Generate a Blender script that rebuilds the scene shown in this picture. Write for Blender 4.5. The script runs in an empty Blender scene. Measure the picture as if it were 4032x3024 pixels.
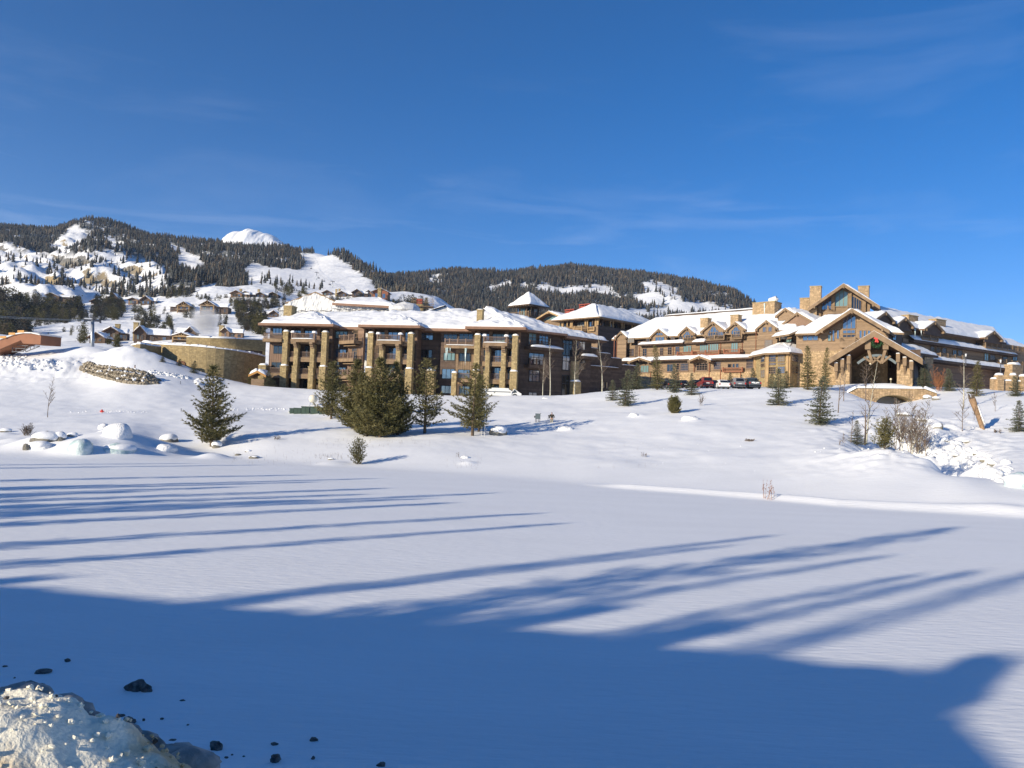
import bpy, math, random
import numpy as np
from mathutils import Vector, Matrix

# ------------------------------------------------------------------ camera
F, CX, CY = 3104.0, 2016.0, 1512.0
PITCH, ROLL, EYE = math.radians(2.36), math.radians(2.0), 5.0
_cp, _sp, _cr, _sr = math.cos(PITCH), math.sin(PITCH), math.cos(ROLL), math.sin(ROLL)
FW = np.array([0, _cp, _sp])
_U0 = np.array([0, -_sp, _cp]); _R0 = np.array([1.0, 0, 0])
UP = _cr*_U0 - _sr*_R0
RT = _cr*_R0 + _sr*_U0
CAM = np.array([0, 0, EYE])
sc = bpy.context.scene
COL = sc.collection
cd = bpy.data.cameras.new('camera'); cam = bpy.data.objects.new('camera', cd); COL.objects.link(cam)
cd.sensor_fit = 'HORIZONTAL'; cd.sensor_width = 36; cd.lens = F/4032*36
cd.clip_start = 0.1; cd.clip_end = 30000
M4 = Matrix(((RT[0], UP[0], -FW[0], 0), (RT[1], UP[1], -FW[1], 0), (RT[2], UP[2], -FW[2], EYE), (0, 0, 0, 1)))
cam.matrix_world = M4
sc.camera = cam

# ------------------------------------------------------------------ light
SUN_EL, SUN_HEAD = math.radians(18.0), math.radians(51.6)      # SUN_HEAD: where shadows point, right of straight ahead
SH = np.array([math.sin(SUN_HEAD), math.cos(SUN_HEAD)])          # shadow direction on the ground
sd = bpy.data.lights.new('sun', 'SUN'); sun = bpy.data.objects.new('sun', sd); COL.objects.link(sun)
sd.energy = 4.5; sd.angle = math.radians(0.55); sd.color = (1.0, 0.88, 0.68)
ld = Vector((SH[0]*math.cos(SUN_EL), SH[1]*math.cos(SUN_EL), -math.sin(SUN_EL)))
sun.rotation_euler = ld.to_track_quat('-Z', 'Y').to_euler()
w = bpy.data.worlds.new('World'); sc.world = w; w.use_nodes = True
nt = w.node_tree; nt.nodes.clear()
def N(t, typ, **kw):
    n = t.nodes.new(typ)
    for k, v in kw.items(): setattr(n, k, v)
    return n
wo = N(nt, 'ShaderNodeOutputWorld'); bg = N(nt, 'ShaderNodeBackground')
sky = N(nt, 'ShaderNodeTexSky', sky_type='NISHITA')
sky.sun_disc = False; sky.sun_elevation = SUN_EL
sky.sun_rotation = math.atan2(-SH[0], -SH[1])      # sun stands opposite the shadows
sky.altitude = 2300; sky.air_density = 0.9; sky.dust_density = 0.15; sky.ozone_density = 3.0
hs = N(nt, 'ShaderNodeHueSaturation'); hs.inputs['Saturation'].default_value = 1.34; hs.inputs['Value'].default_value = 1.0
nt.links.new(sky.outputs[0], hs.inputs['Color'])
# thin cirrus
tc = N(nt, 'ShaderNodeTexCoord')
def cirrus(rot, scl, nscale, lo, hi, seed):
    mp = N(nt, 'ShaderNodeMapping'); mp.inputs['Rotation'].default_value = rot; mp.inputs['Scale'].default_value = scl
    mp.inputs['Location'].default_value = (seed, seed*.7, seed*.3)
    nz = N(nt, 'ShaderNodeTexNoise'); nz.inputs['Scale'].default_value = nscale; nz.inputs['Detail'].default_value = 7
    nz.inputs['Roughness'].default_value = .58; nz.inputs['Distortion'].default_value = .5
    rp = N(nt, 'ShaderNodeMapRange'); rp.inputs['From Min'].default_value = lo; rp.inputs['From Max'].default_value = hi
    nt.links.new(tc.outputs['Generated'], mp.inputs[0]); nt.links.new(mp.outputs[0], nz.inputs['Vector']); nt.links.new(nz.outputs[0], rp.inputs[0])
    return rp.outputs[0]
c1 = cirrus((0.2, .5, .35), (1.0, 1.6, 4.5), 2.4, .57, .90, 3.1)
c2 = cirrus((0.1, -.25, .2), (1.2, 1.2, 9.0), 3.0, .55, .82, 7.7)
sx = N(nt, 'ShaderNodeSeparateXYZ'); nt.links.new(tc.outputs['Generated'], sx.inputs[0])
lowr = N(nt, 'ShaderNodeMapRange'); lowr.inputs['From Min'].default_value = .42; lowr.inputs['From Max'].default_value = .10
nt.links.new(sx.outputs[2], lowr.inputs[0])
m1 = N(nt, 'ShaderNodeMath', operation='MULTIPLY'); nt.links.new(c2, m1.inputs[0]); nt.links.new(lowr.outputs[0], m1.inputs[1])
m0 = N(nt, 'ShaderNodeMath', operation='MULTIPLY'); nt.links.new(c1, m0.inputs[0]); m0.inputs[1].default_value = .45
m2 = N(nt, 'ShaderNodeMath', operation='MAXIMUM'); nt.links.new(m0.outputs[0], m2.inputs[0]); nt.links.new(m1.outputs[0], m2.inputs[1])
m3 = N(nt, 'ShaderNodeMath', operation='MULTIPLY'); nt.links.new(m2.outputs[0], m3.inputs[0]); m3.inputs[1].default_value = .27
mx = N(nt, 'ShaderNodeMix', data_type='RGBA'); nt.links.new(m3.outputs[0], mx.inputs[0])
tn = N(nt, 'ShaderNodeMix', data_type='RGBA', blend_type='MULTIPLY'); tn.inputs[0].default_value = 1; nt.links.new(hs.outputs[0], tn.inputs[6]); tn.inputs[7].default_value = (.84, .75, .84, 1)
nt.links.new(tn.outputs[2], mx.inputs[6]); mx.inputs[7].default_value = (4.6, 5.2, 6.6, 1)
nt.links.new(mx.outputs[2], bg.inputs[0]); bg.inputs[1].default_value = 0.12
nt.links.new(bg.outputs[0], wo.inputs[0])
sc.view_settings.view_transform = 'Standard'; sc.view_settings.look = 'None'
sc.view_settings.exposure = 0.52; sc.view_settings.gamma = 1; sc.view_settings.use_curve_mapping = False
sc.cycles.max_bounces = 5; sc.cycles.diffuse_bounces = 3; sc.cycles.glossy_bounces = 2
sc.cycles.transparent_max_bounces = 6; sc.cycles.volume_bounces = 1

# ------------------------------------------------------------------ pixel <-> world helpers (4032 x 3024 photograph)
def ray(px, py):
    return FW + RT*((px-CX)/F) - UP*((py-CY)/F)
def at(px, py, Y):
    d = ray(px, py); return CAM + d*(Y/d[1])
def zat(px, py, Y): return float(at(px, py, Y)[2])
def project(P):
    P = np.atleast_2d(np.asarray(P, float)) - CAM
    z = P@FW
    return CX + F*(P@RT)/z, CY - F*(P@UP)/z
def elev(az, py):
    # slope e so that direction (az,1,e) appears on image row py
    a0 = az*UP[0]+UP[1]; a1 = UP[2]; b0 = az*FW[0]+FW[1]; b1 = FW[2]; k = CY-py
    return (F*a0 - k*b0)/(k*b1 - F*a1)
rng = np.random.default_rng(7); R_ = random.Random(11)

# noise
def _hash(ix, iy, s):
    n = (ix*374761393 + iy*668265263 + s*1442695041).astype(np.int64) & 0x7fffffff
    n = ((n ^ (n >> 13))*1274126177) & 0x7fffffff
    return ((n ^ (n >> 16)) & 0xffff)/65535.0
def vnoise(x, y, s=0):
    x = np.asarray(x, float); y = np.asarray(y, float)
    ix = np.floor(x).astype(np.int64); iy = np.floor(y).astype(np.int64); fx = x-ix; fy = y-iy
    fx = fx*fx*(3-2*fx); fy = fy*fy*(3-2*fy)
    a = _hash(ix, iy, s); b = _hash(ix+1, iy, s); c = _hash(ix, iy+1, s); d = _hash(ix+1, iy+1, s)
    return (a*(1-fx)+b*fx)*(1-fy) + (c*(1-fx)+d*fx)*fy - .5
def fbm(x, y, o=4, s=0, g=.5):
    r = 0; a = 1
    for k in range(o):
        r = r + a*vnoise(x*2**k+17.3*k, y*2**k-9.1*k, s+k); a *= g
    return r
def sstep(a, b, x):
    t = np.clip((x-a)/(b-a), 0, 1); return t*t*(3-2*t)
def inpoly(px, py, poly):
    r = np.zeros(np.shape(px), bool); n = len(poly)
    for i in range(n):
        x0, y0 = poly[i]; x1, y1 = poly[(i+1) % n]
        if y0 == y1: continue
        c = ((y0 > py) != (y1 > py)) & (px < (x1-x0)*(py-y0)/(y1-y0)+x0)
        r ^= c
    return r

# ------------------------------------------------------------------ materials
MATS = {}
def mat(name, col, rough=.8, var=.0, vscale=1.0, bump=.0, bscale=10, spec=.3, metal=0, col2=None, coord='Object', detail=4, tint=False, stretch=None, lo=.35, hi=.65, ior=None):
    m = bpy.data.materials.new(name); m.use_nodes = True; t = m.node_tree; b = t.nodes['Principled BSDF']
    b.inputs['Base Color'].default_value = (*col, 1); b.inputs['Roughness'].default_value = rough
    b.inputs['Specular IOR Level'].default_value = spec; b.inputs['Metallic'].default_value = metal
    if ior: b.inputs['IOR'].default_value = ior
    cn = N(t, 'ShaderNodeTexCoord'); vec = cn.outputs[coord]
    if stretch:
        mp = N(t, 'ShaderNodeMapping'); mp.inputs['Scale'].default_value = stretch; t.links.new(vec, mp.inputs[0]); vec = mp.outputs[0]
    out = None
    if col2 is not None or var:
        nz = N(t, 'ShaderNodeTexNoise'); nz.inputs['Scale'].default_value = vscale; nz.inputs['Detail'].default_value = detail
        t.links.new(vec, nz.inputs['Vector'])
        mr = N(t, 'ShaderNodeMapRange'); mr.inputs['From Min'].default_value = lo; mr.inputs['From Max'].default_value = hi
        t.links.new(nz.outputs[0], mr.inputs[0])
        mi = N(t, 'ShaderNodeMix', data_type='RGBA'); t.links.new(mr.outputs[0], mi.inputs[0])
        c2 = col2 if col2 is not None else tuple(c*(1+var) for c in col)
        c1 = col if col2 is not None else tuple(c*(1-var) for c in col)
        mi.inputs[6].default_value = (*c1, 1); mi.inputs[7].default_value = (*c2, 1)
        out = mi.outputs[2]; t.links.new(out, b.inputs['Base Color'])
    if tint:
        at_ = N(t, 'ShaderNodeAttribute', attribute_name='tint')
        ml = N(t, 'ShaderNodeMix', data_type='RGBA', blend_type='MULTIPLY'); ml.inputs[0].default_value = 1
        if out is not None: t.links.new(out, ml.inputs[6])
        else: ml.inputs[6].default_value = (*col, 1)
        t.links.new(at_.outputs['Color'], ml.inputs[7]); out = ml.outputs[2]; t.links.new(out, b.inputs['Base Color'])
    if bump:
        nb = N(t, 'ShaderNodeTexNoise'); nb.inputs['Scale'].default_value = bscale; nb.inputs['Detail'].default_value = 5
        t.links.new(vec, nb.inputs['Vector'])
        bp = N(t, 'ShaderNodeBump'); bp.inputs['Strength'].default_value = 1; bp.inputs['Distance'].default_value = bump
        t.links.new(nb.outputs[0], bp.inputs['Height']); t.links.new(bp.outputs[0], b.inputs['Normal'])
    MATS[name] = m; return m
SNOWC = (.87, .875, .88)
mat('snow', SNOWC, .75, var=.02, vscale=.3, bump=.030, bscale=4.0, spec=.3, stretch=(.4, 1.5, 1))
mat('grey_snow', (.42, .40, .37), .85, col2=(.22, .20, .18), vscale=6, bump=.03, bscale=12)
mat('snow_roof', SNOWC, .8, var=.03, vscale=.4, bump=.10, bscale=1.1, spec=.2)
mat('snow_rough', (.86, .86, .85), .8, bump=.12, bscale=5, spec=.2, var=.05, vscale=2)
mat('ice', (.42, .55, .54), .35, bump=.08, bscale=4, spec=.5, col2=(.74, .80, .80), vscale=1.2)
mat('dirty_snow', (.88, .82, .66), .7, bump=.012, bscale=45, spec=.3, col2=(.60, .44, .25), vscale=3.4, lo=.46, hi=.62, detail=7)
mat('dirt_clod', (.075, .065, .06), .9, bump=.04, bscale=20, col2=(.20, .18, .16), vscale=9)
mat('rubble', (.42, .36, .26), .9, col2=(.12, .10, .08), vscale=3, bump=.08, bscale=6)
mat('needle', (.125, .118, .044), .75, tint=True, spec=.25, col2=(.215, .185, .078), vscale=.5)
mat('needle_blue', (.095, .108, .066), .75, tint=True, spec=.25, col2=(.20, .195, .12), vscale=.6)
mat('forest', (.060, .062, .056), .9, tint=True, spec=.1)
mat('bark', (.13, .095, .065), .9, var=.3, vscale=3, bump=.02, bscale=12)
mat('aspen_bark', (.50, .47, .36), .8, var=.2, vscale=3)
mat('twig', (.17, .13, .10), .9, var=.2)
mat('twig_red', (.30, .13, .06), .9, var=.3)
mat('boulder', (.27, .25, .20), .85, col2=(.16, .15, .13), vscale=1.5, bump=.08, bscale=3)
mat('stone', (.36, .275, .140), .85, tint=True, bump=.03, bscale=7, var=.18, vscale=2.0)
mat('stone_pink', (.42, .295, .175), .85, tint=True, bump=.03, bscale=7, var=.2, vscale=2.0)
mat('mortar', (.27, .205, .115), .95)
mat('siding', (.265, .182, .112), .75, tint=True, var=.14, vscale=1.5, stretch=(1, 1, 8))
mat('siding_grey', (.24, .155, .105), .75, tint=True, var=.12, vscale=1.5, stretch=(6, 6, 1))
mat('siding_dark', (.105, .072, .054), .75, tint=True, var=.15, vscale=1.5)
mat('timber', (.24, .165, .10), .8, var=.18, vscale=1.2)
mat('timber_pale', (.42, .28, .14), .75, var=.15, vscale=1.2)
mat('timber_dark', (.10, .065, .045), .8, var=.2, vscale=1.2)
mat('fascia', (.27, .155, .10), .6, var=.12, vscale=1.0)
mat('soffit', (.15, .085, .05), .8)
mat('frame', (.20, .135, .10), .6)
mat('frame_dark', (.03, .03, .032), .5)
mat('door_red', (.27, .10, .05), .6)
mat('copper', (.50, .20, .11), .4, metal=.3)
mat('glass', (.04, .075, .13), .05, spec=.7, ior=2.3)
mat('glass_dark', (.015, .018, .022), .06, spec=.5, ior=1.8)
mat('glass_green', (.16, .26, .26), .12, spec=.8)
mat('curtain', (.20, .19, .17), .25, spec=.6)
mat('chimney_red', (.33, .07, .045), .7)
mat('tarp', (.66, .66, .65), .45, spec=.4, bump=.25, bscale=.8, stretch=(1, 1, .5))
mat('rope', (.05, .05, .06), .8)
mat('steel', (.45, .47, .48), .4, metal=.7)
mat('steel_dark', (.10, .10, .11), .5, metal=.3)
mat('utility_green', (.065, .10, .075), .5)
mat('utility_grey', (.12, .15, .16), .5)
mat('dome', (.72, .66, .52), .5)
mat('rust_orange', (.235, .105, .058), .75, var=.12, vscale=.4)
mat('pipe_brown', (.22, .10, .05), .5)
mat('orange', (.50, .26, .08), .6)
mat('red', (.60, .04, .03), .5)
mat('wreath', (.03, .09, .035), .8)
mat('car_red', (.20, .035, .03), .3, spec=.6)
mat('car_white', (.75, .75, .73), .25, spec=.6)
mat('car_silver', (.28, .27, .27), .3, spec=.6, metal=.3)
mat('car_grey', (.10, .11, .12), .3, spec=.6)
mat('car_black', (.015, .015, .017), .25, spec=.6)
mat('rubber', (.02, .02, .02), .8)
mat('asphalt', (.05, .05, .05), .9)
mat('lamp_red', (.45, .02, .02), .3)
mat('cloth_dark', (.05, .045, .035), .9)
mat('cloth_tan', (.34, .32, .26), .9)
mat('skin', (.45, .28, .2), .7)
mat('wood_raw', (.36, .23, .13), .8, col2=(.24, .15, .085), vscale=3, stretch=(4, 4, 1))
mat('teal', (.05, .30, .45), .5)

# ------------------------------------------------------------------ mesh helpers
def tag(o, label=None, cat=None, group=None, kind=None):
    if label: o['label'] = label
    if cat: o['category'] = cat
    if group: o['group'] = group
    if kind: o['kind'] = kind
    return o
def empty(name, loc=(0, 0, 0), label=None, cat=None, group=None, rz=0):
    o = bpy.data.objects.new(name, None); COL.objects.link(o); o.location = loc; o.rotation_euler = (0, 0, rz)
    o.empty_display_size = .3
    tag(o, label, cat, group); return o
def mesh_obj(name, V, Fc, material, parent=None, smooth=False, tint=None, world=True):
    me = bpy.data.meshes.new(name)
    me.from_pydata([tuple(v) for v in V], [], [tuple(f) for f in Fc]); me.update()
    return fin(name, me, material, parent, smooth, tint, world)
def np_mesh(name, V, Q, material, parent=None, smooth=False, tint=None, world=True):
    """V (n,3), Q (m,k) uniform polygon size"""
    V = np.ascontiguousarray(V, np.float32); Q = np.ascontiguousarray(Q, np.int32); m, k = Q.shape
    me = bpy.data.meshes.new(name)
    me.vertices.add(len(V)); me.vertices.foreach_set('co', V.ravel())
    me.loops.add(m*k); me.loops.foreach_set('vertex_index', Q.ravel())
    me.polygons.add(m); me.polygons.foreach_set('loop_start', np.arange(0, m*k, k, dtype=np.int32))
    me.update(calc_edges=True)
    return fin(name, me, material, parent, smooth, tint, world)
def fin(name, me, material, parent, smooth, tint, world):
    mats = material if isinstance(material, (list, tuple)) else [material]
    for mm in mats: me.materials.append(MATS[mm])
    if smooth: me.polygons.foreach_set('use_smooth', np.ones(len(me.polygons), bool))
    if tint is not None:
        a = me.color_attributes.new('tint', 'FLOAT_COLOR', 'POINT')
        t = np.asarray(tint, np.float32)
        if t.ndim == 1: t = np.stack([t, t, t], 1)
        a.data.foreach_set('color', np.concatenate([t, np.ones((len(t), 1), np.float32)], 1).ravel())
    o = bpy.data.objects.new(name, me); COL.objects.link(o)
    if parent is not None:
        o.parent = parent
        if world:
            o.matrix_parent_inverse = Matrix.LocRotScale(parent.location, parent.rotation_euler, None).inverted()
    return o

BOXF = [(0, 3, 2, 1), (4, 5, 6, 7), (0, 1, 5, 4), (1, 2, 6, 5), (2, 3, 7, 6), (3, 0, 4, 7)]
class Fr:
    """local frame: origin o, u along, n outwards (towards viewer), z up"""
    def __init__(s, o, ux, n=None):
        s.o = np.array(o, float); ux = np.array([ux[0], ux[1], 0.0]); s.ux = ux/np.linalg.norm(ux)
        s.n = np.array([s.ux[1], -s.ux[0], 0.0]) if n is None else np.array(n, float)
        s.z = np.array([0, 0, 1.0])
    def p(s, u, w, d=0): return s.o + s.ux*u + s.z*w + s.n*d
    def uw(s, px, py, d=0):
        r = ray(px, py); o = s.o + s.n*d
        t = ((o-CAM)@s.n)/(r@s.n); P = CAM + r*t - o
        return float(P@s.ux), float(P@s.z)
    def shift(s, u=0, w=0, d=0):
        return Fr(s.p(u, w, d), s.ux)
    def turn(s, u, deg, w=0, d=0):
        a = math.radians(deg); c, q = math.cos(a), math.sin(a)
        return Fr(s.p(u, w, d), (s.ux[0]*c - s.ux[1]*q, s.ux[0]*q + s.ux[1]*c))
WF = Fr((0, 0, 0), (1, 0))
class MB:
    def __init__(s): s.v = []; s.f = []; s.t = []
    def add(s, V, Fc, t=1.0):
        b = len(s.v); s.v += [tuple(map(float, v)) for v in V]; s.f += [tuple(b+i for i in f) for f in Fc]; s.t += [t]*len(V); return s
    def box(s, fr, u0, u1, w0, w1, d0, d1, t=1.0):
        P = [fr.p(u0, w0, d0), fr.p(u1, w0, d0), fr.p(u1, w0, d1), fr.p(u0, w0, d1), fr.p(u0, w1, d0), fr.p(u1, w1, d0), fr.p(u1, w1, d1), fr.p(u0, w1, d1)]
        return s.add(P, BOXF, t)
    def taper(s, fr, uc, dc, w0, w1, a0, b0, a1, b1, t=1.0):
        P = []
        for (w_, a, b) in ((w0, a0, b0), (w1, a1, b1)):
            P += [fr.p(uc-a, w_, dc-b), fr.p(uc+a, w_, dc-b), fr.p(uc+a, w_, dc+b), fr.p(uc-a, w_, dc+b)]
        return s.add(P, BOXF, t)
    def bar(s, a, b, r, n=4, r2=None, t=1.0, caps=True):
        a = np.array(a, float); b = np.array(b, float); d = b-a; L = np.linalg.norm(d)
        if L < 1e-6: return s
        d /= L; h = np.array([0, 0, 1.0]) if abs(d[2]) < .9 else np.array([1.0, 0, 0])
        x = np.cross(d, h); x /= np.linalg.norm(x); y = np.cross(d, x); r2 = r if r2 is None else r2
        ang = [2*math.pi*(k+.5)/n for k in range(n)]
        P = [a+(x*math.cos(q)+y*math.sin(q))*r for q in ang] + [b+(x*math.cos(q)+y*math.sin(q))*r2 for q in ang]
        Fc = [(k, (k+1) % n, n+(k+1) % n, n+k) for k in range(n)]
        if caps: Fc += [tuple(range(n))[::-1], tuple(range(n, 2*n))]
        return s.add(P, Fc, t)
    def beam(s, a, b, wd, ht, t=1.0, up=(0, 0, 1)):
        """rectangular beam from a to b"""
        a = np.array(a, float); b = np.array(b, float); d = b-a; d /= np.linalg.norm(d)
        x = np.cross(d, np.array(up, float)); x /= np.linalg.norm(x); y = np.cross(x, d)
        P = []
        for q in (a, b): P += [q-x*wd/2-y*ht/2, q+x*wd/2-y*ht/2, q+x*wd/2+y*ht/2, q-x*wd/2+y*ht/2]
        return s.add(P, BOXF, t)
    def prism(s, fr, pts, d0, d1, t=1.0):
        """polygon of (u,w) extruded along the normal"""
        n = len(pts); P = [fr.p(u, w_, d0) for u, w_ in pts] + [fr.p(u, w_, d1) for u, w_ in pts]
        return s.add(P, [tuple(range(n))[::-1], tuple(range(n, 2*n))] + [(k, (k+1) % n, n+(k+1) % n, n+k) for k in range(n)], t)
    def build(s, name, material, parent=None, smooth=False, label=None, kind=None):
        if not s.v: return None
        o = mesh_obj(name, s.v, s.f, material, parent, smooth, tint=s.t)
        if label: o['label'] = label
        if kind: o['kind'] = kind
        return o
def blob(mb, c, r, seed=0, amp=.25, sub=2, flat=None, t=1.0):
    """lumpy rounded rock / snow blob; r = (rx,ry,rz)"""
    V, Fc = ico(sub); V = np.array(V)
    n = np.zeros(len(V))
    q = V*1.3 + seed*7.7
    for k, a in ((1, 1), (2.3, .5), (4.7, .22)):
        n += a*(np.sin(q[:, 0]*k*2.1+seed)+np.sin(q[:, 1]*k*2.7+seed*1.3)*np.cos(q[:, 2]*k*1.9+seed*.7)+np.sin(q[:, 2]*k*2.3+q[:, 0]*k))/3
    P = V*(1+amp*n)[:, None]*np.array(r)
    if flat is not None: P[:, 2] = np.maximum(P[:, 2], -flat*r[2])
    mb.add(P+np.array(c), Fc, t)
_ico = {}
def ico(sub):
    if sub in _ico: return _ico[sub]
    import bmesh
    bm = bmesh.new(); bmesh.ops.create_icosphere(bm, subdivisions=sub, radius=1)
    bm.verts.index_update()
    r = ([tuple(v.co) for v in bm.verts], [tuple(v.index for v in f.verts) for f in bm.faces]); bm.free(); _ico[sub] = r; return r
# ------------------------------------------------------------------ near ground (pond, banks, lawns, terrace)
# profile per photograph column: (row, distance) pairs; z follows from the ray; ('z', z, distance) gives z outright
NC = {
 -900: [(1800, 62), (1745, 74), (1700, 84), (1640, 100), (1520, 130), (1455, 145), ('z', 20, 165), ('z', 24, 210)],
 0:   [(1803, 67), (1745, 77), (1700, 86), (1620, 105), (1520, 130), (1440, 150), (1412, 160), ('z', 22, 210)],
 180: [(1803, 68), (1740, 78), (1695, 87), (1620, 106), (1515, 132), (1425, 150), (1372, 172), ('z', 20, 210)],
 350: [(1802, 70), (1735, 79), (1690, 88), (1620, 107), (1530, 128), (1440, 146), (1364, 160), ('z', 17.5, 178), ('z', 19, 215)],
 500: [(1800, 72), (1730, 80), (1685, 89), (1620, 108), (1545, 122), (1455, 135), (1378, 145), (1361, 150), ('z', 14, 158), ('z', 15, 215)],
 620: [(1800, 75), (1740, 84), (1690, 92), (1620, 109), (1550, 122), (1470, 134), (1412, 143), (1400, 146), ('z', 11, 151), ('z', 12, 185)],
 760: [(1797, 79), (1745, 86), (1690, 94), (1620, 110), (1560, 123), (1500, 135), (1458, 143), (1452, 145), ('z', 9, 149), ('z', 10, 170)],
 900: [(1800, 78), (1740, 86), (1680, 94), (1622, 110), (1570, 124), (1515, 139), (1492, 146), ('z', 8.4, 160)],
 1100: [(1822, 73), (1740, 84), (1690, 93), (1625, 112), (1570, 126), (1528, 140), ('z', 8.3, 147), ('z', 8.3, 170)],
 1400: [(1845, 69), (1770, 79), (1700, 90), (1640, 106), (1580, 123), (1545, 137), ('z', 8.2, 146), ('z', 8.2, 170)],
 1750: [(1860, 67), (1780, 77), (1715, 86), (1650, 103), (1590, 122), (1556, 135), ('z', 7.6, 143), ('z', 8.0, 170)],
 2000: [(1880, 64), (1800, 75), (1725, 86), (1650, 103), (1590, 121), (1562, 133), ('z', 7.4, 142), ('z', 8.5, 175)],
 2200: [(1897, 61), (1820, 72), (1730, 85), (1650, 101), (1585, 120), (1556, 132), ('z', 8.6, 145), ('z', 10, 180)],
 2350: [(1915, 59), (1835, 69), (1730, 84), (1650, 99), (1580, 118), (1545, 130), ('z', 10.0, 150), ('z', 12, 185)],
 2500: [(1925, 57.5), (1850, 67), (1735, 82), (1650, 97), (1580, 115), (1540, 128), ('z', 10.8, 150), ('z', 12.3, 185)],
 2800: [(1945, 55), (1865, 64), (1740, 79), (1650, 94), (1575, 111), (1532, 123), ('z', 10.7, 128), ('z', 12.3, 160), ('z', 12.5, 190)],
 3050: [(1968, 53), (1890, 61), (1750, 76), (1660, 90), (1580, 106), (1532, 119), ('z', 11.0, 130), ('z', 12.3, 150), ('z', 12.6, 190)],
 3300: [(1990, 50.5), (1905, 57), (1765, 71), (1690, 84), (1600, 102), (1545, 116), ('z', 11.9, 128), ('z', 12.3, 150), ('z', 12.6, 190)],
 3500: [(2005, 49.5), (1915, 55), (1780, 65), ('z', 1.0, 74), (1690, 86), (1625, 100), (1600, 109), (1594, 117), ('z', 8.5, 121), ('z', 12.4, 124.5), ('z', 12.5, 190)],
 3650: [(2012, 49), (1925, 54), (1812, 62), ('z', 0.6, 69), (1710, 82), (1620, 99), (1582, 111), (1570, 116), ('z', 11.0, 121.5), ('z', 12.4, 130), ('z', 12.6, 190)],
 3800: [(2022, 48.5), (1960, 51.5), (1870, 57), ('z', -.2, 62), (1730, 80), (1630, 97), (1555, 113), ('z', 11.8, 123), ('z', 12.4, 132), ('z', 12.6, 190)],
 3930: [(2030, 48), (1990, 49.5), (1930, 53), (1850, 62), (1740, 78), (1620, 96), (1548, 112), ('z', 11.8, 123), ('z', 12.4, 134), ('z', 12.6, 190)],
 4032: [(2035, 47.5), (1975, 50), (1900, 56), (1820, 64), (1730, 78), (1600, 96), (1545, 112), ('z', 11.8, 124), ('z', 12.4, 134), ('z', 12.6, 190)],
 5000: [(2070, 46.5), (1990, 50), (1900, 58), (1820, 66), (1730, 80), (1620, 98), (1570, 112), ('z', 11.8, 124), ('z', 12.4, 140), ('z', 12.6, 190)],
}
NYS = np.concatenate([np.arange(-6, 0, .4), np.arange(0, 16, .1), np.arange(16, 46, .5), np.arange(46, 135, .32), np.arange(135, 216, 1.0)])
def pchip(x, y, xi):
    x = np.array(x, float); y = np.array(y, float); h = np.diff(x); dl = np.diff(y)/h; m = np.zeros(len(x))
    m[0] = dl[0]; m[-1] = dl[-1]
    for i in range(1, len(x)-1):
        if dl[i-1]*dl[i] > 0:
            w1 = 2*h[i]+h[i-1]; w2 = h[i]+2*h[i-1]; m[i] = (w1+w2)/(w1/dl[i-1]+w2/dl[i])
    xi = np.clip(xi, x[0], x[-1]); k = np.clip(np.searchsorted(x, xi)-1, 0, len(x)-2); t = (xi-x[k])/h[k]
    return (1+2*t)*(1-t)**2*y[k]+t*(1-t)**2*h[k]*m[k]+t*t*(3-2*t)*y[k+1]+t*t*(t-1)*h[k]*m[k+1]
_cols = sorted(NC); _caz = []; _cz = []
YF = np.arange(16, 217, .25)
for px in _cols:
    az = (px-CX)/F*1.0; ys = [16, 30, 40]; zs = [0, 0, 0]
    for i, e in enumerate(NC[px]):
        if e[0] == 'z': ys.append(e[2]); zs.append(e[1])
        else: ys.append(e[1]); zs.append(0.0 if i == 0 else EYE+elev(az, e[0])*e[1])
    ys.append(217); zs.append(zs[-1])
    _caz.append(az); _cz.append(pchip(ys, zs, YF))
_caz = np.array(_caz); _cz = np.array(_cz)
AZF = np.linspace(_caz[0], _caz[-1], 900)
_tab = np.array([pchip(_caz, _cz[:, j], AZF) for j in range(len(YF))]).T      # (az, Y)
_k = np.exp(-.5*(np.arange(-14, 15)/5.5)**2); _k /= _k.sum()
_tab = np.apply_along_axis(lambda v: np.convolve(np.pad(v, 14, mode='edge'), _k, 'valid'), 0, _tab)
_k = np.exp(-.5*(np.arange(-8, 9)/3.0)**2); _k /= _k.sum()
_tab = np.apply_along_axis(lambda v: np.convolve(np.pad(v, 8, mode='edge'), _k, 'valid'), 1, _tab)
def bilin(tab, a, y, A0, A1, Y0, Y1):
    i = np.clip((a-A0)/(A1-A0)*(tab.shape[0]-1), 0, tab.shape[0]-1.001); j = np.clip((y-Y0)/(Y1-Y0)*(tab.shape[1]-1), 0, tab.shape[1]-1.001)
    i0 = i.astype(int); j0 = j.astype(int); fi = i-i0; fj = j-j0
    return (tab[i0, j0]*(1-fi)+tab[i0+1, j0]*fi)*(1-fj)+(tab[i0, j0+1]*(1-fi)+tab[i0+1, j0+1]*fi)*fj
BUMPS = []      # (x, y, radius along, radius across, height, angle)
def bump_px(px, py, Y, wpx, hpx, depth=None, ang=0):
    P = at(px, py, Y); BUMPS.append((P[0], P[1], wpx/F*Y/2, depth or wpx/F*Y/2, hpx/F*Y, ang))
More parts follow.
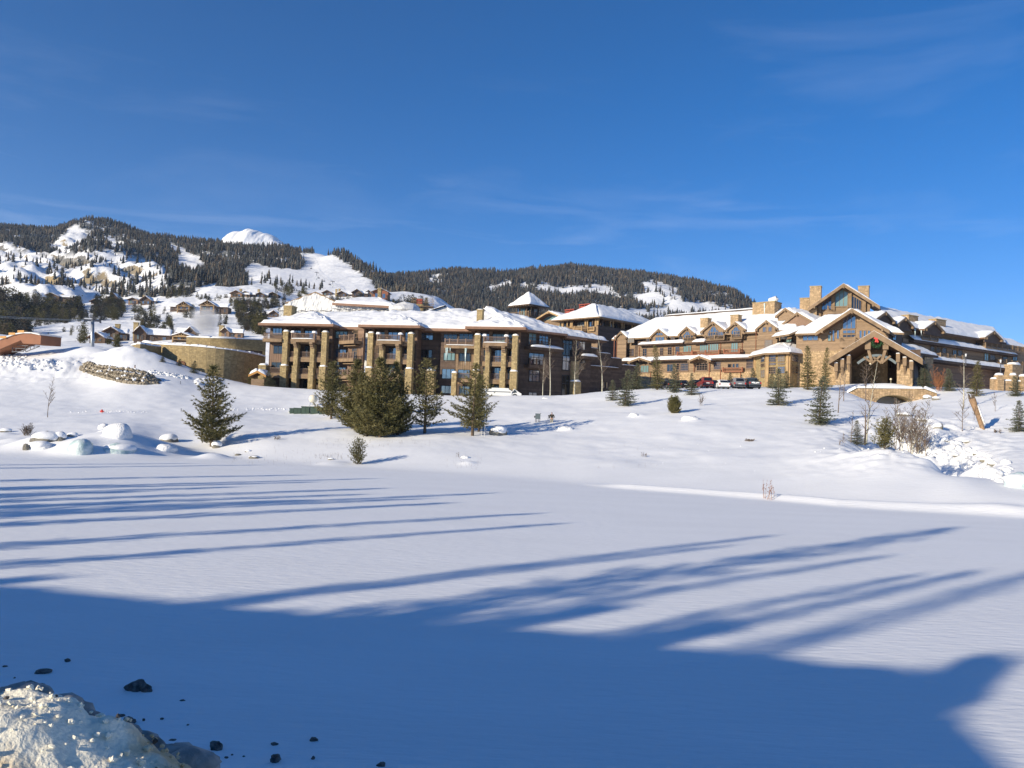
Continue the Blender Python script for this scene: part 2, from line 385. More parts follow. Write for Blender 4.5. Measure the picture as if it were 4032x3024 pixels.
# snow mounds over buried boulders, footing mounds, drifts
for b in [(165, 1762, 75, 250, 40), (292, 1792, 72, 150, 26), (440, 1745, 76, 380, 58), (430, 1700, 82, 130, 26), (840, 1772, 76, 130, 20), (60, 1725, 78, 130, 14), (655, 1745, 80, 210, 26), (20, 1700, 84, 80, 10),
          (2230, 1690, 92, 80, 9), (2730, 1650, 93, 80, 8), (2515, 1635, 99, 60, 7), (2630, 1700, 84, 120, 5), (900, 1700, 88, 200, 10), (1010, 1730, 84, 240, 10),
          (2440, 1810, 70, 160, 6), (1845, 1795, 72, 60, 8), (1310, 1800, 72, 120, 8)]: bump_px(*b)
_shore = ([ (p-CX)/F for p in _cols], [NC[p][0][1] for p in _cols])
def ground(X, Y):
    X = np.asarray(X, float); Y = np.asarray(Y, float)
    Ys = np.maximum(Y, .5); az = np.clip(X/Ys, AZF[0], AZF[-1])
    z = bilin(_tab, az, np.clip(Y, 16, 216.9), AZF[0], AZF[-1], 16, YF[-1])
    n = fbm(X/11, Y/11, 2, 3)*.36 + fbm(X/2.3, Y/2.3, 3, 9)*.10
    z = z + n*sstep(.15, 2.0, z)*sstep(48, 70, Y)
    ysh = np.interp(X/Ys, _shore[0], _shore[1]); z = z + .34*np.exp(-((Y-ysh-.9)/.75)**2)*sstep(.09, .16, X/Ys)*(1+.3*fbm(X/6, Y*0, 2, 77))
    ro = np.exp(-((X/Ys-.52)/.10)**2)*sstep(56, 66, Y)*sstep(100, 84, Y)      # rocky creek bed at right
    z = z + ro*np.abs(fbm(X/1.6, Y/1.6, 3, 21))*1.1
    lf = sstep(-.62, -.66, X/Ys+.03)*0
    pl = np.exp(-((X+83)/14)**2-((Y-142)/7)**2)                               # ploughed heap, far left
    z = z + pl*(1.3+np.abs(fbm(X/1.7, Y/1.7, 4, 31))*1.7)
    for (bx, by, ra, rb, h, an) in BUMPS:
        z = z + h*np.exp(-(((X-bx)/ra)**2+((Y-by)/rb)**2)**1.3*1.2)
    rid = fbm(X/3.0+Y*.25, Y/1.1, 3, 5)                                       # faint wind ripples on the pond
    z = z + .008*rid*sstep(.3, .0, z)*sstep(8, 20, Y)
    # bank of the road the picture was taken from
    edge = 2.35 + .25*fbm(X/2.0, X*0+3, 2, 44)
    bank = 3.35*sstep(11.8, edge, Y)**1.15
    bank = np.where(Y < edge, 3.35, bank)
    near = sstep(14, 8, Y)
    z = z*(1-near) + np.maximum(bank, 0) + near*.03*fbm(X/.5, Y/.5, 3, 8)*sstep(0, 1, bank)
    return z
def gz(x, y): return float(ground(np.array([x]), np.array([y]))[0])
def on(px, Y, py=1650):
    """world point on the ground below column px at distance Y"""
    P = at(px, py, Y); z = gz(P[0], Y)
    for _ in range(3):
        qx, qy = project((P[0], Y, z)); P[0] += (px-qx[0])/F*Y; z = gz(P[0], Y)
    return np.array([P[0], Y, z])
azs = np.concatenate([np.linspace(-.98, -.70, 24), np.linspace(-.69, .69, 430), np.linspace(.70, .98, 24)])
def grid_faces(ni, nj):
    i, j = np.meshgrid(np.arange(ni-1), np.arange(nj-1), indexing='ij'); a = (i*nj+j).ravel()
    return np.stack([a, a+nj, a+nj+1, a+1], 1)
ya = np.maximum(NYS, 0)
GX = azs[:, None]*(ya[None, :]+30)*1.0; GX = np.where(NYS[None, :] > 46, azs[:, None]*NYS[None, :], GX)
t_ = np.clip((NYS-16)/30, 0, 1)[None, :]
GX = azs[:, None]*(NYS[None, :].clip(0)+30*(1-t_)); GY = np.broadcast_to(NYS[None, :], GX.shape)
GZ = ground(GX, GY)
tag(np_mesh('snowy_ground', np.stack([GX, GY, GZ], -1).reshape(-1, 3), grid_faces(*GX.shape), 'snow', smooth=True),
    'smooth snow over the frozen pond and the lawns up to the lodges', kind='structure')
# wide base sheet: the land outside the picture
def sheet(name, x0, x1, y0, y1, z, m, label):
    o = mesh_obj(name, [(x0, y0, z), (x1, y0, z), (x1, y1, z), (x0, y1, z)], [(0, 1, 2, 3)], m); tag(o, label, kind='structure')
sheet('snowfield', -9000, 9000, -3000, 12000, -2.0, 'snow', 'flat snow covered valley floor around the pond')
mb = MB(); mb.add([(-220, -40, 3.3), (220, -40, 3.3), (220, -5.6, 3.3), (-220, -5.6, 3.3), (-220, -40, -2), (220, -40, -2)], [(0, 1, 2, 3)])
tag(mb.build('road', 'snow_rough'), 'snow packed road along the pond bank', kind='structure')

# ------------------------------------------------------------------ hills
def hill(name, cols, Y0, Y1, nx, ny, rough, material, label, ymap=1.0, seed=0, taper=None):
    """cols: px -> [(row, Y), ...]; beyond the last point the ground falls away behind the crest"""
    ks = sorted(cols); yf = Y0+(Y1-Y0)*np.linspace(0, 1, ny)**ymap; az = []; zz = []
    for px in ks:
        a = (px-CX)/F; ys = []; zs = []
        for e in cols[px]:
            ys.append(e[-1]); zs.append(e[1] if e[0] == 'z' else EYE+elev(a, e[0])*e[1])
        if ys[0] > Y0: ys.insert(0, Y0-1); zs.insert(0, min(zs[0], zs[0]-1))
        if ys[-1] < Y1: ys.append(Y1+1); zs.append(zs[-1]-(Y1-ys[-2])*.35)
        az.append(a); zz.append(pchip(ys, zs, yf))
    af = np.linspace(az[0], az[-1], nx); zz = np.array(zz)
    tab = np.array([pchip(az, zz[:, j], af) for j in range(ny)]).T
    X = af[:, None]*yf[None, :]; Yg = np.broadcast_to(yf[None, :], X.shape)
    Z = tab + rough(X, Yg, tab)
    o = np_mesh(name, np.stack([X, Yg, Z], -1).reshape(-1, 3), grid_faces(nx, ny), material, smooth=True)
    tag(o, label, kind='structure')
    def zf(x, y):
        a = x/y; i = np.clip((a-af[0])/(af[-1]-af[0])*(nx-1), 0, nx-1.001)
        j = np.clip(np.interp(y, yf, np.arange(ny)), 0, ny-1.001)
        i0 = i.astype(int); j0 = j.astype(int); fi = i-i0; fj = j-j0
        return (Z[i0, j0]*(1-fi)+Z[i0+1, j0]*fi)*(1-fj)+(Z[i0, j0+1]*(1-fi)+Z[i0+1, j0+1]*fi)*fj
    return o, zf
m = mat('hill_snow', SNOWC, .85, spec=.1, bump=1.2, bscale=.03)
def rock_mat(name, tan=(.40, .30, .16), grey=(.20, .19, .17), th=.62):
    """snow with bare rock on steep faces"""
    m = mat(name, SNOWC, .9, spec=.1); t = m.node_tree; b = t.nodes['Principled BSDF']
    ge = N(t, 'ShaderNodeNewGeometry'); sp = N(t, 'ShaderNodeSeparateXYZ'); t.links.new(ge.outputs['Normal'], sp.inputs[0])
    co = N(t, 'ShaderNodeTexCoord'); nz = N(t, 'ShaderNodeTexNoise'); nz.inputs['Scale'].default_value = .035; nz.inputs['Detail'].default_value = 8; nz.inputs['Roughness'].default_value = .7
    t.links.new(co.outputs['Object'], nz.inputs['Vector'])
    ad = N(t, 'ShaderNodeMath', operation='MULTIPLY_ADD'); t.links.new(nz.outputs[0], ad.inputs[0]); ad.inputs[1].default_value = -1.1; t.links.new(sp.outputs[2], ad.inputs[2])
    mr = N(t, 'ShaderNodeMapRange'); mr.inputs['From Min'].default_value = th-.55+.02; mr.inputs['From Max'].default_value = th-.55-.05; t.links.new(ad.outputs[0], mr.inputs[0])
    n2 = N(t, 'ShaderNodeTexNoise'); n2.inputs['Scale'].default_value = .012; n2.inputs['Detail'].default_value = 5; t.links.new(co.outputs['Object'], n2.inputs['Vector'])
    m2 = N(t, 'ShaderNodeMapRange'); m2.inputs['From Min'].default_value = .45; m2.inputs['From Max'].default_value = .6; t.links.new(n2.outputs[0], m2.inputs[0])
    rc = N(t, 'ShaderNodeMix', data_type='RGBA'); t.links.new(m2.outputs[0], rc.inputs[0]); rc.inputs[6].default_value = (*grey, 1); rc.inputs[7].default_value = (*tan, 1)
    mi = N(t, 'ShaderNodeMix', data_type='RGBA'); t.links.new(mr.outputs[0], mi.inputs[0]); mi.inputs[6].default_value = (*SNOWC, 1); t.links.new(rc.outputs[2], mi.inputs[7])
    # woodland floor: darker ground with snow spots between trees, in a painted mask
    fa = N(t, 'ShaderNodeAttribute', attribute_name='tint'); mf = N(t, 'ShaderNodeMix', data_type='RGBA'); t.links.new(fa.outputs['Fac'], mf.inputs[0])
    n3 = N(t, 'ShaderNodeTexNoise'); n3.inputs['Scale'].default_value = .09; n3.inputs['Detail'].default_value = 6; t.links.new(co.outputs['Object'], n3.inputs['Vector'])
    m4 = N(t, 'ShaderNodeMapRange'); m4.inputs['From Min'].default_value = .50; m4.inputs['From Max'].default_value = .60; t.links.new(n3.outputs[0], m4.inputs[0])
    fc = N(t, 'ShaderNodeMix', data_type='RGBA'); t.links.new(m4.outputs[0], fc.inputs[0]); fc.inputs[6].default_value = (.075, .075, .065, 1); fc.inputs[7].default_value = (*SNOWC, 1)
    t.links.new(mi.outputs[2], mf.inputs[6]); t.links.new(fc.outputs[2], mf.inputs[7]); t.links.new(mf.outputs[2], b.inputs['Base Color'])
    nb = N(t, 'ShaderNodeTexNoise'); nb.inputs['Scale'].default_value = .12; nb.inputs['Detail'].default_value = 6; t.links.new(co.outputs['Object'], nb.inputs['Vector'])
    bp = N(t, 'ShaderNodeBump'); bp.inputs['Distance'].default_value = 1.6; t.links.new(nb.outputs[0], bp.inputs['Height']); t.links.new(bp.outputs[0], b.inputs['Normal'])
    return m
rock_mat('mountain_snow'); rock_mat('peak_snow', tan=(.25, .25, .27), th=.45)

# village slope and left mountain, one surface
A_COLS = {
 -500: [(1390, 205), (1360, 300), (1290, 420), (1180, 700), (1040, 1150), (960, 1600), (930, 1900)],
 0:   [(1385, 205), (1360, 280), (1300, 400), (1200, 650), (1140, 850), (1020, 1150), (930, 1500), (905, 1700)],
 200: [(1385, 205), (1345, 280), (1300, 380), (1215, 600), (1150, 850), (1020, 1150), (920, 1500), (893, 1700)],
 350: [(1385, 205), (1345, 280), (1290, 380), (1225, 560), (1165, 800), (1010, 1150), (920, 1500), (892, 1700)],
 500: [('z', 16, 204),  (1350, 270), (1290, 380), (1230, 550), (1165, 800), (1020, 1150), (945, 1500), (925, 1650)],
 700: [('z', 5, 204),  (1345, 270), (1280, 380), (1225, 520), (1165, 750), (1060, 1100), (980, 1450), (962, 1600)],
 900: [('z', 5, 204),  (1345, 270), (1280, 370), (1225, 500), (1150, 750), (1060, 1100), (995, 1450), (983, 1550)],
 1050: [('z', 5, 204),  (1345, 270), (1285, 370), (1225, 500), (1160, 720), (1085, 1000), (1010, 1400), (990, 1500)],
 1200: [('z', 5, 204),  (1345, 270), (1290, 370), (1230, 500), (1175, 700), (1095, 1000), (1020, 1350), (1000, 1450)],
 1320: [('z', 5, 204),  (1350, 270), (1300, 370), (1235, 500), (1180, 680), (1110, 950), (1030, 1250), (1008, 1380)],
 1420: [('z', 5, 204),  (1360, 270), (1305, 370), (1245, 500), (1185, 680), (1120, 900), (1060, 1150), (1045, 1250)],
 1520: [('z', 5, 204),  (1370, 270), (1315, 370), (1255, 500), (1200, 680), (1160, 850), (1130, 1000), (1118, 1080)],
 1680: [('z', 5, 204),  (1380, 270), (1330, 370), (1270, 500), (1225, 650), (1205, 780), (1195, 850)],
 1900: [('z', 5, 204),  (1390, 270), (1360, 370), (1310, 500), (1270, 600), (1260, 680)],
 2300: [('z', 5, 204),  (1410, 270), (1390, 370), (1360, 500), (1340, 600)],
 3000: [('z', 5, 204),  (1430, 270), (1420, 370), (1410, 500)],
 4032: [('z', 5, 204),  (1480, 270), (1470, 370), (1460, 500)],
 4700: [('z', 5, 204),  (1510, 270), (1500, 370), (1490, 500)],
}
def px_of(X, Y, Z):
    a, b = project(np.stack([X.ravel(), Y.ravel(), Z.ravel()], 1)); return a.reshape(X.shape), b.reshape(X.shape)
CLIFF = [[(-60, 985), (150, 990), (230, 1030), (120, 1060), (-60, 1050)], [(0, 1035), (90, 1000), (300, 1000), (390, 985), (450, 985), (540, 1012), (625, 1045), (660, 1085), (620, 1140), (520, 1140), (400, 1150), (330, 1185), (250, 1185), (130, 1205), (20, 1175), (-60, 1150), (-60, 1040)],
         [(200, 960), (300, 885), (352, 905), (332, 955), (250, 1000), (190, 990)], [(0, 955), (60, 958), (55, 992), (0, 1005), (-40, 980)]]
def roughA(X, Y, Z):
    px, py = px_of(X, Y, Z); cl = np.zeros(X.shape)
    for p in CLIFF: cl = np.maximum(cl, inpoly(px, py, p)*1.0)
    for ax in (0, 1):
        k = np.ones(9)/9; cl = np.apply_along_axis(lambda v: np.convolve(np.pad(v, 4, mode='edge'), k, 'valid'), ax, cl)
    far = sstep(230, 900, Y)
    r = fbm(X/120, Y/120, 4, 51)*26*far + fbm(X/25, Y/40, 3, 61)*1.6*sstep(215, 300, Y)
    rd = (.30-np.abs(fbm(X/70+Y/90, Y/60, 4, 71)))*46
    r = r + cl*rd
    ski = inpoly(px, py, SKI[0])*1.0
    for ax in (0, 1):
        k = np.ones(11)/11; ski = np.apply_along_axis(lambda v: np.convolve(np.pad(v, 5, mode='edge'), k, 'valid'), ax, ski)
    return r*(1-.85*ski)*sstep(205, 260, Y)
SKI = [[(1185, 1062), (1205, 1035), (1185, 995), (1270, 1003), (1310, 1003), (1350, 1030), (1400, 1065), (1450, 1095), (1500, 1150), (1380, 1170), (1200, 1165), (1100, 1140), (965, 1128), (958, 1055), (1000, 1040), (1100, 1056)]]
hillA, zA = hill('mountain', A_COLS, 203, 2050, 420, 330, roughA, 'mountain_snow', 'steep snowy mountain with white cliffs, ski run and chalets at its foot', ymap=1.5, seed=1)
B_COLS = {
 1250: [('z', 60, 900), (1180, 1300), (1130, 1700), (1105, 2100)],
 1480: [('z', 60, 900), (1190, 1300), (1130, 1700), (1092, 2100)],
 1600: [('z', 60, 900), (1200, 1300), (1135, 1700), (1096, 2100)],
 1800: [('z', 60, 900), (1220, 1300), (1140, 1700), (1092, 2100)],
 2000: [('z', 60, 900), (1225, 1300), (1145, 1700), (1086, 2100)],
 2200: [('z', 60, 900), (1230, 1300), (1145, 1700), (1078, 2100)],
 2400: [('z', 60, 900), (1235, 1300), (1150, 1700), (1082, 2100)],
 2550: [('z', 60, 900), (1250, 1300), (1160, 1700), (1094, 2080)],
 2700: [('z', 60, 900), (1270, 1300), (1190, 1650), (1125, 2000)],
 2850: [('z', 60, 900), (1300, 1250), (1230, 1550), (1172, 1850)],
 2950: [('z', 60, 900), (1320, 1250), (1260, 1500), (1215, 1750)],
 3050: [('z', 50, 900), (1350, 1200), (1300, 1400), (1262, 1600)],
 3300: [('z', 40, 900), (1420, 1100), (1390, 1250), (1380, 1350)],
 3700: [('z', 30, 900), (1480, 1100), (1470, 1250)], 4300: [('z', 20, 900), (1540, 1100), (1530, 1250)],
}
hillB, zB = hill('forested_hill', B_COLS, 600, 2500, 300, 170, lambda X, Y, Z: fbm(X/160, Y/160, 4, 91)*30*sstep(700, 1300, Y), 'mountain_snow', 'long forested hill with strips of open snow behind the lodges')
# small bare snow shoulder right of the hill and the far white peak
C_COLS = {2680: [('z', 150, 2400), (1180, 2900)], 2760: [('z', 150, 2400), (1140, 2900)], 2830: [('z', 150, 2400), (1137, 2900)], 2880: [('z', 150, 2400), (1160, 2900)], 2960: [('z', 150, 2400), (1240, 2900)], 3050: [('z', 120, 2400), (1330, 2900)]}
hill('snow_shoulder', C_COLS, 2350, 3100, 60, 40, lambda X, Y, Z: fbm(X/90, Y/90, 3, 5)*10, 'hill_snow', 'bare snow ridge peeping out behind the forested hill')
P_COLS = {760: [('z', 300, 3300), (1030, 4300)], 830: [('z', 300, 3300), (965, 4300)], 855: [('z', 300, 3300), (938, 4250)], 900: [('z', 300, 3300), (922, 4250)], 945: [('z', 300, 3300), (915, 4250)], 990: [('z', 300, 3300), (924, 4250)],
          1040: [('z', 300, 3300), (934, 4250)], 1080: [('z', 300, 3300), (952, 4250)], 1110: [('z', 300, 3300), (978, 4250)], 1180: [('z', 300, 3300), (1040, 4300)]}
def roughP(X, Y, Z): return (np.abs(fbm(X/70, Y/420, 4, 15))*30+fbm(X/60, Y/60, 3, 17)*9)*sstep(3300, 3700, Y)-4
hill('snow_peak', P_COLS, 3250, 4700, 220, 120, roughP, 'peak_snow', 'bare white summit showing above the dark ridge')
# ------------------------------------------------------------------ conifers
def row_to_ground(zf, px, py, Y0, Y1):
    Y = np.linspace(Y0, Y1, 400); r = ray(px, py); P = CAM+r[None, :]*(Y/r[1])[:, None]
    d = P[:, 2]-zf(P[:, 0], P[:, 1]); i = np.argmax(d < 0)
    return P[i] if d[i] < 0 else None
def rotz(P, a):
    c, s = np.cos(a), np.sin(a); return np.stack([P[..., 0]*c-P[..., 1]*s, P[..., 0]*s+P[..., 1]*c, P[..., 2]], -1)
def conifer_mesh(seed, H=8.0, R=2.4, nb=110, base=.06, up=.25, tip_up=.5, tuft=.30, step=.24, nt_=7, side=.55, power=.8, wood=True, droop=0.0, irr=.25, wid=.22):
    """tapered trunk, whorls of limbs and thousands of small needle sprays spread through the crown"""
    g = np.random.default_rng(seed); A = []; Bm = MB(); T = []
    lean = g.normal(0, .012, 2)
    def trunk_at(t): return np.array([lean[0]*H*t*t*3, lean[1]*H*t*t*3, H*t])
    for k in range(nb):
        t = base + (1-base)*(k+g.random())/nb; t = min(t, .985)
        az = k*2.39996+g.normal(0, .35)
        prof = (1-t)**power
        if t < .16: prof *= .72+t*1.75
        L = R*prof*(1+g.normal(0, irr)) + .12
        L = max(L, .1)
        el = up*(1-.2*t)+g.normal(0, .10)+.5*t
        n = max(2, int(L/step)); p = trunk_at(t); d = np.array([math.cos(az), math.sin(az), 0.0])
        pts = []
        for i in range(n+1):
            s = i/n; zz = L*(el*s - droop*s*(1-s*.3) + tip_up*.35*s*s)
            pts.append(p + d*L*s + np.array([0, 0, zz]))
        pts = np.array(pts)
        if wood and L > .5: Bm.bar(pts[0], pts[n//2], .012*H*.12*(1-t)+.012, 3, .01, caps=False)
        sd = np.array([-d[1], d[0], 0])
        for i in range(max(1, int(n*.22)), n+1):
            s = i/n; wdt = side*L*.55*(1-s)**.7*(.35+s*1.1)+.04
            m = 1 if i == n else max(1, int(wdt/step*1.6))
            for q in np.linspace(-1, 1, m*2+1) if i < n else [0]:
                c = pts[i] + sd*q*wdt + g.normal(0, .05, 3) + np.array([0, 0, -.06*abs(q)])
                dr = d*(1-abs(q)*.55) + sd*q*.8 + np.array([0, 0, tip_up*(.5+.5*g.random())]); dr /= np.linalg.norm(dr)
                A.append(np.concatenate([c, dr])); T.append(.75+.35*g.random()+.25*s-.15)
    for k in range(10):
        A.append(np.concatenate([trunk_at(1-.012*k)+g.normal(0, .02, 3), [g.normal(0, .3), g.normal(0, .3), 1]])); T.append(1.0)
    A = np.array(A); T = np.array(T); n = len(A)
    c = np.repeat(A[:, :3], nt_, 0); dr = np.repeat(A[:, 3:], nt_, 0); T = np.repeat(T, nt_)
    v = dr + g.normal(0, .55, c.shape); v /= np.linalg.norm(v, axis=1)[:, None]
    ln = tuft*(.6+.7*g.random(len(c)))[:, None]
    w_ = np.cross(v, g.normal(0, 1, c.shape)); w_ /= np.linalg.norm(w_, axis=1)[:, None]
    V = np.stack([c - v*ln*.25 - w_*tuft*wid*.5, c - v*ln*.1 + w_*tuft*wid*.7, c + v*ln + w_*tuft*wid*.15], 1).reshape(-1, 3)
    Q = np.arange(len(V)).reshape(-1, 3); T = np.repeat(T*(.85+.3*g.random(len(T))), 3)
    # trunk
    for i in range(6):
        a, b = i/6, (i+1)/6
        Bm.bar(trunk_at(a)+(np.array([0, 0, -.3]) if i == 0 else 0), trunk_at(b), .020*H*(1-a)+.01, 6, .020*H*(1-b)+.008, caps=False)
    return V, Q, T, Bm
def proto(name, **kw):
    matn = kw.pop('matn', 'needle'); V, Q, T, Bm = conifer_mesh(**kw)
    a = np_mesh(name+'_crown', V, Q, matn, tint=T); b = mesh_obj(name+'_trunk', Bm.v, Bm.f, 'bark', smooth=True)
    r = (a.data, b.data); H = kw.get('H', 8.0)
    for o in (a, b): bpy.data.objects.remove(o)
    return r, H
PR = {
 'pine': proto('pine', seed=1, H=8, R=2.55, nb=120, up=.05, tip_up=.75, tuft=.30, step=.27, droop=.05),
 'pine2': proto('pine2', seed=2, H=8, R=2.2, nb=120, up=.15, tip_up=.8, tuft=.30, step=.27, irr=.35),
 'dense': proto('dense', seed=3, H=8, R=2.35, nb=150, up=.2, tip_up=.9, tuft=.32, step=.27, power=.92, base=.02, side=.7, irr=.26),
 'sparse': proto('sparse', seed=4, H=8, R=2.3, nb=75, up=.0, tip_up=.6, tuft=.28, step=.26, power=.7, base=.10, side=.45, irr=.3),
 'spruce': proto('spruce', seed=5, H=6, R=1.5, nb=105, up=-.05, tip_up=.25, tuft=.22, step=.20, droop=.25, power=.9, base=.04, matn='needle_blue', side=.5),
 'spruce2': proto('spruce2', seed=6, H=6, R=1.7, nb=80, up=.0, tip_up=.2, tuft=.22, step=.20, droop=.2, power=.95, base=.05, matn='needle_blue', side=.5, irr=.3),
 'column': proto('column', seed=8, H=9, R=1.45, nb=110, up=-.05, tip_up=.25, tuft=.26, step=.24, droop=.15, power=.75, base=.03, side=.6),
 'young': proto('young', seed=9, H=2.4, R=.85, nb=55, up=.45, tip_up=1.2, tuft=.13, step=.11, power=.65, base=.05, side=.5, nt_=8),
 'mop': proto('mop', seed=10, H=2.6, R=1.25, nb=120, up=.15, tip_up=1.3, tuft=.22, step=.15, power=.42, base=.0, side=.6, nt_=8, irr=.10),
}
def conifer(kind, px, Y, ptop, pbase, label, name='pine_tree', group=None, wscale=1.0, cat='tree', rot=None, sink=.1, matn=None):
    """stand a tree on the ground under column px; height from the rows of its tip and foot"""
    P = row_to_ground(lambda x, y: ground(x, y), px, pbase, Y*.72, min(Y*1.3, 150)); (c, t), H = PR[kind]
    if P is None or abs(P[1]-Y) > .3*Y: P = on(px, Y, pbase)
    Y = P[1]
    h = (pbase-ptop)/F*Y; s = h/H
    e = empty(name, P-np.array([0, 0, sink*s]), label, cat, group, rz=rot if rot is not None else R_.uniform(0, 6.28)); e.scale = (s*wscale, s*wscale, s)
    for nm, me in (('crown', c), ('trunk', t)):
        o = bpy.data.objects.new(nm, me); COL.objects.link(o); o.parent = e
    return e

NEAR = [
 # kind, px, Y, top row, foot row, width, label
 ('pine', 832, 74, 1440, 1758, 1.0, 'large dark pine with ragged limbs standing alone at the pond edge, left of the cluster'),
 ('pine2', 1304, 88, 1425, 1650, 1.1, 'pine with a bare lower trunk beside the green utility boxes'),
 ('dense', 1400, 80, 1420, 1690, 1.15, 'pine at the left side of the dense pine cluster'),
 ('dense', 1497, 78, 1408, 1722, 1.15, 'tallest broad olive green pine in the middle of the dense cluster'),
 ('dense', 1565, 80, 1425, 1712, .9, 'olive green pine at the right side of the dense cluster'),
 ('dense', 1445, 76.5, 1470, 1718, 1.1, 'lower bushy pine in front of the dense cluster'),
 ('sparse', 1672, 82, 1412, 1706, 1.05, 'dark pine with open lower limbs just right of the dense cluster'),
 ('sparse', 1860, 80, 1430, 1716, 1.1, 'open pine standing by the thin white pole'),
 ('pine2', 1885, 84, 1480, 1700, 1.0, 'shorter pine close behind the pine by the white pole'),
 ('young', 1408, 68.5, 1727, 1828, 1.0, 'small young pine alone in the snow in front of the cluster'),
 ('spruce2', 2412, 112, 1495, 1578, 1.0, 'short spruce left of its taller twin below the dark wall'),
 ('spruce', 2462, 105, 1455, 1598, .95, 'blue green spruce, taller one of the pair below the dark wall'),
 ('spruce', 2507, 128, 1430, 1534, 1.0, 'narrow spruce against the stone base, left of the tall dense spruce'),
 ('column', 2588, 124, 1358, 1535, .85, 'tall dense yellowish spruce in front of the timber wing'),
 ('spruce', 2658, 122, 1430, 1545, .9, 'thin spruce right of the tall dense one, in front of the first floor windows'),
 ('spruce2', 2722, 116, 1468, 1556, 1.0, 'small spruce with snow at its foot left of the red car'),
 ('mop', 2655, 93, 1567, 1626, 1.0, 'round mop shaped dark pine shrub out on the white lawn'),
 ('spruce', 2876, 140, 1465, 1525, 1.0, 'little spruce behind the white car'),
 ('spruce', 2920, 142, 1468, 1520, .8, 'tiny spruce behind the roof of the silver car'),
 ('spruce', 2965, 140, 1440, 1520, 1.0, 'spruce behind the dark pickup truck'),
 ('spruce', 3036, 122, 1470, 1528, 1.3, 'blue spruce at the foot of the round bay'),
 ('spruce', 3064, 108, 1450, 1596, .9, 'spruce on the snow slope below the round bay'),
 ('spruce', 3096, 124, 1460, 1530, 1.2, 'frosted blue spruce right of the round bay'),
 ('column', 3180, 122, 1362, 1535, .95, 'tall yellowish spruce left of the entrance, in front of the stone wall'),
 ('column', 3247, 120, 1368, 1535, .7, 'slim dark green spruce touching the left eave of the entrance canopy'),
 ('spruce', 3226, 88, 1480, 1672, .95, 'broad based spruce on the slope below the left entrance pillar'),
 ('spruce2', 3374, 72, 1655, 1752, 1.0, 'small pine at the crest of the knoll, left one of two'),
 ('young', 3484, 70, 1648, 1766, 1.15, 'bushy olive pine at the crest of the knoll, right one of two'),
 ('spruce', 3640, 124, 1430, 1530, 1.1, 'dark blue spruce at the right pillar of the entrance'),
 ('spruce', 3738, 122, 1450, 1540, 1.0, 'spruce right of the orange shrub'),
 ('column', 3845, 116, 1420, 1560, 1.05, 'large brownish spruce in front of the right wing'),
 ('spruce', 4000, 116, 1480, 1560, 1.2, 'snow dusted spruce beside the stone gate pillar'),
 ('spruce', 4012, 88, 1575, 1700, .95, 'dark spruce at the right edge of the picture'),
 ('spruce', 640, 150, 1400, 1425, 1.6, 'small spruce at the foot of the curved wall, leftmost of three'),
 ('spruce', 705, 148, 1412, 1440, 1.7, 'middle one of three small spruces at the foot of the curved wall'),
 ('spruce', 762, 146, 1420, 1468, 1.3, 'rightmost of three small spruces at the foot of the curved wall'),
 ('column', 990, 143, 1450, 1515, 1.5, 'snow dusted spruce at the left corner of the stone pillared lodge'),
 ('spruce', 1060, 143, 1455, 1520, 1.4, 'dark spruce in front of the first low stone pillar of the lodge'),
]
for k, px, Y, tp, bs, ws, lb in NEAR:
    ws *= 1.3 if k in ('spruce', 'column', 'spruce2') else 1.0
    conifer(k, px, Y, tp, bs, lb, 'spruce_tree' if k in ('spruce', 'spruce2', 'column') else ('pine_shrub' if k == 'mop' else 'pine_tree'), wscale=ws, group='conifers on the lawns around the lodges', cat='shrub' if k == 'mop' else 'tree')

# ------------------------------------------------------------------ trees outside the frame that throw the long shadows
def caster(px, py, H, kind='column', ws=1.0, z0=None, label=None):
    """tree whose tip shades the pond point seen at (px,py); H = tip height above the pond"""
    e = ray(px, py); t = -EYE/e[2]; P = CAM+e*t
    L = H/math.tan(SUN_EL); B = P[:2]-SH*L
    zb = z0 if z0 is not None else (gz(B[0], B[1]) if B[1] > -6 else 3.4)
    zb = max(zb, 0)
    (c, t_), h0 = PR[kind]; s = (H-zb)/h0
    o = empty('roadside_tree', (B[0], B[1], zb-.1), label, 'tree', 'trees behind the camera that shade the pond', rz=R_.uniform(0, 6)); o.scale = (s*ws, s*ws, s)
    for nm, me in (('crown', c), ('trunk', t_)):
        q = bpy.data.objects.new(nm, me); COL.objects.link(q); q.parent = o
    return B
CL = 'conifer on the road bank outside the picture shading the snow'
D = 1.823
for (x, y, H, k, ws) in [
  (2110, 1145, 23, 'column', .62), (1680, 1160, 21, 'column', .35), (1560, 1175, 20, 'column', .3),
  (1900, 1195, 20, 'column', .35), (1960, 1235, 18, 'column', .38), (2112, 1228, 20, 'column', .42), (520, 1055, 15, 'column', .8), (640, 1078, 15, 'column', .8), (400, 1085, 15, 'column', .9), (760, 1066, 15, 'column', .7), (240, 1050, 15, 'column', .8), (120, 1075, 15, 'column', .9), (1000, 1085, 16, 'column', .6),
  (1160, 1105, 17, 'column', .45), (1090, 1066, 17, 'column', .5), (1200, 1130, 16, 'column', .45), (860, 1055, 16, 'column', .6),
  (640, 1025, 15, 'column', .6), (700, 1040, 15, 'column', .55), (560, 1005, 15, 'column', .45), (820, 1035, 15, 'column', .5),
  (420, 1000, 14, 'column', .45), (330, 1060, 15, 'column', .7), (900, 1075, 16, 'column', .5)]:
    caster(x*D, y*D, H, k, ws, label=CL)
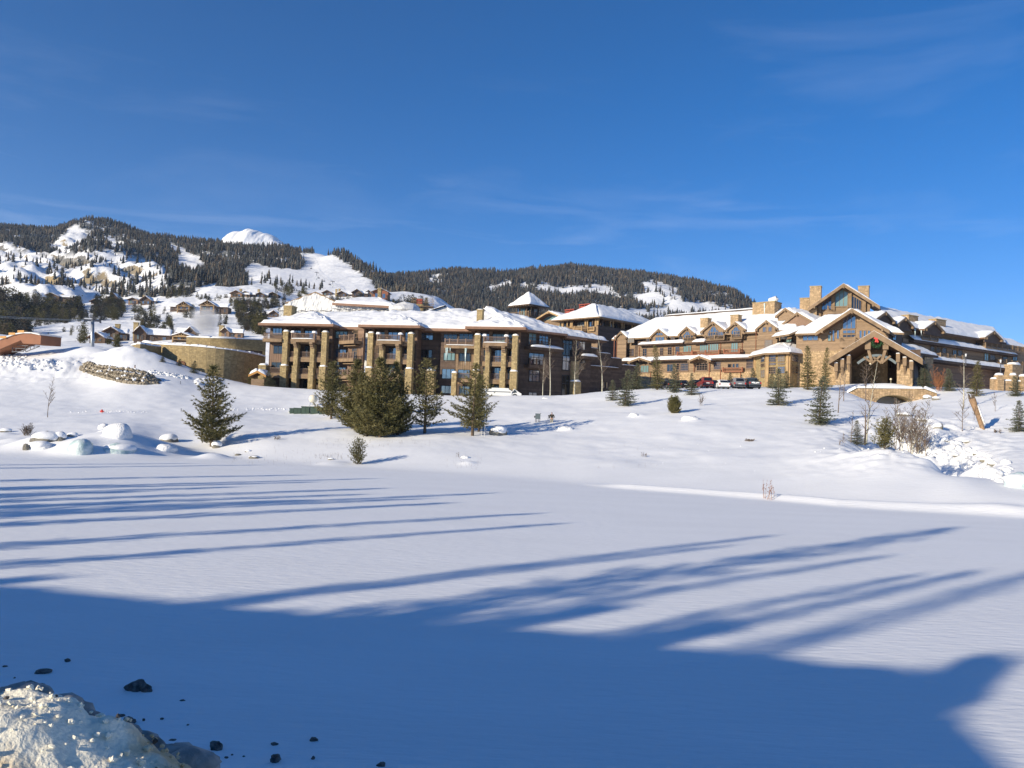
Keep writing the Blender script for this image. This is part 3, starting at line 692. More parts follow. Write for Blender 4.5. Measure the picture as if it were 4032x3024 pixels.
for (x, y, H, k, ws) in [(300, 1285, 13, 'dense', .9), (2350, 1225, 26, 'column', .36), (1240, 1305, 14, 'dense', .8), (950, 1322, 13, 'dense', .9), (1480, 1340, 13, 'dense', .9), (40, 1238, 14, 'dense', .9), (2150, 1450, 12.4, 'dense', 1.1), (2060, 1425, 12.4, 'dense', 1.1)]:
    caster(x*D, y*D, H, k, ws, label=CL)
# unseen house, added behind the camera to shade the near pond
shade_house = empty('added_shade_house', (-34, -4, 3.3), 'unseen brown house added behind the camera to shade the near pond', 'house')
# ------------------------------------------------------------------ forests on the hills
def low_tree(g, tiers, n, jag=.35, slim=1.0):
    V = []; Q = []
    for k in range(tiers):
        z0 = .06+.80*k/tiers; z1 = min(1.0, z0+1.35/tiers) if k < tiers-1 else 1.0; r = .20*slim*(1-.80*k/tiers)
        b = len(V)
        for i in range(n):
            a = 2*math.pi*i/n+k*.7; rr = r*(1+g.uniform(-jag, jag)); V.append((rr*math.cos(a), rr*math.sin(a), z0+g.uniform(-.05, .03)))
        V.append((g.uniform(-.01, .01), g.uniform(-.01, .01), z1)); 
        for i in range(n): Q.append((b+i, b+(i+1) % n, b+n))
    return np.array(V), np.array(Q)
_g = np.random.default_rng(5)
LOW = [low_tree(_g, 4, 5), low_tree(_g, 3, 5, .4), low_tree(_g, 4, 4, .5, .7), low_tree(_g, 3, 6, .3, 1.25), low_tree(_g, 5, 4, .5, .8)]
MIDV = []
for s_ in range(4):
    V, Q, T, _b = conifer_mesh(seed=70+s_, H=1.0, R=.20+.025*s_, nb=38, up=.0, tip_up=.4, tuft=.07, step=.07, nt_=3, wood=False, power=1.0, side=.6, wid=.55)
    V = V/V[:, 2].max(); MIDV.append((V, Q, T))
    # trunk quad strip
def merge(name, pts, hs, sets, label, cat=None, seed=0, tints=None):
    g = np.random.default_rng(seed); Vs = []; Qs = []; Ts = []; b = 0
    kind = g.integers(0, len(sets), len(pts)); a = g.random(len(pts))*6.28
    for k, st in enumerate(sets):
        V, Q = st[0], st[1]; idx = np.where(kind == k)[0]
        if len(idx) == 0: continue
        c, s = np.cos(a[idx])[:, None], np.sin(a[idx])[:, None]; h = hs[idx][:, None]
        X = (V[None, :, 0]*c-V[None, :, 1]*s)*h+pts[idx, 0:1]; Y = (V[None, :, 0]*s+V[None, :, 1]*c)*h+pts[idx, 1:2]; Z = V[None, :, 2]*h+pts[idx, 2:3]
        Vs.append(np.stack([X, Y, Z], -1).reshape(-1, 3)); n = len(V)
        Qs.append((Q[None]+np.arange(len(idx))[:, None, None]*n+b).reshape(-1, 3)); b += n*len(idx)
        t = (.5+1.1*g.random((len(idx), 1, 1)))*np.ones((1, n, 3)); warm = g.random((len(idx), 1, 1)) < .30
        t = t*np.where(warm, np.array([1.75, 1.35, 1.05]), np.array([1, 1, 1])); t = t*(.8+.4*g.random((len(idx), n, 1)))
        Ts.append(t.reshape(-1, 3))
    o = np_mesh(name, np.concatenate(Vs), np.concatenate(Qs), 'forest', tint=np.concatenate(Ts))
    tag(o, label, cat, kind='stuff'); return o
def blur2(m, r, it=2):
    k = np.ones(2*r+1)/(2*r+1)
    for _ in range(it):
        for ax in (0, 1): m = np.apply_along_axis(lambda v: np.convolve(np.pad(v, r, mode='edge'), k, 'valid'), ax, m)
    return m
OPEN_B = [[(1680, 1112), (1732, 1104), (1738, 1122), (1690, 1136)], [(1900, 1128), (1950, 1113), (2002, 1108), (2002, 1122), (1930, 1134)], [(2045, 1115), (2080, 1105), (2092, 1130), (2055, 1124)],
 [(2100, 1130), (2130, 1116), (2200, 1136), (2245, 1125), (2290, 1134), (2320, 1121), (2385, 1122), (2435, 1140), (2400, 1158), (2300, 1150), (2260, 1162), (2160, 1150)],
 [(2520, 1110), (2570, 1099), (2625, 1122), (2705, 1147), (2660, 1160), (2580, 1146), (2540, 1140)], [(2480, 1158), (2560, 1153), (2700, 1182), (2880, 1212), (2880, 1228), (2760, 1218), (2640, 1198), (2560, 1184), (2500, 1178)],
 [(2430, 1218), (2560, 1210), (2720, 1215), (2710, 1236), (2600, 1248), (2440, 1242)], [(1690, 1085), (1720, 1078), (1730, 1090), (1700, 1095)]]
SLOPE_A = [[(200, 985), (230, 950), (300, 893), (352, 908), (332, 955), (260, 985)], [(0, 958), (58, 960), (52, 992), (0, 1005), (-50, 990)],
 [(418, 934), (488, 955), (480, 963), (420, 962)], [(655, 954), (715, 974), (727, 995), (797, 1006), (808, 1050), (760, 1080), (712, 1050), (705, 990)],
 [(762, 1132), (850, 1110), (872, 1162), (780, 1172)], SKI[0]]
VILLAGE = []       # open snow among chalets handled by row
def warp(px, py):
    return px+34*fbm(px/34, py/26, 3, 201), py+15*fbm(px/30, py/24, 3, 207)
def density_A(px, py, Y):
    px, py = warp(px, py)
    d = np.full(px.shape, 1.0)
    for k, p in enumerate(CLIFF): d = np.where(inpoly(px, py, p), .09, d)
    for p in [[(150, 1150), (260, 1060), (330, 1060), (360, 1130), (300, 1160)], [(210, 1030), (330, 1020), (400, 1040), (300, 1110), (200, 1110)], [(400, 1110), (460, 1070), (560, 1050), (650, 1080), (640, 1130), (420, 1150)]]:
        d = np.where(inpoly(px, py, p), np.maximum(d*0+.24, 0), d)
    for p in SLOPE_A: d = np.where(inpoly(px, py, p) | inpoly(px, py-9, p), .0, d)
    d = np.where(inpoly(px, py, [(1050, 1095), (1200, 1120), (1290, 1150), (1230, 1165), (1100, 1140), (1000, 1120)]), .10, d)
    return d
def scatter(zf, n, x0, x1, Y0, Y1, dens, hmin, hmax, seed, rowmin=-1e9, rowmax=1e9):
    g = np.random.default_rng(seed); az = (g.uniform(x0, x1, n)-CX)/F; Y = np.sqrt(g.uniform(Y0**2, Y1**2, n)); X = az*Y; Z = zf(X, Y)
    px, py = project(np.stack([X, Y, Z], 1)); d = dens(px, py, Y)
    cl = .85+.6*fbm(X/55, Y/80, 3, 99)
    ok = (g.random(n) < d*cl) & (py > rowmin) & (py < rowmax)
    P = np.stack([X, Y, Z-.3], 1)[ok]; return P, hmin+(hmax-hmin)*g.random(ok.sum())**1.3
P1, h1 = scatter(zA, 44000, -250, 1720, 760, 1900, density_A, 6, 13.5, 3, rowmax=1172)
merge('mountain_forest', P1, h1, LOW, 'dense dark conifer forest covering the steep mountain', seed=3)
def density_B(px, py, Y):
    px, py = warp(px, py)
    d = np.full(px.shape, 1.0)
    for p in OPEN_B: d = np.where(inpoly(px, py, p) | inpoly(px, py-11, p), .04, d)
    d = np.where(inpoly(px, py, [(1560, 1140), (1760, 1130), (1800, 1160), (1600, 1165)]), .6, d)
    d = np.where(inpoly(px, py, [(2400, 1150), (2900, 1215), (2860, 1250), (2420, 1255)]) & (d > .5), .6, d)
    return d
P2, h2 = scatter(zB, 42000, 1400, 3300, 1000, 2180, density_B, 8, 17.5, 4)
merge('hill_forest', P2, h2, LOW, 'dark conifer forest on the long hill with strips of open snow', seed=4)
# mask of the darker woodland floor
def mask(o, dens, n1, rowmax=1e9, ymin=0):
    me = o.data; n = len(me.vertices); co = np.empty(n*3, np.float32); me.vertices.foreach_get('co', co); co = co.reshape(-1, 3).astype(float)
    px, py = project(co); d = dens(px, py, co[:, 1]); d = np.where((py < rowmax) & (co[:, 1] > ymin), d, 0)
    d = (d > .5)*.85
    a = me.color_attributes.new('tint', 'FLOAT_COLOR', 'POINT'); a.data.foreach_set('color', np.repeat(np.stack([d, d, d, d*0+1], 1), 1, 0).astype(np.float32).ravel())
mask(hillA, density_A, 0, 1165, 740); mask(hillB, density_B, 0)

# trees among the chalets: individuals
CLUMPS = [  # polygon in photograph, number, height range px, label
 ([(-20, 1195), (90, 1215), (110, 1300), (100, 1345), (-20, 1350)], 26, (60, 100), 'the stand above the orange conveyor'),
 ([(90, 1185), (320, 1195), (330, 1240), (280, 1275), (110, 1290)], 52, (38, 60), 'the thick stand left of the lift tower'),
 ([(370, 1195), (480, 1190), (490, 1230), (460, 1262), (380, 1262)], 24, (36, 56), 'the clump above the lift tower'),
 ([(270, 1215), (380, 1225), (400, 1265), (290, 1268)], 10, (26, 44), 'the gap between the two stands'),
 ([(500, 1205), (640, 1205), (660, 1240), (520, 1262)], 12, (22, 34), 'the terrace below the tall gabled chalet'),
 ([(540, 1262), (660, 1250), (690, 1320), (560, 1320)], 14, (26, 50), 'the trees above the lower stone chimneys'),
 ([(640, 1150), (765, 1150), (765, 1170), (645, 1178)], 12, (26, 40), 'the clump above the twin gabled chalets'),
 ([(770, 1168), (900, 1172), (880, 1186), (780, 1184)], 9, (16, 24), 'the row under the shaded ski clearing'),
 ([(895, 1190), (1120, 1178), (1120, 1225), (930, 1235)], 34, (24, 40), 'the long grove under the chalet row'),
 ([(925, 1245), (1045, 1250), (1050, 1330), (960, 1300)], 22, (40, 64), 'the trees left of the pillared lodge roof'),
 ([(720, 1235), (760, 1225), (760, 1262), (725, 1265)], 3, (28, 40), 'the trees behind the steam'),
 ([(850, 1255), (905, 1250), (900, 1290), (860, 1290)], 4, (22, 32), 'the trees right of the steam'),
 ([(1080, 1118), (1200, 1120), (1190, 1150), (1085, 1160)], 14, (16, 26), 'the trees at the ski run foot'),
 ([(1115, 1140), (1210, 1150), (1215, 1170), (1130, 1172)], 12, (20, 32), 'the trees behind the wrapped building'),
 ([(1290, 1180), (1420, 1178), (1440, 1205), (1300, 1205)], 12, (18, 28), 'the trees before the hillside lodges'),
 ([(1520, 1190), (1680, 1195), (1680, 1240), (1540, 1235)], 16, (26, 44), 'the trees behind the scaffolded chimney'),
 ([(60, 1340), (330, 1290), (345, 1330), (120, 1362)], 10, (16, 34), 'the open slope behind the mound'),
 ([(300, 1290), (355, 1300), (360, 1370), (305, 1365)], 3, (60, 86), 'the trees beside the lift tower pole'),
 ([(390, 1330), (520, 1330), (520, 1372), (395, 1372)], 9, (34, 56), 'the trees before the chimneyed chalets'),
]
_gp = []; _gh = []
for poly, n, (ha, hb), lb in CLUMPS[:-3]:
    xs = [p[0] for p in poly]; ys_ = [p[1] for p in poly]; m_ = int(n*3.2) if len(poly) > 3 else n
    for _ in range(m_*3):
        x = R_.uniform(min(xs), max(xs)); y = R_.uniform(min(ys_), max(ys_))
        if not inpoly(np.array([x]), np.array([y]), poly)[0]: continue
        P = row_to_ground(zA, x, y, 210, 1200)
        if P is None: continue
        _gp.append(P-np.array([0, 0, .3])); _gh.append(R_.uniform(ha*.6, hb*.95)/F*P[1])
        if len(_gp) % m_ == 0: break
GR = 'conifers scattered among the hillside chalets'
merge('grove_conifers', np.array(_gp), np.array(_gh), [(v_[0], v_[1]) for v_ in MIDV], 'thick groves of small conifers filling in among the chalets', seed=12)
for s_, (V, Q, T) in enumerate(MIDV):
    b = np_mesh('m', V, Q, 'needle', tint=T*.75).data; MIDV[s_] = b
for o in [o for o in bpy.data.objects if o.name.startswith('m') and o.name.split('.')[0] == 'm']: bpy.data.objects.remove(o)
for poly, n, (ha, hb), lb in CLUMPS:
    xs = [p[0] for p in poly]; ys_ = [p[1] for p in poly]; k = 0; tries = 0
    while k < n and tries < 4000:
        tries += 1
        x = R_.uniform(min(xs), max(xs)); y = R_.uniform(min(ys_), max(ys_))
        if not inpoly(np.array([x]), np.array([y]), poly)[0]: continue
        P = row_to_ground(zA, x, y, 210, 1200)
        if P is None: continue
        h = R_.uniform(ha, hb)/F*P[1]
        o = bpy.data.objects.new('conifer_tree', MIDV[R_.randrange(4)]); COL.objects.link(o)
        o.location = (P[0], P[1], zA(P[0:1], P[1:2])[0]-.03*h); ww = R_.uniform(.8, 1.25); o.scale = (h*ww, h*ww, h); o.rotation_euler = (0, 0, R_.uniform(0, 6.28))
        fx = (x-min(xs))/(max(xs)-min(xs)); fy = (y-min(ys_))/(max(ys_)-min(ys_)); hh = h/P[1]*F
        sz = 'tall' if hh > ha+(hb-ha)*.62 else ('small' if hh < ha+(hb-ha)*.3 else 'mid sized')
        wh = ('left edge', 'left part', 'middle', 'right part', 'right edge')[min(4, int(fx*5))]; dp_ = ('back', 'centre', 'front')[min(2, int(fy*3))]
        tag(o, f'{sz} conifer, {dp_} row, {wh} of {lb}', 'tree', GR); k += 1
# ------------------------------------------------------------------ building kit
def stones(mb, fr, u0, u1, w0, w1, d, cs=.3, sw=.55, g=None, proud=.05):
    """coursed rubble on a face: every stone its own proud block"""
    g = g or R_; w_ = w0
    while w_ < w1-.05:
        h = min(g.uniform(.7, 1.3)*cs, w1-w_)
        if w1-w_-h < .12: h = w1-w_
        u = u0
        while u < u1-.03:
            l = min(g.uniform(.5, 1.6)*sw, u1-u)
            if u1-u-l < .14: l = u1-u
            t = g.uniform(.80, 1.2)
            P = d+proud*g.uniform(.3, 1.0)
            mb.add([fr.p(u+.012, w_+.012, d-.02), fr.p(u+l-.012, w_+.012, d-.02), fr.p(u+l-.012, w_+h-.012, d-.02), fr.p(u+.012, w_+h-.012, d-.02),
                    fr.p(u+.03, w_+.03, P), fr.p(u+l-.03, w_+.03, P), fr.p(u+l-.03, w_+h-.03, P), fr.p(u+.03, w_+h-.03, P)],
                   [(4, 5, 6, 7), (0, 1, 5, 4), (1, 2, 6, 5), (2, 3, 7, 6), (3, 0, 4, 7)], t)
            u += l
        w_ += h
def stone_box(parent, name, fr, u0, u1, w0, w1, d0, d1, cs=.26, sw=.5, m='stone', back=False, label=None, batter=0):
    """mortar core with stones on the faces that show"""
    c = MB(); c.box(fr, u0, u1, w0, w1, d0, d1, .8); o = c.build(name, 'mortar', parent, label=label)
    s = MB(); stones(s, fr, u0, u1, w0, w1, d1, cs, sw)
    lf = Fr(fr.p(u0, 0, d0), fr.n); lf.n = -fr.ux; stones(s, lf, 0, d1-d0, w0, w1, 0, cs, sw)
    rf = Fr(fr.p(u1, 0, d1), -fr.n); rf.n = fr.ux; stones(s, rf, 0, d1-d0, w0, w1, 0, cs, sw)
    q = s.build('stone', m, o, kind='stuff'); return o
def cap_snow(parent, fr, uc, dc, w, a, b, h=.35, name='snow_cap', seed=0):
    mb = MB(); V, Fc = ico(2); P = []
    for v in V:
        x = math.copysign(abs(v[0])**.55, v[0]); y = math.copysign(abs(v[1])**.55, v[1]); z = max(v[2], -.05)
        P.append(fr.p(uc+x*a, w+z*h*(1+.12*math.sin(x*5+seed)), dc+y*b))
    mb.add(P, Fc); return mb.build(name, 'snow_roof', parent, smooth=True)
def pillar(parent, fr, uc, dc, w0, w1, hw, hd, m='stone', cap=True, seed=0, snow=True):
    o = stone_box(parent, 'stone_pillar', fr, uc-hw, uc+hw, w0, w1, dc-hd, dc+hd, m=m)
    if cap:
        c = MB(); c.box(fr, uc-hw-.09, uc+hw+.09, w1, w1+.14, dc-hd-.09, dc+hd+.09); c.build('capstone', 'stone', o)
        if snow: cap_snow(o, fr, uc, dc, w1+.15, hw+.05, hd+.05, .38, seed=seed)
    return o
def railing(parent, fr, u0, u1, w, d, h=1.05, step=.17, posts=None, m='frame', side=None, name='railing'):
    b = MB(); b.box(fr, u0, u1, w+h-.09, w+h, d-.06, d+.06); b.box(fr, u0, u1, w+.08, w+.15, d-.04, d+.04)
    n = max(2, int((u1-u0)/step))
    for k in range(n+1):
        u = u0+(u1-u0)*k/n; b.box(fr, u-.022, u+.022, w+.15, w+h-.09, d-.022, d+.022)
    for u in (posts or []): b.box(fr, u-.11, u+.11, w, w+h+.16, d-.11, d+.11)
    if side:
        for (us, dd) in side:
            k0, k1 = min(dd, d), max(dd, d); b.box(fr, us-.05, us+.05, w+h-.09, w+h, k0, k1); b.box(fr, us-.04, us+.04, w+.08, w+.15, k0, k1)
            m_ = int((k1-k0)/step)
            for k in range(1, m_): b.box(fr, us-.022, us+.022, w+.15, w+h-.09, k0+(k1-k0)*k/m_-.022, k0+(k1-k0)*k/m_+.022)
    return b.build(name, m, parent)
WR = random.Random(77)
def window(parent, fr, u0, u1, w0, w1, d, cols=2, rows=1, m='frame_dark', g='glass', fw=.09, bar=.045, transom=None, sill=False, name='window', top=None):
    """frame and glazing bars standing proud of the wall, panes set back between them; top=(wl,wc,wr) gives a gabled head"""
    b = MB(); dd = d+.10
    if g == 'glass_dark' and m in ('frame', 'timber') and rows == 1 and w1-w0 > 1.2: rows = 3; bar = .035; cols = cols*2 if cols < 4 and u1-u0 > 1.2 else cols
    if u1 < u0: u0, u1 = u1, u0
    if top is None:
        b.box(fr, u0, u1, w0, w0+fw, d, dd); b.box(fr, u0, u1, w1-fw, w1, d, dd)
        b.box(fr, u0, u0+fw, w0+fw, w1-fw, d, dd); b.box(fr, u1-fw, u1, w0+fw, w1-fw, d, dd)
    for k in range(1, cols):
        u = u0+(u1-u0)*k/cols; b.box(fr, u-bar, u+bar, w0+fw, (w1 if top is None else topw(u, u0, u1, top))-fw, d, dd-.012)
    for k in range(1, rows):
        w_ = w0+(w1-w0)*k/rows; b.box(fr, u0+fw, u1-fw, w_-bar*.8, w_+bar*.8, d, dd-.02)
    if transom: b.box(fr, u0+fw, u1-fw, transom-bar*1.2, transom+bar*1.2, d, dd-.016)
    if sill: b.box(fr, u0-.08, u1+.08, w0-.10, w0-.002, d, dd+.06)
    p = MB()
    if top is None: p.box(fr, u0+fw*.6, u1-fw*.6, w0+fw*.6, w1-fw*.6, d+.01, d+.045)
    else:
        uc = (u0+u1)/2; pts = [(u0, w0), (u1, w0), (u1, top[2]), (uc, top[1]), (u0, top[0])]
        for a, c in zip(pts, pts[1:]+pts[:1]): b.beam(fr.p(a[0], a[1], d+.05), fr.p(c[0], c[1], d+.05), .10, .12, up=fr.n)
        p.prism(fr, pts, d+.01, d+.045)
    q_ = WR.random()
    if g == 'glass': g = 'glass' if q_ < .74 else ('glass_green' if q_ < .82 else 'glass_dark')
    elif g == 'glass_dark' and m != 'car_black': g = 'glass_dark' if q_ < .72 else ('glass' if q_ < .88 else 'curtain')
    o = b.build(name, m, parent); p.build('pane', g, o); return o
def topw(u, u0, u1, top):
    uc = (u0+u1)/2
    return top[0]+(top[1]-top[0])*(u-u0)/(uc-u0) if u < uc else top[1]+(top[2]-top[1])*(u-uc)/(u1-uc)
def pwin(parent, fr, x0, y0, x1, y1, d=0, **kw):
    """window from a rectangle in the photograph, placed upright on the facade plane"""
    ua, wa = fr.uw(x0, (y0+y1)/2, d); ub, wb = fr.uw(x1, (y0+y1)/2, d); xm = (x0+x1)/2
    _, wt = fr.uw(xm, y0, d); _, wl = fr.uw(xm, y1, d)
    return window(parent, fr, ua, ub, wl, wt, d, **kw)
def lap(mb, fr, u0, u1, w0, w1, d, step=.26, th=.03, g=None):
    """horizontal boards, each with its own lip"""
    n = max(1, int(round((w1-w0)/step)))
    for k in range(n):
        a = w0+(w1-w0)*k/n; b = w0+(w1-w0)*(k+1)/n; t = R_.uniform(.78, 1.18)
        mb.add([fr.p(u0, a, d+th), fr.p(u1, a, d+th), fr.p(u1, b, d+.004), fr.p(u0, b, d+.004), fr.p(u0, a, d), fr.p(u1, a, d)], [(0, 1, 2, 3), (4, 5, 1, 0)], t)
def wall(parent, fr, u0, u1, w0, w1, d, style='lap', m='siding', th=.4, name='wall', step=.26):
    b = MB(); b.box(fr, u0, u1, w0, w1, d-th, d, .95); o = b.build(name, m, parent)
    s = MB()
    if style == 'lap':
        lap(s, fr, u0, u1, w0, w1, d+.003, step)
        s.build('board', m, o, kind='stuff')
    elif style == 'batten':
        n = max(1, int((u1-u0)/.42))
        for k in range(n+1):
            u = u0+.04+(u1-u0-.08)*k/n; s.box(fr, u-.035, u+.035, w0+.01, w1-.01, d+.002, d+.045, R_.uniform(.7, .95))
        s.build('batten', m, o, kind='stuff')
    elif style == 'stone':
        stones(s, fr, u0, u1, w0, w1, d, .26, .42); s.build('stone', 'stone_pink' if m == 'mortar_p' else 'stone', o, kind='stuff')
    return o
def pwall(parent, fr, x0, x1, ytop, ybot, d=0, **kw):
    ua = fr.uw(x0, (ytop+ybot)/2, d)[0]; ub = fr.uw(x1, (ytop+ybot)/2, d)[0]; xm = (x0+x1)/2
    return wall(parent, fr, min(ua, ub), max(ua, ub), fr.uw(xm, ybot, d)[1], fr.uw(xm, ytop, d)[1], d, **kw)
def snow_slab(parent, A, B, C, D_, th=.4, nx=24, ny=10, seed=0, lump=.12, name='roof_snow', m='snow_roof', edge=.18, board=None, bth=.18):
    """A,B eave left/right, C,D ridge right/left (world points): board deck with a soft uneven snow blanket on it"""
    A, B, C, D_ = [np.array(q, float) for q in (A, B, C, D_)]
    i = np.linspace(0, 1, nx); j = np.linspace(0, 1, ny); I, J = np.meshgrid(i, j, indexing='ij')
    P = A*((1-I)*(1-J))[..., None]+B*(I*(1-J))[..., None]+C*(I*J)[..., None]+D_*((1-I)*J)[..., None]
    Lx = np.linalg.norm(B-A)+1e-3; Ly = np.linalg.norm(D_-A)+1e-3
    ed = np.minimum(np.minimum(I, 1-I)*Lx, np.minimum(J, 1-J+0*J)*Ly)
    prof = np.sqrt(np.clip(ed/edge/2.2, 0, 1))
    n = fbm(P[..., 0]/1.3+seed, P[..., 1]/1.3+P[..., 2], 3, seed)*lump*2+fbm(P[..., 0]/5+seed, P[..., 1]/5, 2, seed+5)*.25
    top = P.copy(); top[..., 2] += .05+(th+n*prof)*prof
    V = np.concatenate([top.reshape(-1, 3), P.reshape(-1, 3)]); Q = [tuple(q) for q in grid_faces(nx, ny)]
    N0 = nx*ny; ix = lambda a, b: a*ny+b
    for a in range(nx-1):
        Q.append((ix(a, 0), ix(a+1, 0), N0+ix(a+1, 0), N0+ix(a, 0))[::-1]); Q.append((ix(a, ny-1), ix(a+1, ny-1), N0+ix(a+1, ny-1), N0+ix(a, ny-1)))
    for b in range(ny-1):
        Q.append((ix(0, b), ix(0, b+1), N0+ix(0, b+1), N0+ix(0, b))); Q.append((ix(nx-1, b), ix(nx-1, b+1), N0+ix(nx-1, b+1), N0+ix(nx-1, b))[::-1])
    par = parent
    if board:
        bb = MB(); z = np.array([0, 0, 1.0]); e = .004
        bb.add([A-z*bth, B-z*bth, C-z*bth, D_-z*bth, A-z*e, B-z*e, C-z*e, D_-z*e], BOXF)
        par = bb.build('roof', board, parent)
    o = mesh_obj(name, V, Q, m, par, smooth=True); return o
def gable(parent, fr, uc, hw, we, wa, d0, d1, th=.32, snow=.35, m='timber', over=.0, name='gable_roof', brackets=True, seed=0):
    """front-facing gable roof: two slabs from eaves (uc-hw, uc+hw at we) to the apex wa, running from d0 (back) to d1 (front)"""
    o = None
    b = MB(); sl = (wa-we)/hw
    for s in (-1, 1):
        b.prism(fr, [(uc+s*hw, we), (uc, wa), (uc, wa-th), (uc+s*hw, we-th)] if s > 0 else [(uc-hw, we-th), (uc, wa-th), (uc, wa), (uc-hw, we)], d0, d1-.02)
    o = b.build(name, 'soffit', parent)
    v = MB()
    for s in (-1, 1): v.beam(fr.p(uc+s*(hw+.05), we-th*.55, d1), fr.p(uc-s*.02, wa-th*.5+.02, d1), .12, th*1.25, up=fr.n*1.0+np.array([0, 0, .001])) if False else v.prism(fr, [(uc+s*(hw+.05), we-th*1.25), (uc+s*(hw+.05), we+.03), (uc, wa+.03), (uc, wa-th*1.25)], d1-.05, d1+.14)
    v.build('bargeboard', m, o)
    if brackets:
        k = MB()
        for u, w_ in ((uc, wa-th-.15), (uc-hw*.82, we+sl*hw*.18-th-.12), (uc+hw*.82, we+sl*hw*.18-th-.12)): k.box(fr, u-.15, u+.15, w_-.25, w_+.15, d1-1.1, d1+.28)
        k.build('beam_end', m, o)
    if snow:
        for s in (-1, 1):
            e = (fr.p(uc+s*hw, we+.02, d1+.1), fr.p(uc+s*hw, we+.02, d0), fr.p(uc, wa+.02, d0), fr.p(uc, wa+.02, d1+.1))
            if s < 0: e = (e[1], e[0], e[3], e[2])
            snow_slab(o, *e, th=snow, nx=12, ny=10, seed=seed+s, name='snow')
    return o
def chimney(parent, fr, u0, u1, w0, w1, d0, d1, m='stone', cap=True, snow=True, name='chimney', red=0):
    o = stone_box(parent, name, fr, u0, u1, w0, w1, d0, d1, m=m)
    c = MB(); c.box(fr, u0-.1, u1+.1, w1, w1+.16, d0-.1, d1+.1); c.build('cap', 'stone' if not red else 'chimney_red', o)
    if red:
        r = MB()
        for u in (u0, (u0+u1)/2-.08, u1-.16):
            for d in (d0, d1-.16): r.box(fr, u, u+.16, w1+.16, w1+red, d, d+.16)
        r.box(fr, u0-.12, u1+.12, w1+red, w1+red+.2, d0-.12, d1+.12); r.box(fr, u0+.2, u1-.2, w1+.16, w1+red*.7, d0+.2, d1-.2)
        r.build('hood', 'chimney_red', o)
        w1 += red+.1
    if snow: cap_snow(o, fr, (u0+u1)/2, (d0+d1)/2, w1+.13, (u1-u0)/2+.05, (d1-d0)/2+.05, .22)
    return o
def icicle(parent, P, L):
    m = MB(); P = np.array(P); m.bar(P, P-np.array([0, 0, L]), .10+L*.03, 5, .01); return m.build('icicle', 'ice', parent, smooth=True)

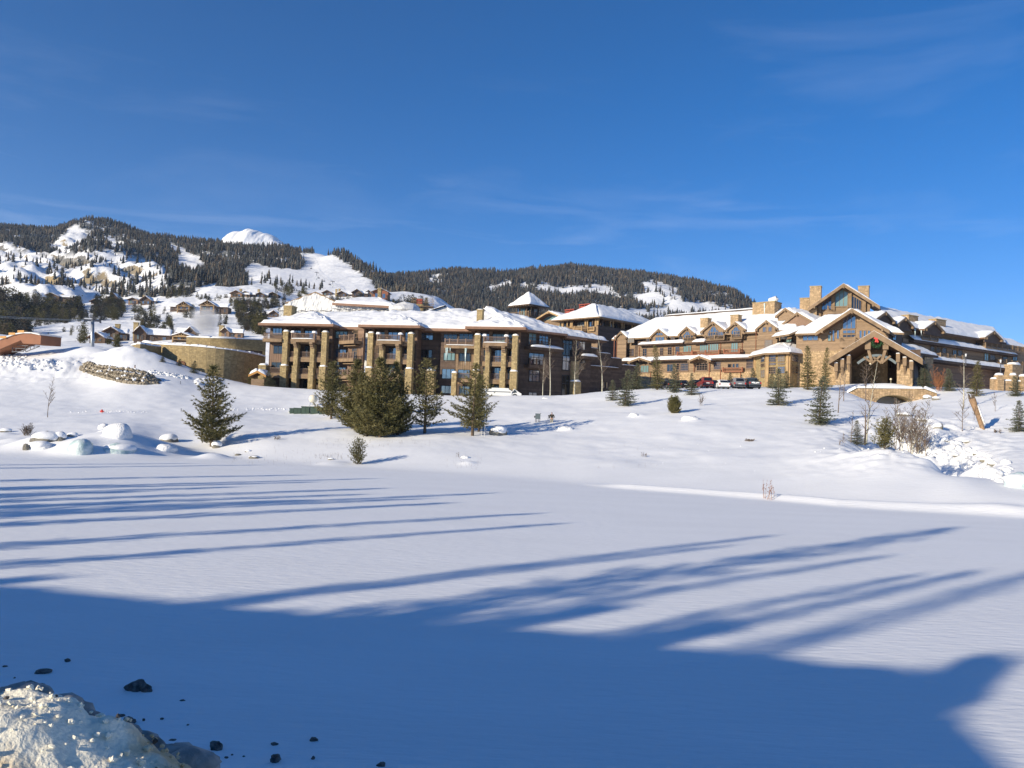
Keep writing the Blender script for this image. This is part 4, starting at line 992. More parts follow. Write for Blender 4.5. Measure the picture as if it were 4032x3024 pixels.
# ------------------------------------------------------------------ pillared lodge (left)
a_ = at(1050, 1540, 152.0); b_ = at(2045, 1560, 144.0)
LL = Fr((a_[0], a_[1], 7.6), (b_[0]-a_[0], b_[1]-a_[1]))
lodge = empty('pillared_lodge', tuple(LL.o), 'four storey brown lodge with tall tan stone pillars behind the pine cluster', 'building')
U = lambda px, d=2.6, py=1400: LL.uw(px, py, d)[0]
W = lambda row, px=1200, d=2.6: LL.uw(px, row, d)[1]
w4, w3, w2 = W(1337), W(1407), W(1473); we = W(1276, d=4.1)
wB = -1.5
def corbel(mb, fr, u, w, d0, hw, n=4, s=.30):
    for k in range(n): mb.box(fr, u-hw, u+hw, w-.34*(k+1), w-.34*k, d0, d0+s*(n-k))
def bay(fr, P4, ext=0):
    u = [U(p) for p in P4]; uL, uR = u[0]-.6, u[3]+.6
    # body walls
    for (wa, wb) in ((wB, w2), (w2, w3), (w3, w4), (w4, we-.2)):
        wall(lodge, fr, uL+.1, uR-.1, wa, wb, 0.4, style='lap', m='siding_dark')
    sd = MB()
    # side walls, board clad
    for (us, dr) in ((uL+.1, -1), (uR-.1, 1)):
        sf = Fr(fr.p(us, 0, -6.5), fr.n) if dr < 0 else Fr(fr.p(us, 0, .42), -fr.n)
        sf.n = fr.ux*dr
        wall(lodge, sf, 0, 6.9, wB, we-.2, .0, style='lap', m='siding_grey', th=.2)
    # floor slabs and edge beams
    for wl in (w2, w3, w4):
        s = MB(); s.box(fr, uL+.2, uR-.2, wl-.28, wl-.05, .42, 2.45); s.build('balcony_floor', 'timber', lodge)
        for a, b in zip(u[:-1], u[1:]):
            s = MB(); s.box(fr, a+.45, b-.45, wl-.85, wl, 2.45, 2.75, 1); s.box(fr, a+.45, b-.45, wl-.46, wl-.40, 2.75, 2.80, 1)
            s.build('balcony_beam', 'timber', lodge)
            if wl != w4: railing(lodge, fr, a+.52, b-.52, wl, 2.55)
    # end rails of the top deck, the middle one is a projecting balcony
    railing(lodge, fr, u[0]+.55, u[1]-.3, w4, 2.6); railing(lodge, fr, u[2]+.3, u[3]-.55, w4, 2.6)
    o = MB(); o.box(fr, u[1]-.75, u[2]+.75, w4-.62, w4-.02, 2.82, 4.1, 1); bal = o.build('projecting_balcony', 'timber', lodge)
    railing(bal, fr, u[1]-.6, u[2]+.6, w4, 3.95, posts=[u[1]-.6, u[2]+.6], side=[(u[1]-.6, 2.8), (u[2]+.6, 2.8)])
    cap_snow(bal, fr, (u[1]+u[2])/2, 4.02, w4, (u[2]-u[1])/2+.7, .22, .16)
    for uu in (u[1]-.5, u[2]+.5): cap_snow(bal, fr, uu, 3.6, w4+1.15, .45, .5, .42, seed=uu)
    cb = MB()
    for uu in (u[1], u[2]): cb = MB(); corbel(cb, fr, uu, w4-.62, 2.6, .32, 5, .30); cb.build('corbel', 'timber', bal)
    # pillars: outer ones reach above the top rail, all step out below the second floor
    wlow = W(1446)
    for k, uu in enumerate(u):
        outer = k in (0, 3)
        pillar(lodge, fr, uu, 2.7, wlow, W(1311) if outer else w4-1.0, .51 if outer else .41, .52, cap=outer, seed=k+uu)
        pillar(lodge, fr, uu-.05, 2.75, wB, wlow+.02, .62 if outer else .49, .66, cap=True, snow=outer, seed=uu)
    # glazing
    for (a, b, cc) in ((u[0]+.7, u[1]-.35, 2), (u[1]+.55, u[2]-.55, 3), (u[2]+.35, u[3]-.7, 2)):
        for wl in (w2, w3): window(lodge, fr, a, b, wl+.02, wl+2.35, .45, cols=cc, g='glass')
        window(lodge, fr, a, b, wB+1.6, w2-1.0, .45, cols=cc, g='glass_dark')
    tw = MB()
    X = [uL+.5, u[0]+.9, u[1]+.35, u[2]-.35, u[3]-.9, uR-.5]
    for (a, b, cc) in ((u[0]+.15, u[1]-.25, 2), (u[1]+.25, u[2]-.2, 3), (u[2]+.3, u[3]-.15, 2)):
        window(lodge, fr, a-.05, b, w4+.02, we-.75, .45, cols=cc, transom=w4+1.9, g='glass', bar=.04)
    for x in (u[0]-.35, u[1]-.02, u[2]+.05, u[3]+.3):
        tw.box(fr, x-.30, x+.30, w4, we-.4, .45, .85)
    tw.build('wall_pier', 'siding_grey', lodge)
    # roof: eave box with fascia, hipped snow
    uc = (u[0]+u[3])/2; e0, e1 = uL-1.4-ext, uR+1.3; dd = 4.1
    f = MB(); f.box(fr, e0, e1, we-.42, we, -3, dd-.1); eo = f.build('eave', 'soffit', lodge)
    f = MB(); f.box(fr, e0-.05, e1+.05, we-.36, we+.10, dd-.1, dd+.08); f.box(fr, e0-.05, e1+.05, we-.16, we-.06, dd+.08, dd+.16)
    f.box(fr, e0-.14, e0-.05, we-.36, we+.10, -1, dd+.08); f.box(fr, e1+.05, e1+.14, we-.36, we+.10, -1, dd+.08); f.build('fascia', 'fascia', eo)
    hwid = (e1-e0)/2; rs = .40; hr = rs*hwid
    uc2 = (e0+e1)/2; ap = fr.p(uc2, we+hr, dd-hwid); apb = fr.p(uc2, we+hr+.2, dd-hwid-7)
    snow_slab(lodge, fr.p(e0, we+.05, dd), fr.p(e1, we+.05, dd), ap+fr.ux*.1, ap-fr.ux*.1, th=.45, nx=40, ny=20, seed=int(uc), lump=.22)
    snow_slab(lodge, fr.p(e0, we+.05, -4), fr.p(e0, we+.05, dd), ap, apb, th=.45, nx=20, ny=16, seed=int(uc)+1, lump=.2)
    snow_slab(lodge, fr.p(e1, we+.05, dd), fr.p(e1, we+.05, -4), apb, ap, th=.45, nx=20, ny=16, seed=int(uc)+2, lump=.2)
    return u, e0, e1
uA, eA0, eA1 = bay(LL, (1126, 1170, 1234, 1279), ext=3.0)
uB, eB0, eB1 = bay(LL, (1460, 1505, 1571, 1617))
uC, eC0, eC1 = bay(LL, (1880, 1922, 1985, 2028))
# left end of bay A: batten wall with windows, low pillar
uL0 = U(1060, 1.6)
for (wa, wb, st) in ((wB, w2-.9, 'lap'), (w2-.9, w4-.9, 'batten'), (w4-.9, we-.2, 'lap')):
    wall(lodge, LL, uL0, uA[0]-.6, wa, wb, 1.6, style=st, m='siding_grey' if st == 'batten' else 'siding_dark')
ef = Fr(LL.p(uL0, 0, -6.5), LL.n); ef.n = -LL.ux; wall(lodge, ef, 0, 8.1, wB, we-.2, 0, style='batten', m='siding_grey', th=.2)
pwin(lodge, LL, 1077, 1361, 1114, 1393, 1.62, cols=2, g='glass_dark'); pwin(lodge, LL, 1069, 1426, 1109, 1455, 1.62, cols=2, g='glass_dark')
pwin(lodge, LL, 1074, 1288, 1112, 1318, 1.62, cols=3, g='glass')
s = MB(); s.box(LL, uL0-.5, uA[0]-.55, w4-.62, w4, 1.65, 3.6); s.box(LL, uL0-.2, uA[0]-.7, w2-.85, w2, 1.65, 3.3); s.build('balcony_beam', 'timber', lodge)
railing(lodge, LL, uL0-.4, uA[0]-.65, w4, 3.4, side=[(uL0-.4, 1.7)]); railing(lodge, LL, uL0, uA[0]-.85, w2, 3.1)
pillar(lodge, LL, U(1045), 3.0, wB, W(1446), .72, .7)
# recess between A and B: dark wall, windows, then an angled lit wall with balconies
wall(lodge, LL, uA[3]+.4, U(1375, -.2), wB, we-.3, -.2, style='lap', m='siding_dark')
for (x0, y0, x1, y1) in ((1321, 1304, 1369, 1334), (1323, 1375, 1364, 1405), (1320, 1446, 1362, 1476)): pwin(lodge, LL, x0, y0, x1, y1, -.18, cols=3)
AF = LL.turn(U(1366, -.2), -30, d=-.2); la = 4.7
for (wa, wb, st) in ((wB, w3-.6, 'batten'), (w3-.6, w4-.7, 'batten'), (w4-.7, we-.3, 'lap')): wall(lodge, AF, 0, la, wa, wb, 0, style=st, m='siding_grey')
for wl in (w2, w3, w4):
    s = MB(); s.box(AF, -.3, la-.5, wl-.62, wl, .02, 1.9); s.box(AF, .4, la-.9, wl-1.0, wl-.85, .02, 1.2); s.build('balcony_beam', 'timber', lodge)
    railing(lodge, AF, -.2, la-.6, wl, 1.75, posts=[-.2, 1.2, 2.6, la-.6], side=[(-.2, .05)])
    window(lodge, AF, 1.5, 3.0, wl+.05, wl+2.2, .03, cols=2, g='glass_dark', m='timber')
    icicle(lodge, AF.p(-.25, wl-.62, 1.8), R_.uniform(.7, 1.6))
# recess between B and C
wall(lodge, LL, uB[3]+.4, U(1735, -2.4), wB, we-.3, -2.4, style='lap', m='siding_dark')
wall(lodge, LL, U(1735, -.6), U(1794, -.6), wB, we-.3, -.6, style='lap', m='siding_dark')
wall(lodge, LL, U(1794, -.6), uC[0]-.4, wB, w2-.9, -.6, style='lap', m='siding_dark')
wall(lodge, LL, U(1794, -.6), uC[0]-.4, w2-.9, w4-.9, -.6, style='batten', m='siding')
wall(lodge, LL, U(1794, -.6), uC[0]-.4, w4-.9, we-.3, -.6, style='lap', m='siding_dark')
for (x0, y0, x1, y1, d, c) in ((1657, 1306, 1706, 1339, -2.38, 3), (1653, 1377, 1702, 1409, -2.38, 3), (1653, 1446, 1702, 1478, -2.38, 3), (1747, 1316, 1801, 1345, -.58, 3), (1808, 1314, 1862, 1346, -.58, 3),
       (1746, 1389, 1792, 1420, -.58, 3), (1808, 1391, 1854, 1423, -.58, 3), (1740, 1452, 1791, 1492, -.58, 3), (1803, 1455, 1850, 1490, -.58, 2), (1737, 1518, 1785, 1550, -.58, 3), (1807, 1520, 1850, 1555, -.58, 2)):
    pwin(lodge, LL, x0, y0, x1, y1, d, cols=c)
s = MB(); s.box(LL, U(1748, 1.4), U(1868, 1.4), w4-.95, w4-.35, -.58, 1.5); bb = s.build('projecting_balcony', 'timber', lodge)
railing(bb, LL, U(1750, 1.4), U(1866, 1.4), w4-.35, 1.4, posts=[U(x, 1.4) for x in (1751, 1769, 1800, 1832, 1864)])
cap_snow(bb, LL, (U(1750)+U(1866))/2, 1.55, w4-.36, 2.9, .16, .12)
for x, l in ((1757, 2.6), (1762, 1.5), (1772, .8), (1833, 3.2), (1836, 1.2)): icicle(bb, LL.p(U(x, 1.5), w4-.9, 1.56), l)
s = MB(); s.box(LL, U(1803, 1.2), uC[0]-.8, w2-.6, w2, -.58, 1.3); s.build('balcony_beam', 'timber', lodge); railing(lodge, LL, U(1803, 1.2), uC[0]-.8, w2, 1.2)
pillar(lodge, LL, U(1793, 1.6), 1.6, wB, W(1472, 1793, 1.6), .45, .45)
pillar(lodge, LL, U(1700, 1.6), 1.6, wB, W(1464, 1700, 1.6), .8, .7)
# eaves of the recesses
for (x0, x1) in ((eA1, eB0), (eB1, eC0)):
    f = MB(); f.box(LL, x0-1, x1+1, we-.62, we-.12, -4, .9); e_ = f.build('eave', 'soffit', lodge)
    f = MB(); f.box(LL, x0+.16, x1-.16, we-.50, we-.02, .9, 1.08); f.build('fascia', 'fascia', e_)
# main roof behind the bays
rid = 5.0; dR = -11
snow_slab(lodge, LL.p(eA0+1.5, we-.02, 1.0), LL.p(eC1-1, we-.02, 1.0), LL.p(eC1-9, we+rid-.4, dR), LL.p(eA0+9, we+rid-.9, dR), th=.5, nx=90, ny=24, seed=40, lump=.2, board='soffit')
snow_slab(lodge, LL.p(eA0+1.5, we-.02, -26), LL.p(eA0+1.5, we-.02, 1.0), LL.p(eA0+9, we+rid-.9, dR), LL.p(eA0+9, we+rid-.9, dR-3), th=.5, nx=24, ny=16, seed=41, lump=.2)
# right end turned away from the sun
RE = LL.turn(uC[3]+.5, 44, d=.4); rl = 17
wall(lodge, RE, 0, rl, wB, w4-.7, 0, style='lap', m='siding_dark'); wall(lodge, RE, 0, rl, w4-.7, we-.3, 0, style='lap', m='siding_dark')
for (a, b, wl, hh) in ((1.8, 3.6, w4+.2, 2.2), (4.2, 6.4, w4+.2, 2.2), (9.8, 12.2, w4-1.2, 3.6), (13.2, 15.4, w4+.2, 2.0), (2, 5.5, w3, 2.1), (9.9, 11.7, w3-.6, 2.8), (2.2, 4.6, w2, 2.1), (9.9, 11.7, w2-2.6, 4.2), (2.2, 4.2, wB+1.5, 2.0), (13.6, 15.5, w3-.3, 2.2), (13.6, 15.4, wB+2, 1.8)):
    window(lodge, RE, a, b, wl, wl+hh, .03, cols=3 if b-a > 2.1 else 2, transom=wl+hh*.62, g='glass', m='frame' if wl > w4 else 'frame_dark', sill=True)
for (a, b, wl, rail, sn) in ((1.0, 8.8, w4-.2, True, True), (1.0, 5.8, w3-.2, True, False), (13, 17.2, w4-1.0, True, True)):
    s = MB(); s.box(RE, a, b, wl-.55, wl, .03, 1.8); bb = s.build('projecting_balcony', 'timber_dark', lodge)
    railing(bb, RE, a+.1, b-.1, wl, 1.7, posts=[a+.1+(b-a-.2)*k/3 for k in range(4)], m='timber_dark')
    if sn: cap_snow(bb, RE, (a+b)/2, 1.75, wl-.05, (b-a)/2, .4, .5)
stone_box(lodge, 'stone_pier', RE, 11.9, 13.4, wB, w2+.4, .03, 1.6); cap_snow(lodge, RE, 12.6, .8, w2+.45, .9, .9, .4)
stone_box(lodge, 'stone_pier', RE, 12.0, 13.3, w2+.5, w3+1.2, .03, .9)
ew = we-.1
f = MB(); f.box(RE, -1.5, 9.3, ew-.35, ew+.02, -2, 2.2); f.box(RE, 9.3, rl+2.4, ew-.75, ew-.40, -2, 1.9); e_ = f.build('eave', 'soffit', lodge)
f = MB(); f.box(RE, 9.2, 14.2, ew-.75, ew-.30, 1.9, 2.1); f.box(RE, -1.0, 9.1, ew-.35, ew+.02, 2.2, 2.32); f.build('fascia', 'fascia', e_)
snow_slab(lodge, RE.p(-2.2, ew+.03, 2.3), RE.p(rl+2.6, ew-.42, 2.1), RE.p(rl-3, ew+1.7, -6), RE.p(-2, ew+rid-.2, -10), th=.5, nx=50, ny=20, seed=43, lump=.3)
rf = RE.turn(rl, 80, d=0)
snow_slab(lodge, RE.p(rl+2.6, ew-.42, 2.1), RE.p(rl+2.6, ew-.42, -14), RE.p(rl-3, ew+1.7, -10), RE.p(rl-3, ew+1.7, -6), th=.5, nx=24, ny=14, seed=44, lump=.2)
wall(lodge, Fr(RE.p(rl, 0, 0), -RE.n), 0, 8, wB, we-.8, 0, style='lap', m='siding_dark')
# chimneys of the lodge
def pchim(parent, fr, x0, x1, ytop, ybot, d, dep=1.6, **kw):
    ua = fr.uw(x0, (ytop+ybot)/2, d)[0]; ub = fr.uw(x1, (ytop+ybot)/2, d)[0]; xm = (x0+x1)/2
    return chimney(parent, fr, ua, ub, fr.uw(xm, ybot, d)[1], fr.uw(xm, ytop, d)[1], d-dep, d, **kw)
pchim(lodge, LL, 1116, 1148, 1206, 1268, -1.0, 2.2); pchim(lodge, LL, 1877, 1899, 1222, 1290, -1.0, 1.4)
# small skylight in the roof
# lower dark wing stepping towards the middle building
SW = RE.shift(rl, 0, -1.5)
for (a, b, yt) in ((0, 3.2, w4+1.0), (3.2, 6.5, w4+.2), (6.5, 9.5, w4-.6), (9.5, 14, w4-1.8)):
    wall(lodge, SW, a, b, wB, yt, 0, style='lap', m='siding_dark'); cap_snow(lodge, SW, (a+b)/2, -.2, yt, (b-a)/2, .35, .15)
window(lodge, SW, 4.4, 5.0, w2-.4, w2+1.0, .03, cols=1); window(lodge, SW, 5.3, 5.9, w2-.4, w2+1.0, .03, cols=1)
s = MB(); s.box(SW, .2, 8.6, w3+.5, w3+.8, .03, .5); s.build('ledge', 'timber_dark', lodge); cap_snow(lodge, SW, 4.4, .3, w3+.8, 4.2, .3, .14)

# body of the added shade house (stands behind the camera)
HF = Fr((-20.8, -6.2, 3.3), (-25.5, 4.6)); b = MB(); b.box(HF, 0, 11, -.5, 8.0, -12, 0); b.box(HF, 11, 25, -.5, 8.2, -12.5, .3); b.build('wall', 'siding_grey', shade_house)
for (a, b_, w_, d) in ((-.8, 11.2, 8.0, .8), (10.8, 25.6, 8.2, 1.0)):
    m_ = MB(); m_.box(HF, a, b_, w_, w_+.3, -12.8, d); m_.build('roof', 'timber_dark', shade_house)
snow_slab(shade_house, HF.p(-.8, 8.3, .8), HF.p(25.6, 8.5, 1.0), HF.p(25.6, 8.5, -12.8), HF.p(-.8, 8.3, -12.8), th=.35, nx=50, ny=20, seed=7, lump=.12)
for k in range(6): window(shade_house, HF, 1.5+k*4, 3.5+k*4, 1.2, 3.0, .35 if k > 2 else .03, cols=2)
# ------------------------------------------------------------------ facets from two photograph columns at real distances
def FX(xa, Ya, xb, Yb, z, row=1500):
    a = at(xa, row, Ya); b = at(xb, row, Yb); fr = Fr((a[0], a[1], z), (b[0]-a[0], b[1]-a[1])); return fr, float(np.hypot(b[0]-a[0], b[1]-a[1]))
Z = lambda ox, oy, k: (lambda x, y: (ox+x/k, oy+y/k))
def wins(parent, fr, zf, lst, d=.02, **kw):
    for t in lst:
        x0, y0 = zf(t[0], t[1]); x1, y1 = zf(t[2], t[3]); k = dict(kw)
        if len(t) > 4: k['cols'] = t[4]
        if len(t) > 5: k['g'] = t[5]
        pwin(parent, fr, x0, y0, x1, y1, d, **k)
def pgable(parent, fr, zf, apex, le, re, d0, d1, infill=True, win=None, m='timber', snow=.35, th=.32, fill='siding', lift=0, seed=0, wd=.0, arch=None):
    ua, wa = fr.uw(*zf(*apex), d1); ul, wl = fr.uw(*zf(*le), d1); ur, wr = fr.uw(*zf(*re), d1)
    hw = (ur-ul)/2; uc = ua if abs(ua-(ul+ur)/2) < hw*.4 else (ul+ur)/2; we_ = (wl+wr)/2
    hw = max(abs(ur-uc), abs(uc-ul)) if hw < 0 else (abs(ur-uc)+abs(uc-ul))/2
    o = gable(parent, fr, uc, hw, we_, wa, d0, d1, th=th, snow=snow, m=m, seed=seed)
    if infill:
        b = MB(); hb = (wa-we_); b.prism(fr, [(uc-hw*.86, we_-.9), (uc+hw*.86, we_-.9), (uc+hw*.86, we_-th+.14*hb), (uc, wa-th), (uc-hw*.86, we_-th+.14*hb)], d1-.5, d1-.3)
        b.build('gable_wall', fill, o)
    return o, uc, hw, we_, wa

# ------------------------------------------------------------------ middle building; the right wall's shade is put into darker siding
ZA = Z(1950, 1130, 4.424)
c_ = at(2352, 1400, 190); q = .70711
mid = empty('tower_hotel', (c_[0], c_[1], 10), 'tan hotel block with dark right wall and red chimney hoods', 'building')
ML = Fr((c_[0], c_[1], 10), (q, -q)); MR = Fr((c_[0], c_[1], 10), (q, q))
w_e = ML.uw(2352, 1250, 0)[1]; uML = ML.uw(2200, 1300, 0)[0]
wtop = ML.uw(2330, 1286, 0)[1]
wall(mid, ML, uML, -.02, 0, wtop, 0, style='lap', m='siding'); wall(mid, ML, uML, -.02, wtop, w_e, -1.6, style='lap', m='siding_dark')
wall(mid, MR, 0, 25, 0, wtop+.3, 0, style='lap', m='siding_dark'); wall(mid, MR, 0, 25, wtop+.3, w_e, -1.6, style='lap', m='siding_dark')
s = MB()
for x in (1160, 1175, 1250, 1310, 1335, 1565, 1600, 1740, 1770):
    u = ML.uw(*ZA(x, 630), 0)[0]; s.box(ML, u-.17, u+.17, wtop, w_e-.1, -.4, -.05)
for u in (.25, 4.9, 6.0, 9.6, 10.4, 14, 14.9, 19, 20): s.box(MR, u-.15, u+.15, wtop+.3, w_e-.1, -.4, -.05)
s.build('porch_post', 'timber_pale', mid, kind='stuff')
wins(mid, ML, ZA, [(1190, 640, 1240, 720, 1), (1425, 600, 1555, 700, 3), (1640, 605, 1725, 695, 2)], d=-1.58, g='glass_dark')
wins(mid, ML, ZA, [(1365, 830, 1510, 925, 3), (1608, 810, 1705, 922, 2), (1225, 850, 1275, 890, 1), (1635, 1032, 1698, 1105, 2), (1480, 950, 1520, 1010, 1)], g='glass_dark', m='frame')
for (a, b) in ((.8, 4.4), (6.3, 9.3), (10.8, 13.6), (15.3, 18.6)): window(mid, MR, a, b, wtop+.5, w_e-.5, -1.58, cols=3, g='glass_dark')
window(mid, MR, 3.0, 3.7, wtop-11, wtop-9.6, .02, cols=1); window(mid, MR, 4.1, 4.8, wtop-11, wtop-9.6, .02, cols=1)
def zbal(parent, fr, zf, x0, x1, yrail0, yrail1, ybot, dep=1.5, m='timber_pale', snow=True, d0=.0):
    ua, wt = fr.uw(*zf(x0, yrail0), dep); ub, _ = fr.uw(*zf(x1, yrail0), dep); xm = (x0+x1)/2
    wf = fr.uw(*zf(xm, yrail1), dep)[1]; wb = fr.uw(*zf(xm, ybot), dep)[1]; wt = fr.uw(*zf(xm, yrail0), dep)[1]
    s = MB(); s.box(fr, ua, ub, wb, wf, d0+.02, d0+dep); o = s.build('balcony', m, parent)
    n = max(1, int((ub-ua)/2.2)); railing(o, fr, ua+.06, ub-.06, wf, d0+dep-.08, h=max(.7, wt-wf), posts=[ua+.06+(ub-ua-.12)*k/n for k in range(n+1)], m=m, side=[(ua+.06, d0+.05), (ub-.06, d0+.05)], step=.2)
    return o
zbal(mid, ML, ZA, 1245, 1512, 692, 765, 800, 1.8); zbal(mid, ML, ZA, 1605, 1725, 700, 755, 770, .5); zbal(mid, ML, ZA, 1185, 1245, 745, 795, 815, .5)
zbal(mid, ML, ZA, 1425, 1500, 920, 985, 1000, 1.4)
s = MB()
for k in range(5): s.box(ML, ML.uw(*ZA(1255+k*12, 800), 0)[0], ML.uw(*ZA(1330, 800), 0)[0], ML.uw(*ZA(1300, 805+k*14), 0)[1]-.2, ML.uw(*ZA(1300, 805+k*14), 0)[1]+.2, .02, 1.5-k*.28)
s.build('corbel', 'timber', mid)
s = MB()
for k in range(5): s.box(ML, ML.uw(*ZA(1500, 800), 0)[0], ML.uw(*ZA(1565-k*6, 800), 0)[0], ML.uw(*ZA(1540, 790+k*14), 0)[1]-.2, ML.uw(*ZA(1540, 790+k*14), 0)[1]+.2, .02, 1.5-k*.28)
s.build('corbel', 'timber_dark', mid)
def hip(parent, L_, R_f, uL, uR, we_, over, rise, fr_m='timber', seed=0, th=.42, inset=None):
    """hip roof on a corner building; L_ runs along -u to the corner, R_f away from it"""
    C = L_.p(0, we_, 0); a = L_.ux; b = R_f.ux
    P = lambda s_, t_, z=0: C + a*s_ + b*t_ + np.array([0, 0, z])
    x0, x1, y0, y1 = uL-over, over, -over, uR+over
    wl = x1-x0; wr = y1-y0; h = min(wl, wr)/2*(inset or 1)
    r0 = P((x0+x1)/2 if wl < wr else x0+h, y0+h if wl < wr else (y0+y1)/2, rise); r1 = P((x0+x1)/2 if wl < wr else x1-h, y1-h if wl < wr else (y0+y1)/2, rise)
    f = MB(); z = np.array([0, 0, 1.])
    f.add([P(x0, y0, -.3), P(x1, y0, -.3), P(x1, y1, -.3), P(x0, y1, -.3), P(x0, y0, 0), P(x1, y0, 0), P(x1, y1, 0), P(x0, y1, 0)], BOXF); e = f.build('eave', fr_m, parent)
    if wl < wr: S = [(P(x0, y0), P(x1, y0), r0+a*.05, r0-a*.05), (P(x1, y0), P(x1, y1), r1, r0), (P(x0, y1), P(x0, y0), r0, r1)]
    else: S = [(P(x0, y0), P(x1, y0), r1, r0), (P(x1, y0), P(x1, y1), r1+b*.05, r1-b*.05), (P(x0, y1), P(x0, y0), r0-b*.05, r0+b*.05)]
    for k, s4 in enumerate(S): snow_slab(parent, *s4, th=th, nx=30, ny=16, seed=seed+k, lump=.16)
    return e
hip(mid, ML, MR, uML, 25, w_e, 1.5, 4.4, 'timber', 60)
def red_chim(parent, fr, zf, x0, x1, yt, yb, ys, d):
    ua = fr.uw(*zf(x0, yb), d)[0]; ub = fr.uw(*zf(x1, yb), d)[0]; a = fr.uw(*zf(x0, yt), d)[1]; b = fr.uw(*zf(x0, ys), d)[1]; c = fr.uw(*zf(x0, yb), d)[1]
    return chimney(parent, fr, ua, ub, c-3, b, d-3.0, d, red=a-b-.2, snow=False)
red_chim(mid, ML, ZA, 1215, 1365, 395, 500, 460, -9); red_chim(mid, ML, ZA, 1460, 1640, 305, 460, 378, -9)
# great hall gable
HL = ML.shift(0, 0, 1.0)
o, uc, hw, wg, wa = pgable(mid, HL, ZA, (930, 420), (735, 565), (1215, 520), -10, -1, infill=False, m='timber_pale')
wall(mid, HL, uc-hw*.85, uc+hw*1.2, 0, wg-.1, -3.0, style='lap', m='siding', name='wall')
window(mid, HL, uc-hw*.72, uc+hw*.72, wg-.2, wg+.3, -2.95, cols=3, g='glass_green', m='timber_pale', top=(wg+.45, wa-.8, wg+.45))
wins(mid, HL, ZA, [(795, 690, 915, 770, 2), (935, 675, 1085, 772, 2), (1105, 660, 1140, 780, 1, 'glass_green')], d=-2.95, m='timber_pale', g='glass')
# tower
t_c = at(2077, 1400, 214)
tower = empty('observation_tower', (t_c[0], t_c[1], 12), 'wooden lookout tower with pyramid snow roof and wraparound deck', 'tower')
TL = Fr((t_c[0], t_c[1], 12), (q, -q)); TR = Fr((t_c[0], t_c[1], 12), (q, q)); s6 = 5.6
we_t = TL.uw(2077, 1200, 0)[1]; wd_ = TL.uw(2077, 1247, 0)[1]
wall(tower, TL, -s6, 0, 0, wd_-.4, -1.0, style='lap', m='siding_grey'); wall(tower, TR, 0, s6, 0, wd_-.4, -1.0, style='lap', m='siding_dark')  # right side in darker siding and rail, its shade put into the colour
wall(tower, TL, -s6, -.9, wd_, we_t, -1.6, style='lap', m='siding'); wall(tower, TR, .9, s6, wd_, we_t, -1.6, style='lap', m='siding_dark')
s = MB(); s.box(TL, -s6-1.2, 1.2, wd_-.6, wd_, -s6-2, 1.2); dk = s.build('deck', 'timber', tower)
railing(dk, TL, -s6-1.1, 1.1, wd_, 1.1, posts=[-6.6, -4.1, -1.5, 1.1], m='timber', h=1.3, step=.22); railing(dk, TR, -1.1, s6+1.1, wd_, 1.1, posts=[-1.1, 1.5, 4.1, 6.6], m='timber_dark', h=1.3, step=.22)
window(tower, TL, -4.7, -3.0, wd_+.6, we_t-.5, -1.58, cols=2); window(tower, TL, -2.3, -1.0, wd_+.6, we_t-.5, -1.58, cols=1); window(tower, TL, -6, -5.3, wd_+.6, we_t-.5, -1.58, cols=1)
for u0_ in (1.3, 3.4): window(tower, TR, u0_, u0_+1.6, wd_+.6, we_t-.5, -1.58, cols=1, g='glass_dark')
for fr_ in (TL, TR):
    s = MB()
    sg = -1 if fr_ is TL else 1
    s.beam(fr_.p(sg*.3, wd_-3.6, -.98), fr_.p(sg*.3, wd_-.6, 1.0), .3, .35); s.build('brace', 'timber_dark', tower)
    s = MB(); s.beam(fr_.p(sg*(s6-.6), wd_-3.6, -.98), fr_.p(sg*(s6-.6), wd_-.6, 1.0), .3, .35); s.build('brace', 'timber_dark', tower)
hip(tower, TL, TR, -s6, s6, we_t, 1.3, 4.0, 'timber_dark', 70, th=.25)
s = MB()
for k in range(9): s.box(TL, -s6-1.0+k*.95, -s6-.82+k*.95, we_t-.5, we_t-.3, -.5, 1.5)
s.build('rafter_end', 'timber', tower, kind='stuff')

# ------------------------------------------------------------------ building under construction wrapped in white sheeting
wr, wl_ = FX(1100, 182, 1325, 178, 12)
wrap = empty('wrapped_building', tuple(wr.o), 'building site wrapped in creased white sheeting behind the pillared lodge roof', 'building')
Z2 = Z(1000, 1150, 2.765)
def sheet_wall(parent, fr, outline, d, seed, nx=44, ny=22, amp=.35):
    """creased sheeting: top edge follows (u, w) pairs, bottom at w=0"""
    us = np.linspace(outline[0][0], outline[-1][0], nx); tops = np.interp(us, [o[0] for o in outline], [o[1] for o in outline]); V = []
    for i in range(nx):
        for j in range(ny):
            t = j/(ny-1); w_ = 3+(tops[i]-3)*t
            dd = d + amp*float(np.abs(fbm(np.array([us[i]*.9+w_*.25]), np.array([w_*.45]), 4, seed)[0])*2.4) + .12*math.sin(us[i]*2.1+seed)
            V.append(fr.p(us[i], w_, dd))
    o = mesh_obj('sheeting', V, grid_faces(nx, ny).tolist(), 'tarp', parent, smooth=False)
    for k in range(7):
        wk = 6.2+k*1.55; b = MB()
        seg = [i for i in range(nx) if tops[i] > wk+.15]
        for i in seg[:-1]:
            if i+1 in seg: b.bar(fr.p(us[i], wk+.12*math.sin(i*.8+k), d+amp*1.0+.1), fr.p(us[i+1], wk+.12*math.sin((i+1)*.8+k), d+amp*1.0+.1), .075, 3, caps=False)
        b.build('rope', 'rope', parent)
    return o
def UWs(fr, zf, pts, d=0): return [fr.uw(*zf(*p), d) for p in pts]
sheet_wall(wrap, wr, UWs(wr, Z2, [(285, 190), (345, 125), (540, 50), (672, 12), (740, 35), (890, 112)]), 0, 3)
wr2, l2 = FX(1322, 175, 1556, 173, 12)
